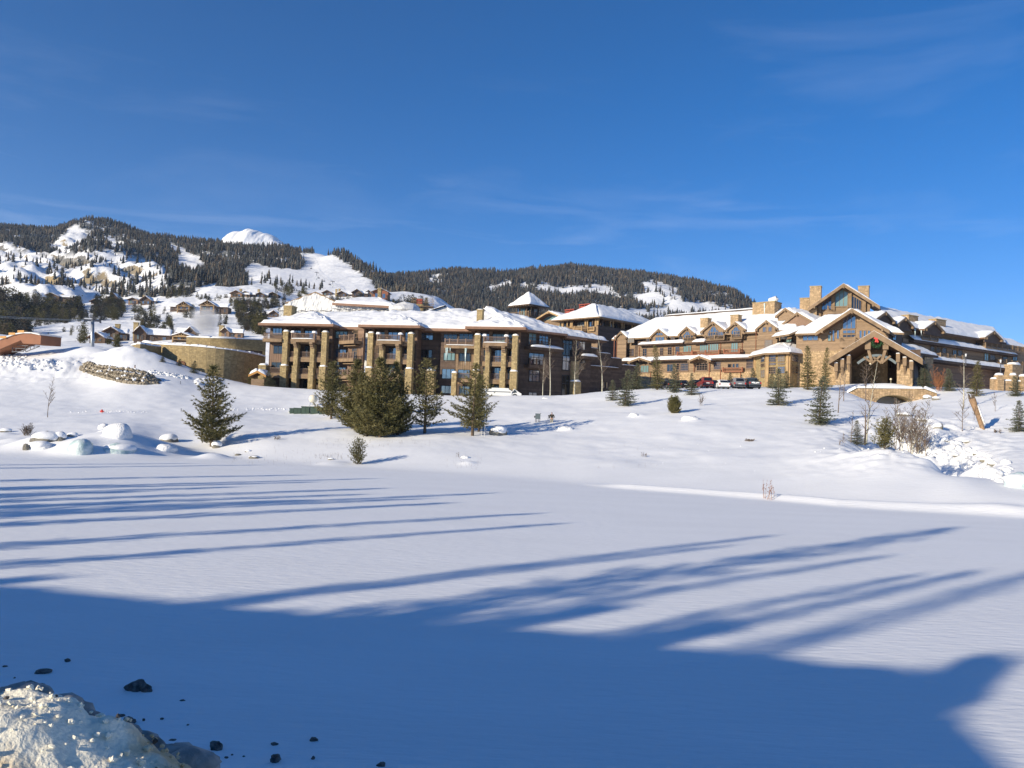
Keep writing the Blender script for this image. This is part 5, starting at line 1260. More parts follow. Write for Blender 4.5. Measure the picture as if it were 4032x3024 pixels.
sheet_wall(wrap, wr2, UWs(wr2, Z2, [(855, 135), (1200, 150), (1520, 180)]), 0, 9, nx=50, ny=14)
wr3, l3 = FX(1085, 186, 1104, 182, 12)
sheet_wall(wrap, wr3, [(0, wr3.uw(1090, 1228, 0)[1]), (l3, wr3.uw(1108, 1215, 0)[1])], 0, 5, nx=8, ny=14)
s = MB(); ua, wq = wr2.uw(*Z2(850, 128), 1.2); ub, wq2 = wr2.uw(*Z2(1530, 165), 1.2); s.beam(wr2.p(ua, wq, 1.0), wr2.p(ub, wq2, 1.0), .3, .5); s.build('fascia', 'fascia', wrap)
pk = wr2.p(*wr2.uw(*Z2(1262, 72), -6), -6)
snow_slab(wrap, wr2.p(ua, wq+.2, 1), wr2.p(ub, wq2+.2, 1), pk+wr2.ux*1.5, pk-wr2.ux*1.5, th=.5, nx=40, ny=16, seed=5)
snow_slab(wrap, wr2.p(ub, wq2+.2, 1), wr2.p(ub+2, wq2, -14), pk-wr2.n*4, pk+wr2.ux*1.5, th=.5, nx=14, ny=14, seed=6)
pk2 = wr.p(*wr.uw(*Z2(672, 8), 0)); s = MB()
for e_ in ((345, 122), (900, 112)): s.beam(pk2+np.array([0, 0, .1]), wr.p(*wr.uw(*Z2(*e_), 0)), .25, .3)
s.build('ridge_edge', 'timber', wrap)
fr5, l5 = FX(1383, 172, 1438, 172, 12); Zs = lambda x, y: (x, y)
o, *_ = pgable(wrap, fr5, Zs, (1416, 1219), (1384, 1248), (1442, 1248), -2, 2.2, infill=False, snow=.0)
s = MB(); u_, w__ = fr5.uw(1418, 1236, .5); s.box(fr5, u_-1.2, u_+1.2, w__-1.6, w__+.3, -.4, .2); s.build('opening', 'glass_dark', wrap)
# loose white tarp mound, blue tent, chimneys with scaffolding
fm, lm = FX(1545, 168, 1640, 168, 12)
m_ = MB(); c_ = at(1590, 1222, 170); blob(m_, c_, (3.2, 2.5, 1.9), 4, .22, 3); tag(m_.build('tarp_heap', 'tarp'), 'crumpled white tarp heap on the roof between wrapped building and scaffolded chimney', 'tarp')
ft, lt = FX(1644, 166, 1800, 166, 12)
tent = empty('tarp_tent', tuple(ft.o), 'low grey tarp tent with a snowy ridge on the roof, right of the scaffolded chimney', 'tent')
p0 = ft.uw(1652, 1238)[0], ft.uw(1652, 1236)[1]; p1 = ft.uw(1752, 1200); p2 = ft.uw(1800, 1240)
V = [ft.p(p0[0], p0[1]-3, 0), ft.p(p2[0], p0[1]-3, 0), ft.p(p2[0], p2[1], 0), ft.p(p1[0], p1[1], -1.5), ft.p(p0[0], p0[1], 0)]
tb = MB(); tb.add(V, [(0, 1, 2, 3, 4)]); tb.add([V[4], V[3], V[3]+ft.n*-4, V[4]+ft.n*-4], [(0, 1, 2, 3)]); tb.build('sheeting', 'tarp', tent)
tb = MB()
for k in range(7):
    t = (k+.5)/7; a = np.array(V[4])*(1-t)+np.array(V[3])*t; tb.beam(a, np.array([*(a[:2]+ft.ux[:2]*1.2), V[0][2]]), .18, .12)
tb.build('fold', 'tarp', tent, kind='stuff')
tb = MB(); tb.beam(V[4], V[3], .5, .3); rg = tb.build('ridge_pole', 'steel_dark', tent)
snow_slab(tent, V[4]+ft.n*.6, V[3]+ft.n*.6, V[3]-ft.n*1.4, V[4]-ft.n*1.4, th=.2, nx=16, ny=5, seed=8, lump=.05)
fc1, _ = FX(1622, 186, 1673, 186, 12)
ch = empty('scaffolded_chimney', tuple(fc1.o), 'block chimney with red top wrapped by a scaffold, on the roofs left of centre', 'chimney')
u0_, w1_ = fc1.uw(1634, 1195); u1_, _ = fc1.uw(1666, 1195)
s = MB(); s.box(fc1, u0_, u1_, 0, w1_, -2, 0); s.build('shaft', 'stone', ch); s = MB(); s.box(fc1, u0_+.3, u1_-.3, w1_, w1_+1.2, -1.7, -.3); s.build('hood', 'chimney_red', ch)
s = MB()
for x in (u0_-.7, (u0_+u1_)/2, u1_+2.2):
    for d in (-2.6, .6): s.bar(fc1.p(x, w1_-4, d), fc1.p(x, w1_+1.5, d), .05)
for w_ in (w1_-.6, w1_+.3, w1_+1.1):
    for d in (-2.6, .6): s.bar(fc1.p(u0_-.9, w_, d), fc1.p(u1_+2.4, w_, d), .06)
s.box(fc1, u0_-.9, u1_+2.4, w1_-.75, w1_-.68, -2.6, .6); s.build('scaffold', 'timber', ch)
fc2, _ = FX(1488, 190, 1501, 190, 12); u0_, w1_ = fc2.uw(1488, 1137); u1_, _ = fc2.uw(1501, 1137)
o = empty('slim_chimney', tuple(fc2.o), 'slim tan stone chimney standing tall against the hillside lodges', 'chimney'); chimney(o, fc2, u0_, u1_, 0, w1_, -1, 0, snow=False, name='shaft')

# ------------------------------------------------------------------ timber lodge, right: long lit wing
Z5 = Z(2350, 1150, 2.949)
RF, rlen = FX(2424, 181, 3170, 150, 12.0)
rlod = empty('timber_lodge', tuple(RF.o), 'large golden brown timber lodge with rows of gables and stone base, right side', 'building')
def rw(x, y, d=0): return RF.uw(*Z5(x, y), d)
u_l = rw(225, 700)[0]; u_r = rw(2130, 500)[0]; w_eave = rw(1330, 492)[1]; w_l2 = rw(1330, 575, 1.2)[1]; w_l1 = rw(1330, 775, 2.2)[1]; w_st = rw(1330, 932, 2.4)[1]; w_0 = -1.5
u_2 = rw(480, 640, 1.2)[0]; u_1 = rw(320, 850, 2.2)[0]; u_1r = rw(1850, 800, 2.2)[0]
wall(rlod, RF, u_l, u_r, w_l2-.5, w_eave, 0, style='lap', m='siding')
wall(rlod, RF, u_l, u_2+1, w_l1-.5, w_l2-.5, 0.01, style='lap', m='siding')
wall(rlod, RF, u_2, u_r, w_l1-.5, w_l2-.1, 1.2, style='lap', m='siding')
wall(rlod, RF, u_1, u_1r, w_st, w_l1, 2.2, style='lap', m='siding')
wall(rlod, RF, u_1-.2, u_1r+.2, w_0, w_st, 2.4, style='stone', m='mortar_p' if False else 'mortar')
MATS['mortar_p'] = MATS['mortar']
sb = MB(); stones(sb, RF, u_1-.2, u_1r+.2, w_0, w_st, 2.43, .27, .42); sb.build('stone', 'stone_pink', rlod, kind='stuff')
lf = Fr(RF.p(u_l, 0, -9), RF.n); lf.n = -RF.ux; wall(rlod, lf, 0, 9, w_0, w_eave, 0, style='lap', m='siding')
rs_ = Fr(RF.p(u_2-.2, 0, 1.2), -RF.n); rs_.n = -RF.ux
wall(rlod, Fr(RF.p(rw(445, 600)[0], 0, .0), RF.ux), 0, 2.0, w_l1-.5, w_eave, .02, style='lap', m='siding_dark')
def ledge(x0, x1, w_, d, dep=1.3, seed=0, thick=.3):
    s = MB(); s.box(RF, x0, x1, w_-.32, w_-.02, d, d+dep); o = s.build('ledge_roof', 'timber_dark', rlod)
    snow_slab(o, RF.p(x0, w_+.0, d+dep+.05), RF.p(x1, w_+.0, d+dep+.05), RF.p(x1, w_+.55, d), RF.p(x0, w_+.55, d), th=thick, nx=40, ny=7, seed=seed, lump=.08, name='snow')
ledge(rw(480, 630, 2.4)[0], rw(1000, 590, 2.4)[0], w_l2-.05, 1.2, seed=3); ledge(rw(1110, 570, 2.4)[0], rw(1250, 565, 2.4)[0], w_l2-.05, 1.2, seed=4)
s = MB(); s.box(RF, rw(1000, 590, 1.6)[0], rw(1690, 545, 1.6)[0], w_l2-.32, w_l2-.05, 1.2, 2.0); s.build('ledge', 'timber_dark', rlod)
ledge(rw(255, 820, 3.4)[0], rw(1850, 740, 3.4)[0], w_l1, 2.2, 1.4, seed=5)
# main roof
dR = -9.5; wr_ = RF.uw(*Z5(1330, 262), dR)[1]
uRl = RF.uw(*Z5(700, 360), dR)[0]; uRr = RF.uw(*Z5(2000, 190), dR)[0]
snow_slab(rlod, RF.p(u_l-.6, w_eave, 1.1), RF.p(u_r+4, w_eave, 1.1), RF.p(uRr+6, wr_, dR), RF.p(uRl, wr_, dR), th=.45, nx=110, ny=24, seed=50, lump=.06, board='timber', bth=.35)
snow_slab(rlod, RF.p(u_l-.6, w_eave, -20), RF.p(u_l-.6, w_eave, 1.1), RF.p(uRl, wr_, dR), RF.p(uRl, wr_, dR-.3), th=.45, nx=20, ny=16, seed=51, lump=.06, board='timber', bth=.35)
s = MB(); s.box(RF, uRl+3, uRr, wr_+.1, wr_+.45, dR-3, dR+.6); rg = s.build('ridge_vent', 'timber_dark', rlod)
snow_slab(rg, RF.p(uRl+2.6, wr_+.46, dR+.9), RF.p(uRr, wr_+.46, dR+.9), RF.p(uRr, wr_+.5, dR-3), RF.p(uRl+2.6, wr_+.5, dR-3), th=.35, nx=40, ny=4, seed=52, lump=.05)
# top gables
GB = [((280, 455), (212, 525), (352, 535), False), ((720, 425), (618, 528), (830, 508), False), ((1045, 400), (952, 492), (1150, 482), True), ((1350, 340), (1196, 475), (1492, 440), True), ((1610, 345), (1488, 452), (1722, 428), True), ((1970, 325), (1845, 440), (2100, 412), False)]
for k, (ap, le, re, deep) in enumerate(GB):
    o, uc, hw, wg, wa = pgable(rlod, RF, Z5, ap, le, re, -7, 1.5, infill=True, seed=k*3, fill='siding')
    if not deep: wall(rlod, RF, uc-hw*.8, uc+hw*.8, w_l2-.4 if k else w_l1, wg-.3, 1.18, style='lap', m='siding')
    else:
        window(o, RF, uc-hw*.45, uc+hw*.45, w_eave-.9, wg-.3, 1.22, cols=4, g='glass', m='timber', top=(wg-.2, wa-.9 if hw > 3 else wa-.8, wg-.2))
wins(rlod, RF, Z5, [(358, 538, 435, 592, 3), (575, 540, 615, 583, 2), (680, 520, 785, 572, 3, 'glass'), (860, 518, 905, 568, 3), (955, 510, 998, 560, 2), (1030, 500, 1120, 565, 3, 'glass'), (1300, 465, 1345, 540, 2, 'glass'), (1352, 465, 1410, 545, 2, 'glass'), (1420, 458, 1475, 520, 3, 'glass'), (1590, 455, 1665, 525, 2, 'glass')], d=1.22, m='timber', g='glass_dark')
wins(rlod, RF, Z5, [(1925, 405, 1965, 468, 2, 'glass'), (1992, 402, 2034, 463, 2, 'glass'), (690, 470, 770, 505, 3, 'glass')], d=1.22, m='timber')
wins(rlod, RF, Z5, [(350, 658, 432, 748, 3), ], d=.05, m='frame', g='glass_dark')
wins(rlod, RF, Z5, [(533, 655, 582, 745, 2), (735, 648, 772, 735, 2), (825, 638, 872, 728, 2), (912, 632, 960, 722, 2), (1005, 622, 1100, 698, 3, 'glass_green'), (1195, 608, 1300, 700, 4, 'glass_green'), (1308, 600, 1415, 690, 4, 'glass_green'), (1560, 588, 1640, 700, 3, 'glass_green'), (1948, 555, 2042, 640, 3)], d=1.24, m='frame', g='glass_dark', sill=True)
wins(rlod, RF, Z5, [(420, 845, 500, 938, 2), (510, 850, 605, 935, 3, 'glass_green'), (815, 835, 888, 925, 2, 'glass'), (925, 828, 960, 905, 1), (970, 825, 1065, 915, 3), (1160, 825, 1288, 910, 4), (1358, 808, 1440, 900, 3), (1735, 785, 1815, 885, 3), (1520, 832, 1565, 880, 1), (1575, 830, 1605, 880, 1), (1615, 828, 1650, 880, 1)], d=2.24, m='frame', g='glass_dark', sill=True)
for b_ in ((1005, 1145, 530, 570, 585, 1.8), (1255, 1480, 505, 550, 562, 1.8), (1560, 1685, 492, 535, 548, 1.6)): zbal(rlod, RF, Z5, *b_[:5], dep=b_[5], m='timber')
for b_ in ((930, 1100, 705, 735, 745), (1105, 1420, 680, 722, 735), (1470, 1660, 672, 705, 715)): zbal(rlod, RF, Z5, *b_, dep=2.9, m='door_red')
zbal(rlod, RF, Z5, 1460, 1690, 880, 922, 930, dep=3.0, m='door_red')
for (ap, le, re) in (((495, 762), (370, 815), (640, 800)), ((1190, 742), (1050, 800), (1315, 790))):
    pgable(rlod, RF, Z5, ap, le, re, 1.0, 4.2, infill=False, seed=8, snow=.3)
s = MB()
for x, y0, y1 in ((232, 540, 780), (495, 640, 760), (890, 620, 760), (1440, 560, 720), (1690, 560, 710), (1850, 450, 700), (1072, 640, 700)):
    ux_, a = rw(x, y0, 1.3); _, b = rw(x, y1, 1.3); s.bar(RF.p(ux_, b, 1.32), RF.p(ux_, a, 1.32), .07)
for x, y0, y1 in ((622, 930, 1040), (945, 930, 1090), (1308, 800, 1020), (1438, 900, 1030), (1670, 920, 1000), (1130, 840, 930)):
    ux_, a = rw(x, y0, 2.5); _, b = rw(x, y1, 2.5); s.bar(RF.p(ux_, b, 2.52), RF.p(ux_, a, 2.52), .09)
s.build('downpipe', 'door_red', rlod, kind='stuff')
for (x0, x1, y0, y1, d, dp) in ((1200, 1285, 310, 420, -1.4, 1.5), (1550, 1640, 272, 380, -1.4, 1.5), (1805, 2060, 122, 300, -6.5, 3.2)):
    ua = RF.uw(*Z5(x0, y1), d)[0]; ub = RF.uw(*Z5(x1, y1), d)[0]; chimney(rlod, RF, ua, ub, RF.uw(*Z5((x0+x1)/2, y1), d)[1]-1.5, RF.uw(*Z5((x0+x1)/2, y0), d)[1], d-dp, d, m='stone_pink', snow=False)
ux_, w_ = RF.uw(*Z5(2012, 100), -7.5); s = MB(); s.bar(RF.p(ux_, w_-.9, -8), RF.p(ux_, w_+.2, -8), .5, 8); s.bar(RF.p(ux_+.5, w_-.6, -8), RF.p(ux_+1.1, w_+.6, -8), .55, 8); s.bar(RF.p(ux_-.4, w_+.1, -8), RF.p(ux_+1.2, w_+.5, -8), .5, 8); s.build('roof_vent', 'tarp', rlod)
icicle(rlod, RF.p(*RF.uw(*Z5(1948, 130), -6.4), -6.4), 2.8)
# narrow dark gap building and copper pipe between the two hotels
s = MB(); gx = at(2417, 1400, 180); s.bar((gx[0], gx[1], 12), (gx[0], gx[1], zat(2417, 1322, 180)), .09); s.build('downpipe', 'copper', rlod)
gp, gl = FX(2408, 183, 2455, 178, 10); wall(rlod, gp, 0, gl, 0, gp.uw(2440, 1440)[1], 0, style='lap', m='siding_dark')
ua, wa_ = gp.uw(2419, 1440, .5); stone_box(rlod, 'stone_pier', gp, ua, ua+1.1, 0, gp.uw(2425, 1422, .5)[1], -.5, .5, m='stone_pink')

# ------------------------------------------------------------------ round bay
Z6 = Z(2950, 1050, 3.017)
bayp = [(2972, 153), (3020, 146), (3105, 142.5), (3160, 146)]
wtb = None
for k in range(3):
    fr, L_ = FX(*bayp[k], *bayp[k+1], 12.0)
    wt_ = fr.uw((bayp[k][0]+bayp[k+1][0])/2, 1392 if k else 1398, 0)[1] if wtb is None else wtb
    wtb = wt_
    st = MB(); st.box(fr, 0, L_, -1.5, wt_, -.6, 0, .9); o = st.build('bay_wall', 'mortar', rlod)
    s = MB(); stones(s, fr, 0, L_, -1.5, wt_, .0, .26, .42); s.build('stone', 'stone', o, kind='stuff')
    if k == 0: wl = [(140, 1062, 186, 1135, 1), (140, 1150, 186, 1190, 1), (140, 1225, 190, 1320, 2, 'glass_dark')]
    elif k == 1: wl = [(232, 1050, 318, 1135, 4), (340, 1045, 426, 1130, 4), (232, 1143, 318, 1170, 4), (340, 1138, 426, 1165, 4), (232, 1190, 318, 1275, 4), (340, 1185, 426, 1270, 4)]
    else: wl = [(480, 1040, 588, 1130, 5), (480, 1180, 588, 1270, 5)]
    wins(rlod, fr, Z6, wl, d=.08, g='glass_dark', m='timber', rows=2 if k == 0 else 1)
    b = MB(); b.box(fr, -.05, .45, -1.5, wt_-.1, .02, .28); b.box(fr, L_-.45, L_+.05, -1.5, wt_-.1, .02, .28); b.build('corner_post', 'timber_pale', rlod, kind='stuff')
C3 = at(3100, 1350, 152); C3 = np.array([C3[0], C3[1], 12+wtb+2.4])
for k in range(3):
    e = []
    for (x, Y) in (bayp[k], bayp[k+1]):
        p = at(x, 1500, Y); v = p[:2]-C3[:2]; v = v/np.linalg.norm(v); e.append(np.array([p[0]+v[0]*1.3, p[1]+v[1]*1.3, 12+wtb]))
    snow_slab(rlod, e[0], e[1], C3+np.array([1.2, 0, 0]), C3-np.array([1.2, 0, 0]), th=.5, nx=16, ny=14, seed=90+k, lump=.06, board='timber', bth=.35)

# ------------------------------------------------------------------ entrance block: stacked gables
E2, e2l = FX(3130, 145, 3520, 136, 12.0)           # middle gable plane
E3, e3l = FX(3165, 155, 3450, 149, 12.0)           # top gable plane
def ew(fr, x, y, d=0): return fr.uw(*Z6(x, y), d)
# body
wbm = ew(E2, 1000, 790)[1]; ua = ew(E2, 560, 900)[0]; ub = ew(E2, 1650, 900)[0]; wstn = ew(E2, 900, 1000)[1]
wall(rlod, E2, ua, ub, wstn, wbm, 0, style='lap', m='siding'); wall(rlod, E2, ua, ub, -1.5, wstn, .2, style='stone', m='mortar')
s = MB(); stones(s, E2, ua, ub, -1.5, wstn, .24, .28, .45); s.build('stone', 'stone_pink', rlod, kind='stuff')
lf = Fr(E2.p(ua, 0, -12), E2.n); lf.n = -E2.ux; wall(rlod, lf, 0, 12, -1.5, wbm, 0, style='lap', m='siding')
o, uc, hw, wg, wa = pgable(rlod, E2, Z6, (1222, 497), (778, 772), (1650, 768), -9, 2.2, infill=False, th=.5, snow=.4, seed=4)
b = MB(); b.prism(E2, [(uc-hw*.9, wbm-.2), (uc+hw*.9, wbm-.2), (uc, wa-.5)], -.4, -.02); gw = b.build('gable_wall', 'siding', rlod)
lb = MB()
for k in range(12):
    wq = wbm-.2+(wa-.7-wbm)*k/12; h_ = hw*.88*(1-k/12.5); lap(lb, E2, uc-h_, uc+h_, wq, wq+(wa-.7-wbm)/12, 0, step=.4)
lb.build('board', 'siding', gw, kind='stuff')
x0, _ = ew(E2, 1112, 700); x1, _ = ew(E2, 1265, 700); window(rlod, E2, x0, x1, ew(E2, 1190, 738)[1], ew(E2, 1190, 620)[1], .04, cols=3, m='timber', top=(ew(E2, 1190, 640)[1], ew(E2, 1190, 555)[1], ew(E2, 1190, 600)[1]))
wins(rlod, E2, Z6, [(1110, 752, 1262, 795, 3), (1110, 806, 1262, 842, 3), (985, 752, 1018, 885, 1), (932, 805, 975, 887, 1), (1038, 752, 1072, 860, 1), (1305, 755, 1342, 850, 1), (1355, 755, 1390, 850, 1), (1405, 755, 1442, 820, 1), (635, 802, 820, 880, 3), (950, 755, 980, 795, 1)], d=.06, m='timber', g='glass', rows=1)
zbal(rlod, E2, Z6, 1075, 1260, 845, 885, 960, dep=2.4, m='timber')
# left hip wing roof of the middle gable
eA = E2.p(ew(E2, 568, 772)[0], wg, 1.4); eB = E2.p(uc-hw, wg, 1.4); rA = E2.p(*ew(E2, 935, 578, -5), -5)
snow_slab(rlod, eA, eB, np.array([eB[0], eB[1], rA[2]])*0+E2.p(uc-hw*.25, rA[2]-12, -5), rA, th=.45, nx=24, ny=16, seed=33, lump=.05, board='timber', bth=.35)
snow_slab(rlod, eA-E2.n*12, eA, rA, rA-E2.n*2, th=.45, nx=16, ny=12, seed=34, lump=.05, board='timber', bth=.35)
# right hip of the middle gable
eC = E2.p(uc+hw*.55, wg-.0, 1.6); eD = E2.p(*ew(E2, 1840, 785, .5), .5); rC = E2.p(uc, wa-.1, .5); rD = E2.p(uc+.3, wa-.1, -6)
snow_slab(rlod, E2.p(uc+hw*.9, wg-.1, 1.0), eD, rD, rC, th=.4, nx=20, ny=16, seed=35, lump=.05, board='timber', bth=.35)
fr_, L_ = FX(3497, 139, 3548, 143, 12.0); wall(rlod, fr_, 0, L_, -1.5, fr_.uw(3520, 1312)[1], 0, style='lap', m='siding_dark'); wins(rlod, fr_, Z6, [(1700, 810, 1745, 875, 1)], d=.04)
# top gable
wb3 = ew(E3, 1000, 610)[1]
o, uc3, hw3, wg3, wa3 = pgable(rlod, E3, Z6, (1122, 200), (655, 520), (1500, 445), -8, 2.4, infill=False, th=.5, snow=.3, seed=5)
b = MB(); b.prism(E3, [(uc3-hw3*.68, 0), (uc3+hw3*.72, 0), (uc3+hw3*.72, wg3+.9), (uc3, wa3-.55), (uc3-hw3*.68, wg3+.9)], -.5, -.02); gw = b.build('gable_wall', 'siding', rlod)
lb = MB(); lap(lb, E3, uc3-hw3*.68, uc3+hw3*.72, wb3-3, wg3+.3, 0, .3); lb.build('board', 'siding', gw, kind='stuff')
def trap(fr, zf, x0, x1, yb, yl, yc, yr, **kw):
    ua = fr.uw(*zf(x0, yb), .04)[0]; ub = fr.uw(*zf(x1, yb), .04)[0]; f_ = lambda x, y: fr.uw(*zf(x, y), .04)[1]
    window(rlod, fr, ua, ub, f_((x0+x1)/2, yb), f_((x0+x1)/2, yb)+.5, .04, top=(f_(x0, yl), f_((x0+x1)/2, yc), f_(x1, yr)), m='timber', **kw)
trap(E3, Z6, 1020, 1170, 480, 300, 262, 310, cols=3); trap(E3, Z6, 862, 975, 512, 420, 375, 325, cols=3); trap(E3, Z6, 1215, 1330, 512, 345, 370, 410, cols=4)
for x in (838, 995, 1195, 1365):
    s = MB(); ux_ = ew(E3, x, 450, .5)[0]; s.box(E3, ux_-.3, ux_+.3, wb3-.5, min(wa3-.8, wg3+.5+(wa3-wg3)*(1-abs(ux_-uc3)/hw3)-.9), .02, .5); s.build('post', 'timber', rlod)
zbal(rlod, E3, Z6, 930, 1170, 470, 530, 560, dep=2.2, m='timber')
for (x0, x1, y0, y1, d) in ((718, 848, 240, 420, -3), (1292, 1420, 238, 420, -5), (715, 800, 500, 640, 1.2), (600, 712, 380, 500, -6)):
    ua = ew(E3, x0, y1, d)[0]; ub = ew(E3, x1, y1, d)[0]; chimney(rlod, E3, ua, ub, ew(E3, x0, y1, d)[1]-1, ew(E3, x0, y0, d)[1], d-1.6, d, m='stone_pink', snow=False)
# two small gables left of the middle
E4, _ = FX(3040, 158, 3210, 150, 12.0)
pgable(rlod, E4, Z6, (432, 490), (315, 592), (552, 560), -8, 1.0, seed=6, fill='siding'); wins(rlod, E4, Z6, [(380, 540, 425, 600, 1), (450, 545, 490, 598, 1)], d=.2)
o, ucs, hws, wgs, was = pgable(rlod, E4, Z6, (572, 540), (395, 690), (772, 645), -8, 2.0, seed=7, fill='siding_grey')
wall(rlod, E4, ucs-hws*.85, ucs+hws*.8, ew(E4, 500, 860)[1], wgs, .9, style='lap', m='siding')
wall(rlod, E4, -3, ucs+hws*.8, -1, ew(E4, 500, 860)[1], .5, style='lap', m='siding')
wins(rlod, E4, Z6, [(440, 862, 520, 910, 2)], d=.56, g='glass_green')
fs, _ = FX(3050, 152, 3125, 146, 12); p_ = fs.uw(*Z6(320, 835), 0); p2_ = fs.uw(*Z6(530, 830), 0)
snow_slab(rlod, fs.p(p_[0], p_[1], 1), fs.p(p2_[0], p_[1], 1), fs.p(p2_[0]-.4, p_[1]+1.6, -3), fs.p(p_[0]+.8, p_[1]+1.6, -3), th=.4, nx=16, ny=8, seed=78, lump=.05, board='timber', bth=.35)

# ------------------------------------------------------------------ entrance canopy (porte cochere)
CF, cl = FX(3258, 131, 3632, 124, 12.2)
canopy = empty('entrance_canopy', tuple(CF.o), 'gabled timber entrance canopy on stone pillars with a wreath under its peak', 'canopy')
cw = lambda x, y, d=0: CF.uw(x, y, d)
ul, wl_ = cw(3259, 1413, 1.5); ur, wr_ = cw(3632, 1416, 1.5); ua, wa = cw(3456, 1303, 1.5); we_ = (wl_+wr_)/2; hw = (ur-ul)/2; uc = (ul+ur)/2
go = gable(canopy, CF, uc, hw, we_, wa, -15, 1.5, th=.75, snow=.22, m='timber', seed=9, brackets=False)
for (x0, x1, dd) in ((3292, 3345, 0), (3532, 3593, 0)):
    a = cw(x0, 1480)[0]; b = cw(x1, 1480)[0]; wt = cw((x0+x1)/2, 1416)[1]
    stone_box(canopy, 'stone_pillar', CF, a, b, -1.5, wt, -2.4, 0, cs=.26, sw=.42, m='stone_pink'); 
    # triple beam ends stepping out beside the pillar
    s = MB()
    mid_ = (a+b)/2; sg = -1 if x0 < 3400 else 1
    for k in range(3):
        uu = mid_+(k-1)*.95; top = we_+(wa-we_)*(1-abs(uu-uc)/hw)-1.35
        s.box(CF, uu-.28, uu+.28, top-1.35, top, -1.2, .9); s.beam(CF.p(uu, top-2.6, -.1), CF.p(uu, top-1.2, .6), .3, .3)
        cap_snow(canopy, CF, uu, .8, top, .3, .22, .14)
    s.build('beam_end', 'timber', canopy, kind='stuff')
s = MB()
for x, y in ((3418, 1352), (3488, 1352)):
    ux_, w_ = cw(x, y, .6); s.box(CF, ux_-.42, ux_+.42, w_-1.0, w_+.7, -.2, 1.0)
    sg = 1 if x > 3450 else -1
    s.beam(CF.p(ux_, w_-.8, .4), CF.p(ux_-sg*.6, w_-3.0, .4), .45, .4, up=CF.n); s.beam(CF.p(ux_-sg*.6-1.2, w_-2.2, .4), CF.p(ux_-sg*.6, w_-3.2, .4), .3, .3, up=CF.n); s.beam(CF.p(ux_-sg*.6+1.3, w_-2.0, .4), CF.p(ux_-sg*.6, w_-3.2, .4), .3, .3, up=CF.n)
s.build('truss', 'timber', canopy)
a0 = cw(3378, 1418)[0]; a1 = cw(3530, 1428)[0]; s = MB()
for k in range(16):
    t0, t1 = k/16, (k+1)/16; f_ = lambda t: cw(3455, 1400)[1]-1.3*(2*t-1)**2
    s.beam(CF.p(a0+(a1-a0)*t0, f_(t0), .3), CF.p(a0+(a1-a0)*t1, f_(t1), .3), .35, .4)
s.build('arched_beam', 'utility_grey', canopy)
s = MB(); s.box(CF, ul+1.2, ur-1.2, we_-.9, we_-.3, -14.6, -14.2); s.box(CF, ul+1.0, ur-1.0, -1.5, we_+3.0, -15.4, -15.0); s.build('shade_back_wall', 'timber_dark', canopy)  # dark timber stands in for the shade deep inside
for a, b in ((ul+1.3, ul+1.6), (ur-1.6, ur-1.3)):
    s = MB(); s.box(CF, a, b, -1.5, we_+.2, -15, -2.4); s.build('shade_side_wall', 'siding_dark', canopy)  # closed sides added to keep light out of the canopy
# wreath
wx, ww_ = cw(3453, 1349, 1.2); wo_ = empty('wreath', tuple(CF.p(wx, ww_, 1.2)), 'round green wreath with a red bow under the canopy peak', 'wreath')
s = MB(); P0 = CF.p(wx, ww_, 1.2); g_ = random.Random(3)
for k in range(260):
    a = g_.uniform(0, 6.283); r = .68+g_.gauss(0, .10); c = P0+CF.ux*math.cos(a)*r+CF.z*math.sin(a)*r+CF.n*g_.uniform(-.15, .2)
    v = np.array([g_.gauss(0, 1) for _ in range(3)]); v /= np.linalg.norm(v); s.bar(c, c+v*.24, .05, 3, .01)
s.build('branches', 'wreath', wo_)
s = MB(); T0 = P0+CF.z*.55+CF.n*.3
for sx_, sz in ((-.4, .25), (.4, .25), (-.2, -.5), (.18, -.55)): s.beam(T0, T0+CF.ux*sx_+CF.z*sz, .34 if sz > 0 else .24, .12, up=CF.n)
s.box(CF.shift(wx, ww_+.55, 1.5), -.14, .14, -.14, .14, -.1, .15); s.build('bow', 'red', wo_)

# ------------------------------------------------------------------ right wing, turned away
Z7 = Z(3400, 1150, 3.318)
WF2, wlen = FX(3540, 150, 4110, 182, 12.0)
rwing = empty('lodge_wing', tuple(WF2.o), 'dim right wing of the timber lodge with long snow roofs, beyond the entrance', 'building')
gw_ = lambda x, y, d=0: WF2.uw(*Z7(x, y), d)
we3 = gw_(1300, 575, 1.0)[1]; wl2 = gw_(1200, 690, 1.5)[1]; wl1 = gw_(1300, 930, 3)[1]
wall(rwing, WF2, 0, wlen, wl2-.3, we3, 0, style='lap', m='siding'); wall(rwing, WF2, 0, wlen, wl1-.3, wl2, .6, style='lap', m='siding'); wall(rwing, WF2, 0, wlen, -1.5, wl1, 1.2, style='lap', m='siding_grey')
def wledge(x0, x1, w_, d, dep, seed):
    s = MB(); s.box(WF2, x0, x1, w_-.5, w_-.02, d, d+dep); o = s.build('ledge_roof', 'timber_dark', rwing)
    snow_slab(o, WF2.p(x0, w_, d+dep+.05), WF2.p(x1, w_, d+dep+.05), WF2.p(x1, w_+.9, d), WF2.p(x0, w_+.9, d), th=.35, nx=40, ny=7, seed=seed, lump=.1, name='snow')
wledge(2, gw_(2000, 860, 1.5)[0], wl2-.15, .6, 1.1, 3); wledge(0, gw_(1960, 1010, 3)[0], wl1, 1.2, 2.4, 5)
dR = -9; wr3 = gw_(900, 300, dR)[1]-.7
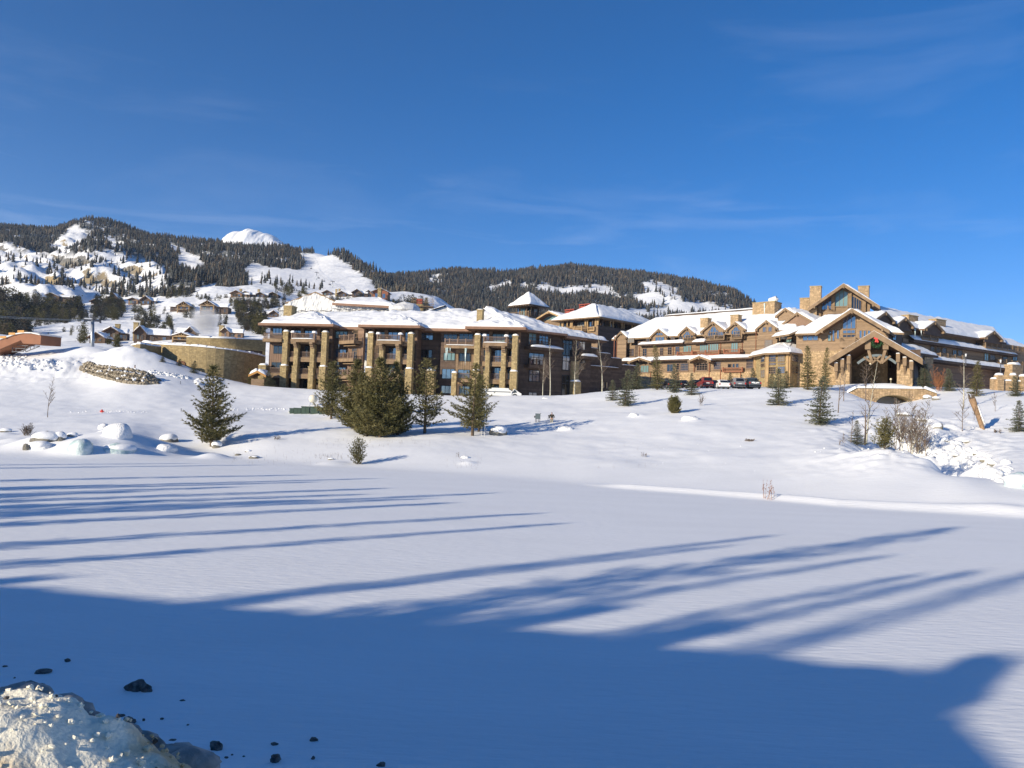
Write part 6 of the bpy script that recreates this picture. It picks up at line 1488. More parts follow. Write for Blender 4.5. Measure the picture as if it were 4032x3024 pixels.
snow_slab(rwing, WF2.p(gw_(330, 420, 1.4)[0], we3, 1.4), WF2.p(gw_(1870, 640, 1.4)[0], we3, 1.4), WF2.p(gw_(1700, 440, dR)[0], wr3, dR), WF2.p(gw_(150, 200, dR)[0], wr3, dR), th=.5, nx=90, ny=24, seed=63, lump=.12, board='timber_dark', bth=.4)
snow_slab(rwing, WF2.p(gw_(1870, 640, 1.4)[0]-.3, we3-1.5, -1.0), WF2.p(wlen+10, we3-1.5, -1.0), WF2.p(wlen+10, wr3-1.3, dR-3), WF2.p(gw_(1700, 440, dR)[0], wr3-1.0, dR-3), th=.5, nx=40, ny=20, seed=64, lump=.1, board='timber_dark', bth=.4)
for k, (ap, le, re) in enumerate([((290, 255), (165, 365), (425, 385)), ((548, 330), (440, 425), (665, 450)), ((932, 382), (790, 492), (1062, 512)), ((1705, 508), (1560, 605), (1800, 608))]):
    pgable(rwing, WF2, Z7, ap, le, re, -6, 2.4, infill=True, seed=20+k, fill='siding_dark')
for x0, x1, y0, y1, d in ((588, 712, 302, 420, -1.2), (950, 1075, 355, 470, -1.2)):
    ua = gw_(x0, y1, d)[0]; ub = gw_(x1, y1, d)[0]; chimney(rwing, WF2, ua, ub, gw_(x0, y1, d)[1]-1, gw_(x0, y0, d)[1], d-1.5, d, m='stone_pink', snow=False)
wins(rwing, WF2, Z7, [(985, 610, 1030, 640, 2), (1130, 620, 1225, 655, 4), (1460, 650, 1510, 690, 2)], d=.04, g='glass_dark', m='timber')
wins(rwing, WF2, Z7, [(870, 690, 925, 780, 2), (945, 700, 1005, 790, 3), (1020, 720, 1085, 800, 3), (1165, 755, 1215, 830, 2), (1230, 760, 1290, 840, 2), (1575, 790, 1630, 900, 2, 'glass_green'), (1645, 795, 1720, 910, 3), (1820, 820, 1880, 910, 2), (1945, 835, 2010, 900, 2)], d=.66, g='glass_dark', m='timber')
for (a, b, y0, y1, y2, dp) in ((770, 980, 575, 620, 640, 1.8), (1600, 2090, 690, 745, 765, 1.8), (1010, 1300, 820, 870, 885, 2.6), (1800, 2090, 900, 945, 960, 2.0)): zbal(rwing, WF2, Z7, a, b, y0, y1, y2, dep=dp, m='timber')
ua = gw_(480, 700, 4)[0]; ub = gw_(980, 700, 4)[0]; wq = gw_(730, 800, 4)[1]
snow_slab(rwing, WF2.p(ua, wq, 5.0), WF2.p(ub, wq, 4.0), WF2.p(ub-1, wq+1.7, 1), WF2.p(ua, wq+1.9, 1), th=.4, nx=30, ny=12, seed=81, lump=.1, board='timber_dark', bth=.45)
stone_box(rwing, 'stone_pillar', WF2, gw_(800, 900, 4)[0], gw_(912, 900, 4)[0], -1.5, wq-.5, 2.6, 4, m='stone_pink')
stone_box(rwing, 'stone_pillar', WF2, gw_(1945, 1000, 5)[0], gw_(2085, 1000, 5)[0], -1.5, gw_(2010, 950, 5)[1], 3.4, 5, m='stone_pink'); cap_snow(rwing, WF2, (gw_(1945, 1000, 5)[0]+gw_(2085, 1000, 5)[0])/2, 4.2, gw_(2010, 950, 5)[1], 1.5, 1.0, .6)
icicle(rwing, WF2.p(*gw_(675, 480, 2.4), 2.4), 1.6); icicle(rwing, WF2.p(*gw_(755, 500, 2.4), 2.4), 1.0)
# ------------------------------------------------------------------ curved stone walls, left of the pillared lodge
Zw = Z(450, 1180, 3.687)
cw_ = empty('curved_wall', tuple(at(800, 1450, 149)), 'tall curved tan stone retaining wall with a snow cap, left of the pillared lodge', 'wall')
def wall_run(parent, pts, zb, dep=1.0, m='stone', cap=True, name='stone_wall'):
    """pts: (px, Y, top row)"""
    if len(pts) > 8:
        P_ = np.array(pts, float); t0 = np.arange(len(P_)); t1 = np.linspace(0, len(P_)-1, 2*len(P_)-1); pts = [tuple(float(pchip(t0, P_[:, c], np.array([t]))[0]) for c in range(3)) for t in t1]
    for (xa, Ya, ra), (xb, Yb, rb) in zip(pts[:-1], pts[1:]):
        fr, L_ = FX(xa, Ya, xb, Yb, 0, row=(ra+rb)/2); wa_ = at(xa, ra, Ya)[2]; wb_ = at(xb, rb, Yb)[2]
        b = MB(); b.prism(fr, [(0, zb), (L_, zb), (L_, wb_), (0, wa_)], -dep, 0, .85); o = b.build(name, 'mortar', parent)
        s = MB(); w_ = zb; k = 0
        lo = min(wa_, wb_); stones(s, fr, 0, L_, zb, lo-.02, 0, .24, .38, proud=.025)
        if abs(wa_-wb_) > .15:
            n = max(1, int(L_/.7))
            for k in range(n):
                ua, ub = L_*k/n, L_*(k+1)/n; top = wa_+(wb_-wa_)*(k+.5)/n
                if top-lo > .1: stones(s, fr, ua, ub, lo, top, 0, .3, .6)
        s.build('stone', m, o, kind='stuff')
        if cap:
            snow_slab(o, fr.p(-.02, wa_, .12), fr.p(L_+.02, wb_, .12), fr.p(L_+.02, wb_, -dep-.1), fr.p(-.02, wa_, -dep-.1), th=.3, nx=14, ny=6, seed=int(xa), lump=.04, name='snow_cap', edge=.08)
wall_run(cw_, [(560, 161, 1347), (600, 156, 1352), (636, 153, 1356), (690, 150.5, 1359), (748, 149, 1362), (815, 148.6, 1368), (884, 149.5, 1375), (935, 151.3, 1383), (985, 154, 1392), (1020, 157, 1399), (1046, 160, 1406)], 5)
wall_run(cw_, [(516, 151, 1361), (552, 146, 1354)], 8); wall_run(cw_, [(552, 146, 1355), (600, 149, 1362), (636, 152, 1366)], 6, m='stone')
uw_ = empty('upper_stone_wall', tuple(at(880, 1360, 166)), 'upper tan stone terrace wall behind the curved wall, in front of the chalets', 'wall')
wall_run(uw_, [(734, 166, 1327), (830, 165, 1331), (930, 165.5, 1334), (1048, 168, 1340)], 10)
fr, _ = FX(930, 164.8, 1048, 167.3, 0); a = fr.uw(*Zw(1800, 765)); b = fr.uw(*Zw(2150, 765)); s = MB(); s.box(fr, a[0], b[0], fr.uw(*Zw(2000, 800))[1], fr.uw(*Zw(2000, 738))[1], .1, .16); s.build('opening', 'glass_dark', uw_)
pipe = empty('pipe', tuple(at(722, 1430, 146)), 'brown bent pipe in front of the curved wall between small spruces', 'pipe')
s = MB(); p = [at(696, 1427, 146.5), at(718, 1426, 146.5), at(728, 1429, 146.5), at(730, 1452, 146.5)]
for a, b in zip(p[:-1], p[1:]): s.bar(a, b, .22, 8)
s.build('tube', 'pipe_brown', pipe)
sh = empty('snowy_shed', tuple(at(1018, 1480, 143)), 'tiny orange gabled shed roof with thick snow behind the first low pillar', 'shed')
fs = Fr(at(1018, 1475, 143)*np.array([1, 1, 0])+np.array([0, 0, 8.0]), (1, .1)); gable(sh, fs, 0, 1.5, at(1018, 1478, 143)[2]-8, at(1018, 1461, 143)[2]-8, -4, 1, th=.3, snow=.5, m='orange', brackets=False); s = MB(); s.box(fs, -1.15, 1.15, 0, 2.2, -3, .5); s.build('wall', 'siding', sh)

# ------------------------------------------------------------------ hillside chalets
def chalet(px, ap, ev, bs, hw, kind='g', wing=0, chim=None, m='siding_grey', label='', name='chalet', rot=0, truss=False, dep=None, group='chalets on the snowy hillside', win=3, Yh=None, roofm='snow'):
    """ap/ev/bs: rows of apex, eaves and foot; hw: half width in photo pixels; wing>0 adds a long side roof to the right, <0 to the left"""
    m = {'siding': 'siding_grey', 'siding_grey': 'siding_dark'}.get(m, m)  # swaps in darker siding, putting shade into the chalet walls
    P = row_to_ground(zA, px, bs, 208, 1200)
    if P is None: P = at(px, bs, Yh or 400)
    Y = P[1]; k = Y/F; W_ = hw*k; H = (bs-ev)*k; Rz = (ev-ap)*k; zb = P[2]
    e = empty(name, (P[0], Y, zb), label, 'house', group)
    a = math.radians(rot); fr = Fr((P[0], Y, zb), (math.cos(a), math.sin(a))); D_ = dep or W_*1.5
    b = MB(); b.box(fr, -W_*.85, W_*.85, -2, H, -D_, 0); b.prism(fr, [(-W_*.85, H), (W_*.85, H), (0, H+Rz*.85)], -D_, 0); b.build('wall', m, e)
    gable(e, fr, 0, W_, H-.05, H+Rz, -D_-.6, W_*.22+.5, th=max(.25, W_*.06), snow=.45, m='timber_dark', brackets=False, name='roof', seed=int(px))
    if wing:
        sg = 1 if wing > 0 else -1; wl = abs(wing)*k; x0, x1 = (W_*.8, W_*.8+wl) if sg > 0 else (-W_*.8-wl, -W_*.8)
        b = MB(); b.box(fr, x0, x1, -2, H*.92, -D_*.9, -W_*.25); b.build('wing_wall', m, e)
        zt = H+Rz*.72; dm = -D_*.5
        snow_slab(e, fr.p(x0-.3-(.5*W_ if sg > 0 else 0), H*.92, -W_*.1), fr.p(x1+.4+(.5*W_ if sg < 0 else 0), H*.92, -W_*.1), fr.p(x1+.4+(.5*W_ if sg < 0 else 0), zt, dm), fr.p(x0-.3-(.5*W_ if sg > 0 else 0), zt, dm), th=.5, nx=20, ny=10, seed=int(px)+1, lump=.06, board='timber_dark', bth=.3, name='wing_snow')
        n = max(2, int(wl/3))
        for j in range(n): u = x0+wl*(j+.5)/n; window(e, fr, u-.6, u+.6, H*.35, H*.75, -W_*.25+.02, cols=2, g='glass_dark', m='timber')
    for j in range(win):
        u = (-W_*.6+W_*1.2*(j+.5)/win); window(e, fr, u-W_*.16, u+W_*.16, H*.35, H*.85, .02, cols=2, g='glass_dark' if j % 2 else 'glass', m='timber')
    if truss:
        t = MB(); d = W_*.22+.3; t.beam(fr.p(-W_*.8, H, d), fr.p(W_*.8, H, d), .35, .35)
        for q_ in (-.35, 0, .35): t.beam(fr.p(0, H, d), fr.p(W_*q_*.9, H+Rz*(.75-abs(q_)*.8), d), .25, .3, up=fr.n)
        for q_ in (-.75, .75): t.beam(fr.p(W_*q_, -.5, d), fr.p(W_*q_, H, d), .35, .35, up=fr.n)
        t.build('truss', 'timber_pale', e); t = MB(); t.box(fr, -W_*.85, W_*.85, H*.38, H*.46, .05, d+.2); t.build('balcony', 'timber', e)
        railing(e, fr, -W_*.8, W_*.8, H*.46, d+.1, h=1.0, step=.5, m='timber_pale')
    for (cx_, ct) in (chim or []):
        u = (cx_-px)*k; w_ = H+(ev-ct)*k; c = MB(); c.box(fr, u-.75, u+.75, H*.2, w_, -D_*.5-.7, -D_*.5+.7); c.box(fr, u-.9, u+.9, w_, w_+.25, -D_*.5-.85, -D_*.5+.85); c.build('chimney', 'stone', e)
    return e, fr, W_, H
CH = [
 (203, 1153, 1166, 1180, 34, dict(wing=60, chim=[(232, 1154)], m='siding_dark', label='low dark chalet roof above the dense stand at far left')),
 (380, 1175, 1187, 1198, 27, dict(wing=22, m='siding_dark', label='dark gabled chalet half hidden above the clump over the lift tower')),
 (447, 1153, 1176, 1190, 22, dict(wing=-34, m='siding_grey', label='chalet with one steep tall gable and a flat snowy roof on its left')),
 (523, 1172, 1180, 1203, 22, dict(wing=24, m='siding', chim=[(558, 1160)], label='reddish brown chalet next to the chalet with the tall gable')),
 (573, 1165, 1182, 1204, 24, dict(wing=20, m='siding_grey', label='glass fronted chalet at the right end of the upper left row')),
 (724, 1187, 1206, 1231, 30, dict(wing=-34, m='siding_dark', truss=True, label='left one of the twin chalets with a timber fan truss gable')),
 (817, 1183, 1203, 1240, 34, dict(wing=50, m='siding_grey', truss=True, chim=[(852, 1190)], label='right one of the twin chalets with a timber fan truss gable')),
 (930, 1143, 1156, 1172, 26, dict(wing=30, m='siding', chim=[(940, 1135)], label='brown chalet at the left end of the upper middle row')),
 (966, 1146, 1157, 1170, 20, dict(wing=22, m='siding', label='brown chalet second from left in the upper middle row')),
 (1024, 1150, 1160, 1172, 20, dict(wing=14, m='siding_dark', chim=[(1013, 1138)], label='dark chalet third in the upper middle row')),
 (1074, 1150, 1161, 1173, 24, dict(wing=-26, m='siding_dark', label='chalet at the right end of the upper middle row')),
 (718, 1311, 1325, 1350, 44, dict(m='timber_dark', truss=True, win=2, label='open fronted dark timber pavilion just left of the upper stone wall')),
 (750, 1287, 1308, 1330, 22, dict(wing=-40, m='siding_grey', win=1, label='plain grey gable behind the dark open pavilion, left of the steam')),
 (886, 1289, 1306, 1336, 18, dict(wing=52, m='siding', chim=[(866, 1283)], win=1, label='chalet right of the steam with panels on its blue shaded roof')),
 (990, 1224, 1238, 1252, 20, dict(wing=34, m='siding_dark', label='low chalet with a flat snow roof left of the wrapped building')),
 (1078, 1222, 1236, 1250, 20, dict(wing=-20, m='siding_dark', label='chalet corner directly beside the wrapped building')),
 (550, 1282, 1312, 1350, 26, dict(wing=90, m='siding_grey', chim=[(529, 1271), (627, 1310)], win=2, rot=12, label='steep chalet with two stone chimneys behind the snow mound')),
 (437, 1287, 1306, 1345, 32, dict(wing=30, m='siding_grey', chim=[(452, 1275)], win=2, rot=10, label='chalet with a stone chimney just right of the lift tower')),
 (382, 1308, 1330, 1352, 36, dict(m='timber_dark', win=2, label='dark low chalet immediately behind the lift tower pole')),
 (1288, 1142, 1153, 1166, 22, dict(wing=26, m='siding_dark', label='leftmost hillside lodge below the ski run')),
 (1345, 1146, 1156, 1170, 20, dict(wing=26, m='siding_dark', chim=[(1320, 1138), (1332, 1136)], label='hillside lodge with twin chimneys below the ski run')),
 (1405, 1138, 1152, 1172, 22, dict(wing=24, m='siding_dark', label='hillside lodge with a sloping snow roof left of the slim chimney')),
 (1450, 1142, 1156, 1178, 20, dict(wing=16, m='siding', label='small lodge squeezed beside the tall red brown lodge')),
 (1496, 1134, 1150, 1186, 36, dict(wing=0, m='door_red', label='tall red brown hillside lodge behind the slim chimney')),
]
for c in CH: chalet(*c[:5], **c[5])
s = MB(); fr = Fr(at(915, 1300, 262), (1, .25))
PN = row_to_ground(zA, 905, 1330, 208, 400)

# ------------------------------------------------------------------ ski lift
def lift_tower(px, yt, yb, Y, label, arm=30, r=.45):
    P = at(px, yb, Y); T = at(px, yt, Y); e = empty('lift_tower', tuple(P), label, 'ski lift tower', 'ski lift towers')
    s = MB(); s.bar(P-np.array([0, 0, 2]), T, r, 10, r*.75); s.build('pole', 'steel', e, smooth=True)
    w_ = arm/F*Y; d = np.array([.92, .38, 0]); s = MB(); s.beam(T-d*w_, T+d*w_, r*.7, r*.9)
    s.beam(T+np.array([0, 0, -.3]), T+np.array([0, 0, w_*.38]), r*.5, r*.5, up=(1, 0, 0)); s.beam(T-d*w_*.3+np.array([0, 0, w_*.38]), T+d*w_*.3+np.array([0, 0, w_*.38]), r*.4, r*.4); s.build('crossarm', 'steel_dark', e)
    q_ = np.array([-.38, .92, 0]); n = np.array([d[1], -d[0], 0])
    for sg in (-1, 1):
        s = MB(); c = T+d*w_*.9*sg; s.beam(c-n*w_*.55, c+n*w_*.55, r*.35, r*.5)
        for j in range(6): o_ = c+n*w_*(-.5+.2*j)+np.array([0, 0, -r*.5]); s.bar(o_-d*.12, o_+d*.12, r*.45, 8)
        s.build('wheel_assembly', 'steel_dark', e)
    return T, d*w_*.9
T0, dv = lift_tower(365, 1262, 1378, 178, 'large ski lift tower pole standing behind the snow mound at left', arm=30)
def cable(a, b, label, r=.06, sag=.01):
    s = MB(); n = 14; P = [np.array(a)*(1-t)+np.array(b)*t-np.array([0, 0, sag*np.linalg.norm(np.array(a)-np.array(b))*4*t*(1-t)]) for t in np.linspace(0, 1, n)]
    for p, q_ in zip(P[:-1], P[1:]): s.bar(p, q_, r, 4, caps=False)
    tag(s.build('lift_cable', 'steel'), label, 'cable', 'ski lift cables')
cable(T0-dv, at(-500, 1205, 150), 'upper ski lift cable running out of the picture at left', .035); cable(T0+dv*.9, at(-500, 1216, 158), 'lower ski lift cable running out of the picture at left', .035)
T1, d1 = lift_tower(1247, 1073, 1108, 960, 'upper small lift tower on the ski run', arm=8, r=.5); T2, d2 = lift_tower(1310, 1108, 1137, 860, 'lower small lift tower on the ski run', arm=8, r=.5)
T3, d3 = lift_tower(1190, 990, 1012, 1320, 'tiny lift tower on the ridge left of the ski run', arm=6, r=.5)
T4, d4 = lift_tower(1588, 1162, 1190, 640, 'lift tower against the dark hillside above the scaffolded chimney', arm=9, r=.4); T5, d5 = lift_tower(1657, 1168, 1195, 620, 'lift tower right above the tarp tent', arm=9, r=.4)
for A_, B_, l in ((T3, T1, 'lift cable from the ridge to the upper small tower'), (T1, T2, 'lift cable between the two small towers on the ski run'), (T2, at(1400, 1165, 720), 'lift cable from the lower small tower to the lodges')):
    cable(A_, B_, l, .10)
def chair(P, lab):
    s = MB(); P = np.array(P); s.bar(P, P-np.array([0, 0, 3.2]), .12, 4); e = empty('lift_chair', tuple(P), lab, 'ski lift chair', 'lift chairs above the ski run'); s.build('hanger', 'steel_dark', e)
    s = MB(); fr = Fr(P-np.array([0, 0, 4.2]), (1, .3)); s.box(fr, -1.3, 1.3, 0, .3, -.6, .6); s.build('seat', 'steel_dark', e); s = MB(); s.box(fr, -1.3, 1.3, .32, 1.2, -.7, -.55); s.build('backrest', 'steel_dark', e)
for t, A_, B_ in ((.15, T1, T2), (.5, T1, T2), (.85, T1, T2), (.35, T3, T1), (.7, T3, T1), (.4, T2, at(1400, 1165, 720))): chair(np.array(A_)*(1-t)+np.array(B_)*t-np.array([0, 0, 1.5]), 'empty lift chair hanging from the cable over the ski run')

# ------------------------------------------------------------------ steam plume
st = bpy.data.materials.new('steam'); st.use_nodes = True; t = st.node_tree; t.nodes.clear(); MATS['steam'] = st
o_ = N(t, 'ShaderNodeOutputMaterial'); pv = N(t, 'ShaderNodeVolumePrincipled'); pv.inputs['Color'].default_value = (.99, .99, .99, 1); pv.inputs['Anisotropy'].default_value = .1
tc2 = N(t, 'ShaderNodeTexCoord'); nz = N(t, 'ShaderNodeTexNoise'); nz.inputs['Scale'].default_value = .55; nz.inputs['Detail'].default_value = 5; nz.inputs['Roughness'].default_value = .6
sg_ = N(t, 'ShaderNodeTexGradient', gradient_type='SPHERICAL'); mp = N(t, 'ShaderNodeMapping'); t.links.new(tc2.outputs['Object'], mp.inputs[0])
cs = at(806, 1262, 161); mp.inputs['Location'].default_value = (0, 0, 0); mp.inputs['Scale'].default_value = (1/4.6, 1/4.6, 1/4.3)
t.links.new(mp.outputs[0], sg_.inputs[0]); t.links.new(tc2.outputs['Object'], nz.inputs['Vector'])
ma = N(t, 'ShaderNodeMath', operation='ADD'); t.links.new(sg_.outputs['Fac'], ma.inputs[0]); t.links.new(nz.outputs[0], ma.inputs[1])
mr = N(t, 'ShaderNodeMapRange'); mr.inputs['From Min'].default_value = .74; mr.inputs['From Max'].default_value = 1.25; mr.inputs['To Max'].default_value = .5; t.links.new(ma.outputs[0], mr.inputs[0])
t.links.new(mr.outputs[0], pv.inputs['Density']); t.links.new(pv.outputs[0], o_.inputs['Volume'])
s = MB(); V, Fc = ico(3); V = np.array(V); V[:, 0] *= 4.6; V[:, 1] *= 4.2; V[:, 2] *= 4.4; V[:, 0] += np.where(V[:, 2] < 0, -V[:, 2]*.3, 0); V[:, 0] *= np.where(V[:, 2] < 0, 1+V[:, 2]*.09, 1)
s.add(V, Fc); so = s.build('steam', 'steam'); so.location = tuple(cs); tag(so, 'white puff of steam rising behind the curved stone wall', 'steam', kind='stuff')

# ------------------------------------------------------------------ rust coloured curved canopy, far left
Zo = Z(0, 1280, 5.53); fo, _ = FX(0, 158, 160, 154, 0); oc = empty('curved_conveyor', tuple(fo.p(3, 15, 0)), 'rust orange arched covered conveyor with pale roof panels at the left edge', 'conveyor')
pts = [fo.uw(*Zo(*p)) for p in ((-260, 450), (0, 325), (130, 285), (340, 210), (530, 180), (700, 182), (893, 222), (880, 420), (500, 402), (455, 330), (0, 520), (-260, 640))]
s = MB(); s.prism(fo, pts, -4.5, 0); s.build('body', 'rust_orange', oc)
for j in range(1, 6):
    a, b = pts[j], pts[j+1]; c = MB(); c.beam(fo.p(a[0], a[1]+.12, -2.2), fo.p(b[0]-.05, b[1]+.12, -2.2), 5.0, .22, up=(0, 0, 1)); c.build('roof_panel', 'tarp', oc)
for x, y in ((95, 280), (290, 205), (485, 155)):
    c = MB(); u, w_ = fo.uw(*Zo(x, y)); c.box(fo, u-.9, u+.9, w_-.1, w_+.35, -.4, .35); c.build('roof_flap', 'orange', oc)
s = MB()
for (x0, y0, x1, y1) in ((140, 490, 430, 500), (250, 430, 500, 440), (140, 570, 390, 560), (370, 560, 560, 440), (440, 570, 740, 450), (560, 440, 740, 445)):
    s.beam(fo.p(*fo.uw(*Zo(x0, y0)), -1.2), fo.p(*fo.uw(*Zo(x1, y1)), -1.2), .16, .14)
for x, y0, y1 in ((150, 470, 560), (230, 500, 575), (430, 440, 560), (540, 470, 530), (620, 440, 490), (390, 510, 570)):
    s.beam(fo.p(*fo.uw(*Zo(x, y0)), -1.2), fo.p(*fo.uw(*Zo(x, y1)), -1.2), .1, .1, up=fo.n)
s.build('railing', 'steel_dark', oc)
s = MB(); a = at(172, 1358, 165)
for x0, y0, x1, y1 in ((168, 1336, 175, 1356), (162, 1335, 170, 1336), (180, 1337, 187, 1354), (189, 1338, 189, 1354)): s.bar(at(x0, y0, 165), at(x1, y1, 165), .12, 5)
tag(s.build('bent_posts', 'steel_dark'), 'two thin bent posts right of the rust orange conveyor', 'post')

# ------------------------------------------------------------------ dirty ploughed pile
s = MB(); g = random.Random(5); pile_top = [(318, 1448), (338, 1428), (352, 1420), (372, 1432), (410, 1438), (432, 1436), (470, 1442), (500, 1443), (540, 1450), (575, 1460), (600, 1478), (625, 1506)]
pile_bot = [(318, 1456), (345, 1470), (390, 1484), (430, 1496), (480, 1508), (520, 1514), (570, 1516), (625, 1512)]
Yp = 131.0
def pile_pt(x, f):
    yt = np.interp(x, *zip(*pile_top)); yb = np.interp(x, *zip(*pile_bot)); y = yt+(yb-yt)*f; Pg = row_to_ground(lambda a, b: ground(a, b), x, yb, 100, 150)
    Yb = Pg[1] if Pg is not None else Yp; return at(x, y, Yb+ (1-f)*2.6)
for x in range(322, 622, 5):
    for f in (.15, .4, .65, .9):
        c = pile_pt(x+g.uniform(-3, 3), f); r = g.uniform(.22, .52); blob(s, c, (r*1.1, r, r*.8), g.uniform(0, 9), .35, 1)
    c = pile_pt(x, .55); blob(s, c-np.array([0, -1.3, .3]), (.7, 1.5, .9), x*.1, .2, 1)
o = s.build('dirty_snow_pile', 'rubble'); tag(o, 'dirty grey brown heap of ploughed snow and rubble on the left slope', 'snow pile', kind='stuff')
s = MB()
for k in range(34):
    c = pile_pt(g.uniform(325, 615), g.uniform(0, .8)); r = g.uniform(.12, .3); blob(s, c-np.array([0, .35, 0]), (r, r, r*.8), k, .4, 1)
tag(s.build('snow_lumps', 'snow_rough'), 'small white snow lumps caught in the dirty heap', kind='stuff')
# clean snow rubble: left heap, strip along the mound, path edges
s = MB()
def spread(n, x0, x1, rowf, rr, mb=s):
    for _ in range(n):
        x = g.uniform(x0, x1); y = rowf(x)+g.uniform(-1, 1)*rr[0]; Pg = row_to_ground(lambda a, b: ground(a, b), x, y, 50, 175)
        if Pg is None: continue
        r = g.uniform(rr[1], rr[2]); blob(mb, Pg+np.array([0, 0, r*.15]), (r*1.4, r*1.2, r), g.uniform(0, 9), .35, 1)
spread(110, 0, 105, lambda x: 1418, (22, .12, .42)); spread(60, 60, 240, lambda x: 1430+x*.05, (22, .1, .35)); spread(120, 590, 740, lambda x: 1465+(x-590)*.16, (6, .1, .3))
spread(90, 770, 860, lambda x: 1505, (10, .15, .45)); spread(70, 270, 590, lambda x: 1622, (4, .03, .10)); spread(60, 900, 1140, lambda x: 1612, (4, .05, .14))
spread(200, 3560, 3980, lambda x: 1690+(x-3500)*.38, (45, .10, .34)); 
spread(30, 3200, 3700, lambda x: 1775, (20, .03, .08)); spread(24, 2480, 3100, lambda x: 1790, (70, .02, .06))
tag(s.build('snow_rubble', 'snow_rough', smooth=True), 'scattered lumps and clods of snow along ploughed edges and the creek bed', kind='stuff')

# ------------------------------------------------------------------ boulders
def rock(px, py, w, h, label, cap=True, m='boulder', capk=(1.1, .5), name='boulder', seed=None, depth=.8, capm='snow_roof', cat='rock', group=None):
    P = row_to_ground(lambda a, b: ground(a, b), px, py, 45, 150)
    if P is None: P = on(px, 110, py)
    k = P[1]/F; sd_ = seed or px*.01; s = MB(); blob(s, P+np.array([0, w*k*.3, h*k*.10]), (w*k/2, w*k/2*depth, h*k*.88), sd_, .22, 3)
    e = empty(name, tuple(P), label, cat, group); s.build('body', m, e, smooth=(m != 'boulder'))
    if cap: s = MB(); blob(s, P+np.array([0, w*k*.3, h*k*.52]), (w*k/2*(.78+.17*capk[0]), w*k/2*depth*(.78+.17*capk[0]), h*k*(.30+capk[1]*.35)), sd_+3, .10, 3); s.build('snow_cap', capm, e, smooth=True)
    return e
RB = 'snow covered boulders along the pond edge'
for a in [(228, 1735, 50, 36, 'dark rock hollow under snow in the left boulder group', True, 'boulder', (1.35, .55)), (165, 1745, 120, 44, 'big snow hooded boulder at the top of the left group', True, 'boulder', (1.15, .7)),
          (97, 1776, 26, 30, 'small bare dark rock at the left foot of the boulder group', False), (140, 1772, 90, 34, 'low snow covered boulder low in the left group', True, 'snow_rough', (1.1, .6)),
          (280, 1722, 40, 20, 'small boulder under a pointed snow cap, right in the left group', True, 'boulder', (1.3, .6)),
          (292, 1790, 104, 62, 'smooth pale blue ice dome at the pond edge', False, 'ice'), (15, 1702, 45, 16, 'low snow capped rock at the left picture edge', True, 'boulder', (1.2, .6)),
          (455, 1785, 130, 40, 'rippled ice bank below the drift at the pond edge', True, 'ice', (1.05, .4)), (440, 1725, 120, 55, 'tall wind carved drift left of centre of the shore', False, 'snow_rough'), (400, 1690, 40, 24, 'small horn shaped drift on top of the carved drift', False, 'snow_rough'),
          (655, 1740, 72, 30, 'flat slab rock with a thick snow cap between drift and lone pine', True, 'boulder', (1.15, .7)), (640, 1775, 90, 26, 'rounded snow lump left of the lone pine', False, 'snow_rough'), (850, 1765, 42, 30, 'angular snow covered rock at the foot of the lone pine', True, 'boulder', (1.4, .6)),
          (975, 1782, 22, 12, 'small round stone right of the lone pine', True, 'boulder', (1.1, .4)), (935, 1795, 30, 8, 'flat grey stone flush in the snow', False), (998, 1806, 46, 13, 'long low dark stone at the bend of the shore', True, 'boulder', (1.0, .3)),
          (1302, 1812, 24, 9, 'tiny stone left of the small young pine', True, 'boulder', (1.2, .5)), (1963, 1716, 64, 44, 'big block shaped boulder with a thick snow cap right of the white pole', True, 'boulder', (1.1, .50))]:
    rock(*a[:5], cap=a[5], m=a[6] if len(a) > 6 else 'boulder', capk=a[7] if len(a) > 7 else (1.1, .5), group=RB, cat='ice' if len(a) > 6 and a[6] == 'ice' else ('drift' if 'drift' in a[4] else 'rock'), name='ice_dome' if len(a) > 6 and a[6] == 'ice' else ('snow_drift' if 'drift' in a[4] or 'lump' in a[4] else 'boulder'))
for k, (px, py, w, h) in enumerate([(3700, 1690, 40, 24), (3655, 1571, 34, 16), (3690, 1575, 30, 15), (3724, 1740, 30, 16), (3810, 1745, 34, 14), (3760, 1800, 40, 18), (3912, 1835, 34, 22), (3848, 1790, 26, 12), (3880, 1815, 34, 12), (3960, 1855, 40, 16), (3570, 1640, 60, 18), (3640, 1660, 50, 16)]):
    rock(px, py, w, h, ['snowy boulder high in the creek bed behind the thicket', 'left one of two grey boulders beside the bridge end', 'right one of two grey boulders beside the bridge end', 'snowy boulder in the creek bed right of the thicket', 'boulder below the foot of the broken trunk', 'boulder in mid creek bed right of the willow bush', 'dark boulder near the foot of the creek bed', 'boulder just above the creek bed bend', 'boulder in the lower creek bed left of the dark one', 'lowest boulder in the creek bed by the ice bank', 'boulder under the snow below the bridge arch', 'boulder between bridge and thicket'][k], m='boulder', capk=(1.25, .7), group='boulders in the creek bed')
rock(4030, 1925, 110, 60, 'greenish ice wall at the right picture edge above the pond', cap=True, m='ice', name='ice_wall', capk=(1.1, .35), cat='ice')
rock(3930, 1880, 90, 36, 'snow and ice bank left of the greenish ice wall', cap=False, m='snow_rough', name='ice_bank', cat='ice')
for (px, py, w, h, l) in [(2228, 1692, 64, 15, 'snow hump right of the standing person'), (2728, 1652, 72, 18, 'wide snow hump right of the mop shaped shrub'), (2500, 1640, 44, 14, 'small snow hump with a dark crack below the twin spruces'), (1830, 1805, 34, 10, 'tiny round snow hump on the lawn below the boulder'), (2150, 1570, 30, 5, 'small dark edged hollow in the upper lawn')]:
    rock(px, py, w, h, l, cap=False, m='snow_rough', name='snow_hump', cat='snow hump')

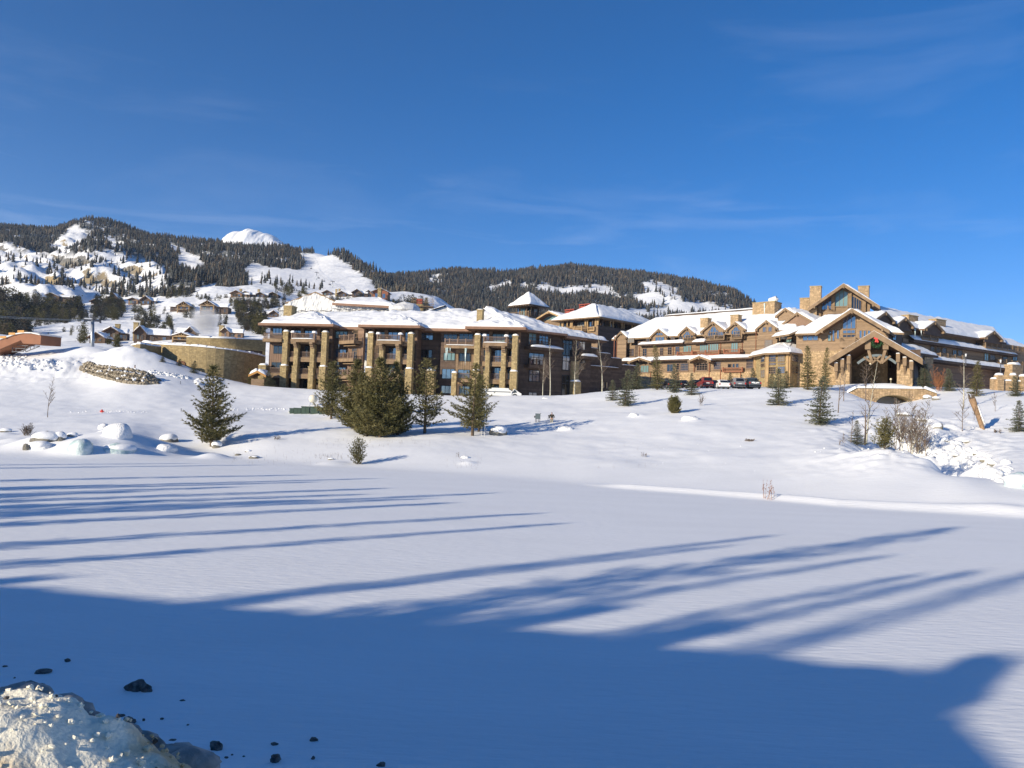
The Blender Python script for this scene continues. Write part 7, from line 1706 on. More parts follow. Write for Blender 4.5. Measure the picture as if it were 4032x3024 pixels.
# ------------------------------------------------------------------ utility boxes, dome, poles, markers
def lawn(px, py):
    P = row_to_ground(lambda a, b: ground(a, b), px, py, 45, 136)
    if P is not None: return P
    Ys = np.arange(60, 136, 1.0); az = (px-CX+(py-1650)*0)/F; r = ray(px, py); az = r[0]/r[1]; Zs = ground(az*Ys, Ys); i = int(np.argmax((Zs-EYE)/Ys)); return np.array([az*Ys[i], Ys[i], Zs[i]])
def cabinet(x0, x1, yt, yb, label, m='utility_green', dp=1.0):
    P = lawn((x0+x1)/2, yb); k = P[1]/F; w_ = (x1-x0)*k; h = (yb-yt)*k; e = empty('utility_cabinet', tuple(P), label, 'utility box', 'green utility boxes by the pine'); fr = Fr(P, (1, .12))
    s = MB(); s.box(fr, -w_/2, w_/2, -.3, h, -dp, 0); s.build('body', m, e); s = MB(); s.box(fr, -w_/2-.06, w_/2+.06, h, h+.08, -dp-.06, .06); s.build('lid', m, e)
    s = MB(); s.box(fr, -w_/2+.05, -.02, .05, h-.08, .002, .03); s.build('door', m, e); s = MB(); s.box(fr, .02, w_/2-.05, .05, h-.08, .002, .03); s.build('door', m, e)
for a in [(1140, 1156, 1609, 1629, 'leftmost low green utility box'), (1157, 1184, 1608, 1630, 'second green utility box from the left'), (1186, 1218, 1602, 1630, 'tall green utility box left of the white stripe'), (1222, 1252, 1603, 1631, 'green utility box with bright edge right of the white stripe'), (1256, 1300, 1606, 1631, 'dark green utility box partly behind the pine trunk')]:
    cabinet(*a)
P = lawn(1228, 1600); k = P[1]/F; e = empty('dome_antenna', tuple(P), 'cream coloured round dome on a small frame behind the utility boxes', 'dome')
s = MB(); V, Fc = ico(3); s.add(np.array(V)*17*k+P+np.array([0, .6, 30*k]), Fc); s.build('dome', 'dome', e, smooth=True); s = MB()
for dx in (-8, 8): s.bar(P+np.array([dx*k*1.3, 0, -.2]), P+np.array([dx*k*.8, .3, 22*k]), .05)
s.bar(P+np.array([-9*k, 0, 8*k]), P+np.array([9*k, 0, 8*k]), .04); s.build('leg_frame', 'steel', e)
def pole(px, yt, yb, r, m, label, name='pole', Y=None):
    P = lawn(px, yb); T = at(px+(yb-yt)*.02, yt, P[1]); s = MB(); s.bar(P-np.array([0, 0, .2]), (P[0], P[1], T[2]), r, 6); tag(s.build(name, m), label, 'pole')
pole(1908, 1520, 1716, .035, 'tarp', 'tall thin white pole in front of the open pine'); pole(1896, 1680, 1716, .03, 'tarp', 'short thin stake beside the tall white pole')
pole(710, 1500, 1514, .05, 'steel_dark', 'short dark stake below the curved wall'); pole(713, 1608, 1621, .05, 'steel_dark', 'short dark stake left of the lone pine'); pole(1806, 1780, 1800, .02, 'twig', 'thin twig standing in the snow')
def hydrant(px, py, label, h=.75, m='red'):
    P = lawn(px, py); e = empty('hydrant', tuple(P), label, 'hydrant'); s = MB(); s.bar(P, P+np.array([0, 0, h]), .14, 8, .11); s.bar(P+np.array([0, 0, h]), P+np.array([0, 0, h+.14]), .15, 8, .05); s.build('body', m, e)
    s = MB(); s.bar(P+np.array([-.28, 0, h*.6]), P+np.array([.28, 0, h*.6]), .07, 6); s.build('outlet', m, e)
    return e
hydrant(401, 1624, 'small red hydrant in a dug out patch of the left lawn', .28)
P = pile_pt(522, 0)+np.array([0, .8, -.1]); e = empty('marker_post', tuple(P), 'small dark red post poking above the dirty snow heap', 'post'); s = MB(); s.bar(P-np.array([0, 0, .6]), P+np.array([0, 0, .42]), .14, 6, .08); s.build('post', 'door_red', e); s = MB(); V, Fc = ico(2); s.add(np.array(V)*.10+P+np.array([0, 0, .5]), Fc); s.build('knob', 'steel_dark', e)
s = MB(); P = lawn(1137, 1624); V, Fc = ico(2); s.add(np.array(V)*.12+P+np.array([0, 0, .15]), Fc); s.bar(P-np.array([0, 0, .2]), P+np.array([0, 0, .1]), .04); tag(s.build('marker', 'tarp'), 'tiny round marker left of the green utility boxes', 'marker')
# grey box on legs
P = lawn(2117, 1663); k = P[1]/F; fr = Fr(P, (1, -.05)); e = empty('electric_box', tuple(P), 'grey blue electric box on legs left of the standing person', 'electric box')
s = MB(); s.box(fr, -10*k, 10*k, 13*k, 35*k, -.35, 0); s.build('box', 'utility_grey', e); s = MB(); s.box(fr, -15*k, -10.2*k, 18*k, 25*k, -.25, -.05); s.build('side_box', 'steel_dark', e)
for u in (-9, -4, 3, 8): s = MB(); s.box(fr, u*k-.035, u*k+.035, -.3, 13*k, -.2, -.13); s.build('leg', 'steel_dark', e)
s = MB(); s.box(fr, 9*k, 13*k, 35*k, 37*k, -.3, -.1); s.build('lamp', 'steel_dark', e)

# ------------------------------------------------------------------ person with a tripod
def skin_body(name, J, E, parent, m, levels=2, root=0):
    me = bpy.data.meshes.new(name); me.from_pydata([j[:3] for j in J], E, []); o = bpy.data.objects.new(name, me); COL.objects.link(o)
    md = o.modifiers.new('s', 'SKIN'); 
    for i, j in enumerate(J): me.skin_vertices[0].data[i].radius = (j[3], j[3] if len(j) < 5 else j[4])
    me.skin_vertices[0].data[root].use_root = True
    sb_ = o.modifiers.new('d', 'SUBSURF'); sb_.levels = levels; sb_.render_levels = levels
    dg = bpy.context.evaluated_depsgraph_get(); ev = o.evaluated_get(dg); m2 = bpy.data.meshes.new_from_object(ev); bpy.data.objects.remove(o)
    for p in m2.polygons: p.use_smooth = True
    m2.materials.clear(); m2.materials.append(MATS[m]); q_ = bpy.data.objects.new(name, m2); COL.objects.link(q_); q_.parent = parent; return q_
P = lawn(2172, 1664); zf = P[2]-.40; e = empty('person', (P[0], P[1], zf), 'person in dark jacket and pale trousers standing in the snow by a tripod', 'person'); e.scale = (.98, .98, .98)
J = [(0, 0, .90, .15, .11), (0, 0, 1.08, .15, .11), (0, 0, 1.28, .17, .12), (0, .01, 1.42, .10, .09), (0, .01, 1.50, .055), (0, 0, 1.60, .085, .10), (0, 0, 1.68, .075),
     (-.20, 0, 1.38, .07), (-.29, -.03, 1.12, .055), (-.25, .16, .95, .045), (.20, 0, 1.38, .07), (.29, -.02, 1.12, .055), (.24, .14, .95, .045),
     (-.10, 0, .82, .095), (-.11, 0, .46, .07), (-.11, -.02, .08, .05), (-.11, .12, .03, .045), (.10, 0, .82, .095), (.11, .01, .46, .07), (.12, 0, .08, .05), (.12, .14, .03, .045)]
E = [(0, 1), (1, 2), (2, 3), (3, 4), (4, 5), (5, 6), (2, 7), (7, 8), (8, 9), (2, 10), (10, 11), (11, 12), (0, 13), (13, 14), (14, 15), (15, 16), (0, 17), (17, 18), (18, 19), (19, 20)]
skin_body('body', J, E, e, 'skin')
skin_body('trousers', [(0, 0, .92, .165, .125), (-.10, 0, .80, .11), (-.11, 0, .46, .09), (-.11, -.02, .12, .08), (.10, 0, .80, .11), (.11, .01, .46, .09), (.12, 0, .12, .08)], [(0, 1), (1, 2), (2, 3), (0, 4), (4, 5), (5, 6)], e, 'cloth_tan')
skin_body('jacket', [(0, 0, .95, .18, .14), (0, 0, 1.12, .175, .135), (0, 0, 1.30, .20, .145), (0, .01, 1.41, .11, .10), (-.21, 0, 1.38, .09), (-.31, -.03, 1.12, .075), (-.26, .14, .98, .06), (.21, 0, 1.38, .09), (.31, -.02, 1.12, .075), (.25, .12, .98, .06)], [(0, 1), (1, 2), (2, 3), (2, 4), (4, 5), (5, 6), (2, 7), (7, 8), (8, 9)], e, 'cloth_dark')
skin_body('hat', [(0, -.01, 1.66, .10, .11), (0, -.01, 1.735, .07)], [(0, 1)], e, 'cloth_dark')
tp = empty('tripod', (P[0]-.55, P[1]+.1, P[2]-.1), 'thin tripod standing left of the person', 'tripod')
for a in range(3): s = MB(); b0 = np.array([P[0]-.38, P[1]+.1, P[2]+.78]); s.bar(b0, b0+np.array([.34*math.cos(a*2.1+2.6), .34*math.sin(a*2.1+2.6), -.95]), .018, 5); s.build('leg', 'steel_dark', tp)
s = MB(); fr = Fr(b0, (1, 0)); s.box(fr, -.09, .09, 0, .14, -.07, .07); s.build('head', 'steel_dark', tp)
# ------------------------------------------------------------------ stone bridge in front of the entrance
BF, bl = FX(3330, 119, 3672, 117, 0); bridge = empty('stone_bridge', tuple(at(3500, 1570, 118)), 'low arched stone bridge with a snow topped parapet below the entrance', 'bridge')
bw = lambda x, y: BF.uw(x, y)
tp_ = [bw(3335, 1548), bw(3372, 1528), bw(3640, 1531), bw(3690, 1550)]; zb = bw(3400, 1600)[1]-1
ac, aw = (bw(3450, 1575)[0]+bw(3592, 1575)[0])/2, (bw(3592, 1575)[0]-bw(3450, 1575)[0])/2; ah0 = bw(3520, 1588)[1]; ah = bw(3520, 1557)[1]-ah0
def top_at(u): return float(np.interp(u, [p[0] for p in tp_], [p[1] for p in tp_]))
s = MB(); n = 22; us = np.linspace(tp_[0][0], tp_[-1][0], 34)
st_ = MB()
def arch(u): x = (u-ac)/aw; return ah0+ah*math.sqrt(max(0, 1-x*x)) if abs(x) < 1 else zb
for a, b in zip(us[:-1], us[1:]):
    ba, bb_ = arch(a), arch(b)
    if abs((a+b)/2-ac) < aw: ba = max(ba, ah0) if abs(a-ac) < aw else ah0; bb_ = max(bb_, ah0) if abs(b-ac) < aw else ah0
    else: ba = bb_ = zb
    for d0, d1 in ((-.5, 0), (-6.5, -6)): s.prism(BF, [(a, ba), (b, bb_), (b, top_at(b)), (a, top_at(a))], d0, d1)
    s.prism(BF, [(a, max(ba, min(top_at(a)-1.2, ba if ba > zb else zb))), (b, max(bb_, zb)), (b, top_at(b)-1.0), (a, top_at(a)-1.0)], -6, -.5)
    w0_ = max(ba, bb_)+.05 if abs((a+b)/2-ac) < aw else zb; stones(st_, BF, a, b, w0_, min(top_at(a), top_at(b))-.02, 0, .3, .5)
o = s.build('masonry', 'mortar', bridge); st_.build('stone', 'stone_pink', o, kind='stuff')
for a, b in zip(tp_[:-1], tp_[1:]):
    snow_slab(bridge, BF.p(a[0], a[1]+.01, .2), BF.p(b[0], b[1]+.01, .2), BF.p(b[0], b[1]+.01, -.8), BF.p(a[0], a[1]+.01, -.8), th=.32, nx=24, ny=5, seed=int(a[0]*3), lump=.04, name='snow_cap', edge=.1)
# gate wall and pillars at the right edge
gwf, gl = FX(3888, 124, 4060, 124, 12.0); gate = empty('gate_wall', tuple(gwf.o), 'stone garden wall with round topped pillars at the far right', 'wall')
for (x0, x1, yt, yb) in ((3928, 3953, 1477, 1545), (3988, 4003, 1477, 1540), (4024, 4050, 1482, 1545)):
    ua, wb_ = gwf.uw(x0, yb, .4); ub, _ = gwf.uw(x1, yb, .4); wt = gwf.uw((x0+x1)/2, yt, .4)[1]; p_ = stone_box(gate, 'stone_pillar', gwf, ua, ub, -2.0, wt, -.6, .4, m='stone_pink'); cap_snow(p_, gwf, (ua+ub)/2, -.1, wt, (ub-ua)/2+.05, .55, .4)
for (x0, x1, yt) in ((3905, 3930, 1492), (3953, 3988, 1500), (4003, 4060, 1503)):
    ua = gwf.uw(x0, 1520)[0]; ub = gwf.uw(x1, 1520)[0]; wt = gwf.uw((x0+x1)/2, yt)[1]; p_ = stone_box(gate, 'stone_wall', gwf, ua, ub, -2.0, wt, -.5, 0, m='stone_pink'); cap_snow(p_, gwf, (ua+ub)/2, -.25, wt, (ub-ua)/2, .4, .28)
def lamp(px, yt, yb, Y, label):
    a = at(px, yb, Y); b = at(px, yt, Y); e = empty('lamp_post', tuple(a), label, 'lamp post'); s = MB(); s.bar(a, b, .09, 6, .07); s.build('pole', 'steel_dark', e); s = MB(); s.bar(b, b+np.array([0, 0, .32]), .09, 8, .13); s.build('lantern', 'tarp', e); s = MB(); V, Fc = ico(1); s.add(np.array(V)*[.16, .16, .09]+b+[0, 0, .38], Fc); s.build('snow_cap', 'snow_roof', e)
lamp(3940, 1428, 1468, 123.6, 'lamp post standing on the round topped gate pillar'); lamp(3803, 1404, 1440, 128, 'lamp post in front of the right wing behind the bare tree')
for px, py, l in ((3428, 1432, 'white globe lamp hanging at the left inside the entrance arch'), (3508, 1493, 'small white lamp low inside the entrance arch')):
    P = at(px, py, 131); s = MB(); V, Fc = ico(2); s.add(np.array(V)*.2+P, Fc); s.bar(P, P+np.array([0, 0, .9 if py < 1450 else -1.6]), .03, 4); tag(s.build('lamp', 'dome'), l, 'lamp')

# ------------------------------------------------------------------ broken leaning trunk
P0 = lawn(3872, 1688); T = at(3828, 1572, P0[1]+1.0); s = MB(); s.bar(P0-np.array([0, 0, .3]), P0*.55+T*.45, .22, 9, .27, caps=False); s.bar(P0*.55+T*.45, T, .27, 9, .36)
e = empty('broken_trunk', tuple(P0), 'thick leaning bare tree trunk with raw orange wood on the right slope', 'tree trunk'); s.build('trunk', 'wood_raw', e, smooth=True)
s = MB()
for k in range(7): a = k*.9; v = np.array([math.cos(a)*.24, math.sin(a)*.24, 0]); s.bar(T+v, T+v*1.2+np.array([-.15, 0, R_.uniform(.3, .9)]), .13, 4, .01)
s.build('splinters', 'bark', e); s = MB(); s.bar(T+np.array([.1, 0, 0]), T+np.array([.5, 0, -.9]), .2, 6, .12); s.build('branch_stub', 'bark', e)
s = MB(); a, b = P0*.85+T*.15, P0*.2+T*.8; off = np.array([.2, -.2, 0]); s.bar(a+off, b+off, .09, 5, .14); s.build('snow_line', 'snow_rough', e, smooth=True)

# ------------------------------------------------------------------ bare broadleaf trees
def bare(px, pt, pb, label, spread_=.35, n0=11, r=None, m='aspen_bark', tw='twig', name='bare_tree', stems=1, dens=1.0, seed=None, cat='tree', group='bare aspens and willows', bend=.12, low=.25):
    P = lawn(px, pb); k = P[1]/F; H = (pb-pt)*k; g = random.Random(seed or px); r = (r or H*.012+.02)*.75; n0 = int(n0*1.6)
    e = empty(name, tuple(P), label, cat, group); tr = MB(); br = MB()
    def grow(p, d, L, r0, lvl):
        n = 4; q_ = np.array(p, float); d = np.array(d, float); pts = [q_.copy()]
        for i in range(n):
            d = d+np.array([g.gauss(0, bend), g.gauss(0, bend), g.gauss(.06, .05)]); d /= np.linalg.norm(d); nq = q_+d*L/n
            (tr if lvl == 0 else br).bar(q_, nq, max(.010, r0*(1-i/n*.75)), 5 if lvl == 0 else 3, max(.010, r0*(1-(i+1)/n*.75)), caps=False); q_ = nq; pts.append(q_.copy())
        return pts, d
    for sidx in range(stems):
        d0 = np.array([g.gauss(0, .16), g.gauss(0, .12), 1.0]) if stems > 1 else np.array([.03, 0, 1.0]); hh = H*(g.uniform(.6, 1.0) if sidx else 1)
        b0 = P+np.array([g.uniform(-.3, .3)*(stems > 1), g.uniform(-.3, .3)*(stems > 1), -.1])
        segs = 8; q_ = b0.copy(); d = d0/np.linalg.norm(d0); pts = [q_.copy()]
        for i in range(segs):
            d = d+np.array([g.gauss(0, bend*.25), g.gauss(0, bend*.25), .03]); d /= np.linalg.norm(d); nq = q_+d*hh/segs
            tr.bar(q_, nq, r*(1-.85*i/segs)/(1+.4*(stems > 1)), 6, r*(1-.85*(i+1)/segs)/(1+.4*(stems > 1)), caps=False); q_ = nq; pts.append(q_.copy())
        for j in range(int(n0*dens)):
            t = low+(1-low)*(j+g.random())/(n0*dens); t = min(t, .97); x = t*segs; i = int(x); p = pts[i]*(1-(x-i))+pts[min(i+1, segs)]*(x-i)
            a = g.uniform(0, 6.283); L = hh*spread_*(1.08-t)*g.uniform(.6, 1.15); dd = np.array([math.cos(a)*.75, math.sin(a)*.75, g.uniform(.5, 1.0)]); dd /= np.linalg.norm(dd)
            bp, bd = grow(p, dd, L, r*(1-t)*.55+.012, 1)
            for c in range(int(4*dens)):
                q2 = bp[g.randrange(1, 5)]; a2 = a+g.uniform(-1.3, 1.3); d2 = np.array([math.cos(a2)*.6, math.sin(a2)*.6, g.uniform(.3, 1.0)]); d2 /= np.linalg.norm(d2); cp, _ = grow(q2, d2, L*g.uniform(.3, .6), .014, 2)
                if dens >= 1 and L > .8:
                    for _ in range(2): q3 = cp[g.randrange(1, 5)]; a3 = g.uniform(0, 6.28); d3 = np.array([math.cos(a3)*.6, math.sin(a3)*.6, .7]); br.bar(q3, q3+d3*L*.2, .010, 3, .006, caps=False)
    tr.build('trunk', m, e, smooth=True); br.build('branches', tw, e)
    return e
for a in [(2137, 1400, 1553, 'leftmost bare aspen in front of the dark lodge wall', .45), (2166, 1330, 1560, 'tall straight pale aspen second from left against the dark lodge wall', .26), (2262, 1330, 1547, 'bare aspen with wide low limbs in front of the stepped dark wing', .40), (2371, 1310, 1533, 'bare aspen in front of the dark wall between the two hotels', .28)]:
    bare(*a[:4], spread_=a[4], n0=16)
bare(187, 1478, 1644, 'small bare forked tree alone on the left lawn', .32, 12, m='twig', r=.07)
bare(3300, 1440, 1625, 'slim bare tree left of the entrance on the slope', .22, 10, m='twig'); bare(3322, 1420, 1580, 'thin bare tree in front of the left entrance pillar', .22, 10, m='twig')
bare(3408, 1400, 1580, 'bare tree in front of the left half of the entrance opening', .34, 13, m='twig'); bare(3404, 1590, 1752, 'thick bare trunk on the slope beneath the bridge end', .30, 8, m='twig', r=.16)
bare(3412, 1420, 1752, 'tall pale aspen rising from the knoll crest in front of the entrance', .20, 16, m='aspen_bark', r=.11)
bare(3350, 1610, 1745, 'slim bare sapling left of the small crest pine', .28, 8, m='twig')
for k, (x, yt, yb, l) in enumerate([(3528, 1570, 1770, 'leftmost bare tree of the thicket right of the crest pines'), (3560, 1560, 1778, 'pale bare tree in the middle of the thicket on the knoll'), (3592, 1550, 1786, 'tall bare tree in the right part of the thicket'), (3622, 1555, 1792, 'rightmost tall bare tree of the thicket'), (3645, 1610, 1796, 'low spreading bare tree at the right end of the thicket'), (3500, 1600, 1766, 'slim bare tree just right of the right crest pine'), (3545, 1620, 1775, 'short bare tree between the first two thicket trees'), (3576, 1590, 1782, 'leaning bare tree near the thicket centre'), (3608, 1600, 1790, 'thin bare tree behind the willow bush')]):
    bare(x, yt, yb, l, .36, 17, m='aspen_bark' if k % 2 else 'twig', stems=2, r=.06)
bare(3610, 1690, 1792, 'tangled willow bush at the foot of the thicket', .6, 8, stems=6, m='twig', name='willow_bush', cat='shrub', low=.1)
bare(3793, 1395, 1610, 'tall pale bare tree left of the large brownish spruce', .26, 13, r=.12); bare(3788, 1545, 1698, 'bare forked tree on the slope left of the broken trunk', .38, 10, m='twig')
bare(3835, 1590, 1655, 'small bare tree behind the broken trunk', .4, 7, m='twig'); bare(3918, 1540, 1620, 'bare sapling right of the broken trunk', .4, 8, m='twig')
bare(3690, 1430, 1535, 'orange red bushy shrub beside the dark spruce right of the entrance', .5, 10, stems=5, m='twig_red', tw='twig_red', name='red_shrub', cat='shrub', low=.1, group=None)
bare(3700, 1470, 1540, 'lower red stemmed shrub at the foot of the orange bush', .5, 8, stems=5, m='twig_red', tw='twig_red', name='red_shrub', cat='shrub', low=.1, group=None)
bare(3030, 1876, 1966, 'upright reddish twigs alone in the snow on the knoll', .25, 3, stems=9, m='twig_red', tw='twig_red', name='twig_shrub', cat='shrub', r=.025, group=None, low=.4)
bare(2757, 1550, 1597, 'small bare bush right of the mop shaped shrub', .5, 8, stems=4, m='twig', name='bare_bush', cat='shrub', r=.03, group=None)
bare(2950, 1722, 1738, 'low dry brush clump on the knoll', .8, 8, stems=9, m='twig', name='dry_brush', cat='shrub', r=.02, group=None, low=.1)
bare(3318, 1700, 1757, 'thin twig shrub on the crest left of the small pines', .3, 5, stems=4, m='twig', name='twig_shrub', cat='shrub', r=.02, group=None)
bare(105, 1660, 1715, 'brown brush patch above the left boulders', .6, 9, stems=9, m='twig', name='dry_brush', cat='shrub', r=.03, group=None, low=.05)
bare(3928, 1685, 1706, 'tiny dry bush right of the broken trunk', .7, 6, stems=6, m='twig', name='dry_brush', cat='shrub', r=.02, group=None, low=.1); bare(1090, 1705, 1732, 'dry grass stalks along the drift edge', .4, 5, stems=7, m='twig', name='dry_brush', cat='shrub', r=.015, group=None, low=.2)
bare(2540, 1775, 1800, 'dry stalks poking through the snow in mid lawn', .4, 4, stems=4, m='twig', name='dry_brush', cat='shrub', r=.012, group=None, low=.2); bare(1800, 1775, 1802, 'single dry stalk below the boulder', .3, 3, stems=2, m='twig', name='dry_brush', cat='shrub', r=.012, group=None, low=.2)
# dry grass stubble
g = random.Random(9); s = MB()
for _ in range(420):
    x, y = g.choice([(g.uniform(1250, 1700), g.uniform(1735, 1765)), (g.uniform(900, 1250), g.uniform(1760, 1830)), (g.uniform(1240, 1350), g.uniform(1790, 1812)), (g.uniform(1750, 1900), g.uniform(1790, 1850)), (g.uniform(3500, 3720), g.uniform(1740, 1800)), (g.uniform(2350, 2600), g.uniform(1750, 1850))])
    Pq = lawn(x, y); h = g.uniform(.12, .4)
    if x > 1750 and g.random() < .6: continue
    s.bar(Pq, Pq+np.array([g.uniform(-.12, .12), 0, h]), .008, 3, .003, caps=False)
tag(s.build('dry_grass', 'twig'), 'sparse dry grass stalks sticking out of the snow', kind='stuff')

# ------------------------------------------------------------------ vehicles
def wheel(parent, P, ax, r=.34, wd=.24):
    w_ = MB(); w_.bar(P-ax*wd/2, P+ax*wd/2, r, 16); o = w_.build('wheel', 'rubber', parent); w_ = MB(); w_.bar(P-ax*(wd/2+.01), P+ax*(wd/2+.01), r*.58, 10); w_.build('rim', 'steel', o)
def car(px, py, Yc, label, body, kind='suv', name='parked_car', W_=1.88, Lc=4.6, hd=0.0, group='cars parked in front of the timber lodge', zoff=0):
    P = at(px, py, Yc); z = gz(P[0], Yc)+zoff; e = empty(name, (P[0], Yc, z), label, 'car', group); a = math.radians(hd)
    # local frame: u across, n towards the viewer = rear of the car
    fr = Fr((P[0], Yc, z), (math.cos(a), math.sin(a))); ax = fr.ux
    def loft(secs, nm, m, par, smooth=False):
        """secs: (d, half width bottom, half width top, w bottom, w top)"""
        V = []; Q = []
        for (d, hb, ht, wb, wt) in secs:
            V += [fr.p(-hb*.96, wb, d), fr.p(hb*.96, wb, d), fr.p(hb, wb+(wt-wb)*.35, d), fr.p(ht, wt-.04, d), fr.p(ht*.93, wt, d), fr.p(-ht*.93, wt, d), fr.p(-ht, wt-.04, d), fr.p(-hb, wb+(wt-wb)*.35, d)]
        for i in range(len(secs)-1):
            for j in range(8): Q.append((i*8+j, i*8+(j+1) % 8, i*8+8+(j+1) % 8, i*8+8+j))
        Q.append(tuple(range(8))); Q.append(tuple(range((len(secs)-1)*8, len(secs)*8))[::-1])
        return mesh_obj(nm, V, Q, m, par, smooth)
    h = W_/2
    if kind == 'suv': H, belt = 1.72, 1.02; cab = [(-Lc*.62, .78, .72, belt, belt+.05), (-Lc*.42, .84, .68, belt, H-.05), (-Lc*.2, .86, .70, belt, H), (-.28, .86, .70, belt, H-.03), (-.04, .84, .72, belt, belt+.18)]
    elif kind == 'sedan': H, belt = 1.45, .92; cab = [(-Lc*.68, .78, .70, belt, belt+.05), (-Lc*.5, .82, .66, belt, H-.02), (-Lc*.25, .84, .68, belt, H), (-.35, .84, .70, belt, belt+.12)]
    else: H, belt = 1.85, 1.15; cab = [(-Lc*.72, .80, .74, belt, belt+.05), (-Lc*.56, .86, .72, belt, H-.02), (-Lc*.32, .88, .74, belt, H), (-Lc*.30, .86, .74, belt, belt+.05)]
    loft([(-Lc, h*.86, h*.80, .40, belt-.28), (-Lc*.93, h*.97, h*.92, .28, belt-.12), (-Lc*.6, h, h*.95, .25, belt), (-Lc*.15, h, h*.95, .25, belt), (-.05, h*.97, h*.93, .30, belt), (0, h*.92, h*.88, .42, belt-.05)], 'body', body, e)
    c = loft([(d, a_*W_/1.88*1.0, b_*W_/1.88, w0_, w1_) for d, a_, b_, w0_, w1_ in cab], 'cabin', body, e)
    g_ = MB()
    if kind != 'pickup':
        zt, zl = (H-.14, belt+.10) if kind == 'suv' else (H-.12, belt+.08)
        g_.add([fr.p(-.66, zl, -.02 if kind == 'suv' else -.30), fr.p(.66, zl, -.02 if kind == 'suv' else -.30), fr.p(.56, zt, -.24 if kind == 'suv' else -.85), fr.p(-.56, zt, -.24 if kind == 'suv' else -.85), fr.p(-.66, zl, .01 if kind == 'suv' else -.27), fr.p(.66, zl, .01 if kind == 'suv' else -.27), fr.p(.56, zt, -.20 if kind == 'suv' else -.80), fr.p(-.56, zt, -.20 if kind == 'suv' else -.80)], BOXF)
    else: g_.box(fr, -.70, .70, belt+.12, H-.12, -Lc*.32, -Lc*.295)
    g_.build('rear_window', 'glass_dark', e)
    for sg in (-1, 1):
        g_ = MB(); x = sg*(.845*W_/1.88); g_.box(fr, x-.02, x+.02, belt+.08, H-.22, -Lc*.52, -Lc*.24); g_.build('side_window', 'glass_dark', e)
        g_ = MB(); g_.box(fr, sg*h*.86-.09, sg*h*.86+.09, belt-.38, belt-.10, -.04, .03); g_.build('tail_light', 'lamp_red', e)
        for dd in (-.85, -Lc+.85): wheel(e, fr.p(sg*(h-.13), .34, dd), ax)
    b_ = MB(); b_.box(fr, -h*.9, h*.9, .38, .60, -.10, .09); b_.build('bumper', 'car_black' if body not in ('car_white',) else body, e)
    b_ = MB(); b_.box(fr, -.26, .26, belt-.36, belt-.22, .0, .02 if kind == 'sedan' else .025); b_.build('number_plate', 'tarp', e)
    if kind == 'pickup':
        b_ = MB(); b_.box(fr, -h*.9, h*.9, belt-.02, belt+.05, -.1, -.02); b_.build('tailgate_rim', body, e); s_ = MB(); blob(s_, fr.p(-.3, belt-.2, .03), (.35, .05, .14), 3, .4, 1); blob(s_, fr.p(.35, belt-.2, .03), (.3, .05, .12), 5, .4, 1); s_.build('snow_crust', 'snow_rough', e)
    return e
car(2787, 1520, 127.5, 'dark red hatch backed car, leftmost of the four parked in the sun', 'car_red', 'suv', W_=1.85, zoff=.15)
car(2854, 1522, 126, 'white car parked between the red and the silver one', 'car_white', 'sedan', W_=1.86, zoff=.1)
car(2914, 1522, 126, 'silver grey sport utility parked left of the dark pickup', 'car_silver', 'suv', W_=2.0, zoff=.12)
car(2974, 1522, 126.5, 'dark grey pickup with snow crusted tailgate, rightmost parked', 'car_grey', 'pickup', W_=2.05, Lc=5.6, zoff=.12)
for x, l in ((2650, 'dark car in the shade of the stone base, leftmost of the shaded ones'), (2700, 'dark car behind the small spruce by the stone base'), (2752, 'dark car left of the dark red one'), (2822, 'black car half hidden between the red and white cars'), (2885, 'black car half hidden between the white and silver cars'), (2944, 'black car half hidden between silver car and pickup')):
    car(x, 1515, 134, l, 'car_black', 'sedan', W_=1.8, hd=8)
# shuttle bus
Pb = lawn(1912, 1556); Yb = 139.5; bl_, _ = FX(1892, Yb, 2052, Yb-1.5, 0); P0 = at(1892, 1540, Yb); z = zat(1960, 1566, Yb)
fr = Fr((P0[0], Yb, z), (1, -.04)); bus = empty('shuttle_bus', tuple(fr.o), 'white shuttle bus with dark tinted windows parked behind the snow bank', 'bus')
def W2(px, py): return fr.uw(px, py)
L1 = W2(2014, 1545)[0]; L2 = W2(2052, 1555)[0]; Ht = W2(1970, 1532)[1]
s = MB(); s.prism(fr, [(0, .35), (L1, .35), (L1+.1, Ht-.3), (L1-.5, Ht), (.1, Ht), (0, Ht-.2)], -2.2, 0); s.build('body', 'car_white', bus)
s = MB(); s.prism(fr, [(L1, .35), (L2, .38), (L2+.05, .85), (L2-.5, 1.15), (L1+.45, 1.7), (L1+.05, Ht-.35)], -2.05, -.12); s.build('cab', 'car_white', bus)
s = MB(); s.box(fr, .3, L1-.15, 1.0, Ht-.42, .0, .03); s.build('window_band', 'glass_dark', bus)
for u in (1.4, 2.6, 3.8): s = MB(); s.box(fr, u-.03, u+.03, 1.0, Ht-.42, .03, .045); s.build('window_bar', 'car_black', bus)
s = MB(); s.prism(fr, [(L1+.15, 1.05), (L1+1.0, 1.05), (L1+.55, 1.60), (L1+.15, Ht-.65)], -.12, -.09); s.build('cab_window', 'glass_dark', bus)
s = MB(); s.box(fr, L1*.35, L1*.9, Ht, Ht+.22, -1.7, -.4); s.build('roof_unit', 'car_white', bus)
for u in (1.3, L1+.6): wheel(bus, fr.p(u, .38, -.15), fr.n, .42, .28)
s = MB(); s.box(fr, L2-.25, L2+.03, .6, .8, -.5, -.13); s.build('headlight', 'glass_green', bus)

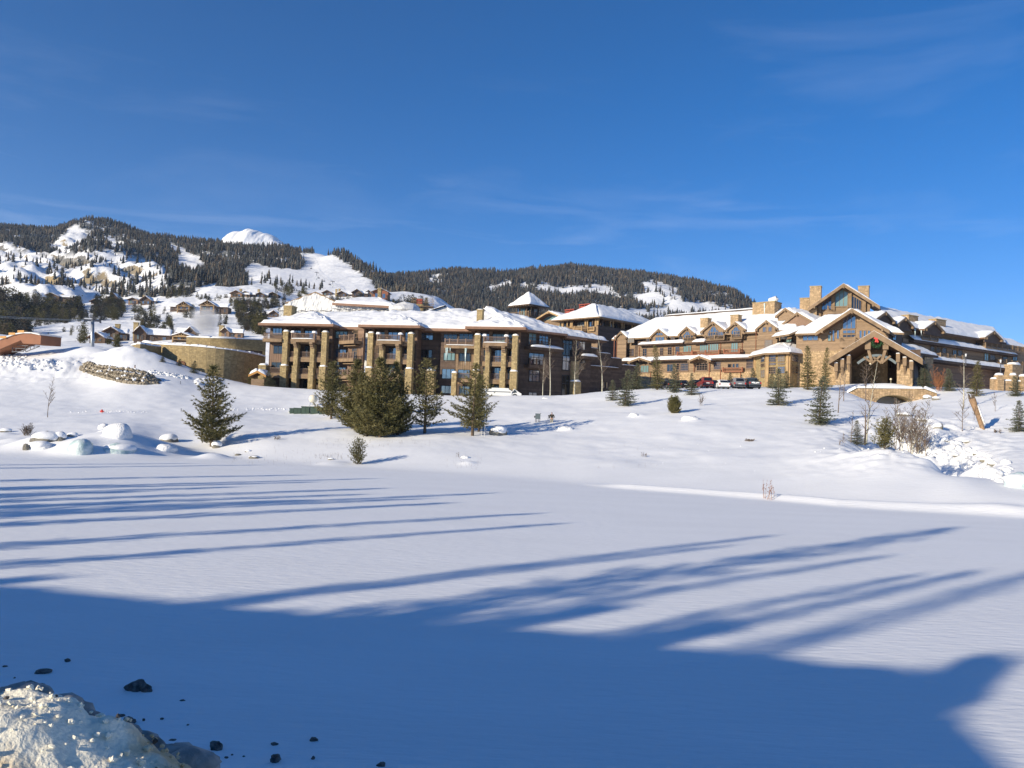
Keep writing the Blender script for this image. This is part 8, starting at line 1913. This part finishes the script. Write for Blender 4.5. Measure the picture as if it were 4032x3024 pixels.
# ------------------------------------------------------------------ roadside snow bank in the near left corner
nx, ny = 190, 150; X = np.linspace(-3.4, -.25, nx)[:, None]*np.ones((1, ny)); Y = np.linspace(1.3, 3.9, ny)[None, :]*np.ones((nx, 1))
crest = np.interp(X, [-3.4, -2.2, -1.75, -1.52, -1.42, -1.28, -1.15, -1.0, -.85, -.70, -.5], [3.96, 3.97, 3.985, 3.985, 3.93, 3.86, 3.80, 3.73, 3.65, 3.50, 3.0])
prof = sstep(1.55, 2.5, Y)**1.4*sstep(3.35, 2.62, Y)**.8; base_ = np.minimum(3.30, ground(X, Y)-.06); Zb = base_+(crest-base_)*prof
rg = np.abs(fbm(X/.16, Y/.16, 4, 13)); Zb = Zb+prof*(rg*.07-.01)+prof*fbm(X/.06, Y/.06, 3, 17)*.016+prof*fbm(X/.4, Y/.45, 3, 27)*.16
XX = X+fbm(X/.12, Y/.12, 3, 33)*.025; YY = Y+fbm(X/.12, Y/.12, 3, 39)*.03
o = np_mesh('snow_bank', np.stack([XX, YY, Zb], -1).reshape(-1, 3), grid_faces(nx, ny), 'dirty_snow', smooth=True)
tag(o, 'sunlit grimy snow bank in the near left corner with tan dirt stains', 'snow bank')
g = random.Random(21); s = MB(); s2 = MB()
for _ in range(900):
    x = g.uniform(-2.2, -.5); y = g.uniform(2.0, 3.0); i = int((x+3.4)/3.15*(nx-1)); j = int((y-1.3)/2.6*(ny-1))
    if not (0 <= i < nx and 0 <= j < ny): continue
    z = Zb[i, j]
    if z < 3.45: continue
    r = g.uniform(.003, .011)*(1.5 if g.random() < .06 else 1); blob(s if g.random() < .93 else s2, (x, y, z+r*.3), (r*1.2, r, r), g.uniform(0, 9), .6, 1 if r < .009 else 2)
tag(s.build('snow_crumbs', 'dirty_snow'), 'small bright crumbs of snow on the near snow bank', kind='stuff')
tag(s2.build('dirt_crumbs', 'dirt_clod'), 'small dark grit on the near snow bank', kind='stuff')
# dark dirty lumps right behind the bank, on the shaded slope
s = MB()
for k in range(46):
    x = g.uniform(-20, 830); y = np.interp(x, [0, 160, 300, 420, 600, 830], [2735, 2715, 2790, 2850, 2925, 3000])+g.uniform(-22, 16); Yd = g.uniform(3.3, 4.2); c = at(x, y, Yd); r = g.uniform(.02, .07)
    blob(s, c-np.array([0, 0, r*.6]), (r*1.6, r*1.2, r), k*.7, .3, 2)
tag(s.build('dirty_lumps', 'grey_snow', smooth=True), 'dark frozen slush lumps behind the near snow bank', kind='stuff')
# clods on the shaded snow
CLD = [(263, 2607, 22, 16), (165, 2702, 24, 14), (172, 2648, 70, 12), (535, 2715, 76, 40), (580, 2722, 36, 30), (57, 2672, 9, 8), (478, 2820, 24, 10), (510, 2850, 42, 30), (565, 2838, 12, 10), (637, 2833, 14, 8), (718, 2762, 22, 8), (738, 2858, 14, 8), (682, 2917, 30, 8), (745, 2957, 30, 12), (758, 2972, 20, 20), (852, 2952, 42, 38), (1080, 2932, 28, 8), (1080, 3000, 38, 34), (1236, 2920, 30, 20), (1233, 2990, 18, 14), (1500, 3018, 34, 20), (915, 2975, 10, 8), (960, 2982, 12, 8), (890, 2985, 14, 8), (20, 2626, 20, 6)]
for k, (x, y, w_, h) in enumerate(CLD):
    P = row_to_ground(lambda a, b: ground(a, b), x, y, 5, 20)
    if P is None: continue
    kk = P[1]/F; s = MB(); blob(s, P+np.array([0, 0, h*kk*.25]), (w_*kk/2, w_*kk*.4, h*kk*.62), k*1.7, .42, 3 if w_ > 25 else 2)
    big = w_ > 60
    tag(s.build('dirt_clod', 'dirt_clod'), 'large grey frozen clod on the shaded snow, left foreground' if big and h > 20 else ('long flat grey clod near the left edge' if big else ('knobby clod touching the large grey one' if (x, y) == (580, 2722) else f"{'tiny' if w_ < 16 else 'small'} dark clod, {'upper' if y < 2720 else ('middle' if y < 2880 else 'lower')} rows, {'left of' if x < 500 else ('just below' if x < 700 else ('right of' if x < 1000 else 'far right of'))} the large grey clod{', nearest the frame' if y > 2990 else ''}")), 'clod', 'frozen clods on the shaded snow')
# ------------------------------------------------------------------ thin cold haze over the valley
hm = bpy.data.materials.new('haze'); hm.use_nodes = True; t = hm.node_tree; t.nodes.clear(); MATS['haze'] = hm
ho = N(t, 'ShaderNodeOutputMaterial'); hp = N(t, 'ShaderNodeVolumePrincipled'); hp.inputs['Color'].default_value = (.62, .78, 1, 1); hp.inputs['Density'].default_value = .000045; hp.inputs['Anisotropy'].default_value = .2
t.links.new(hp.outputs[0], ho.inputs['Volume'])
hz = MB(); hz.add([(-6500, -1500, -3.2), (6500, -1500, -3.2), (6500, 8000, -3.2), (-6500, 8000, -3.2), (-6500, -1500, 1150), (6500, -1500, 1150), (6500, 8000, 1150), (-6500, 8000, 1150)], BOXF)
tag(hz.build('haze', 'haze'), 'thin pale blue haze filling the valley air', kind='stuff')
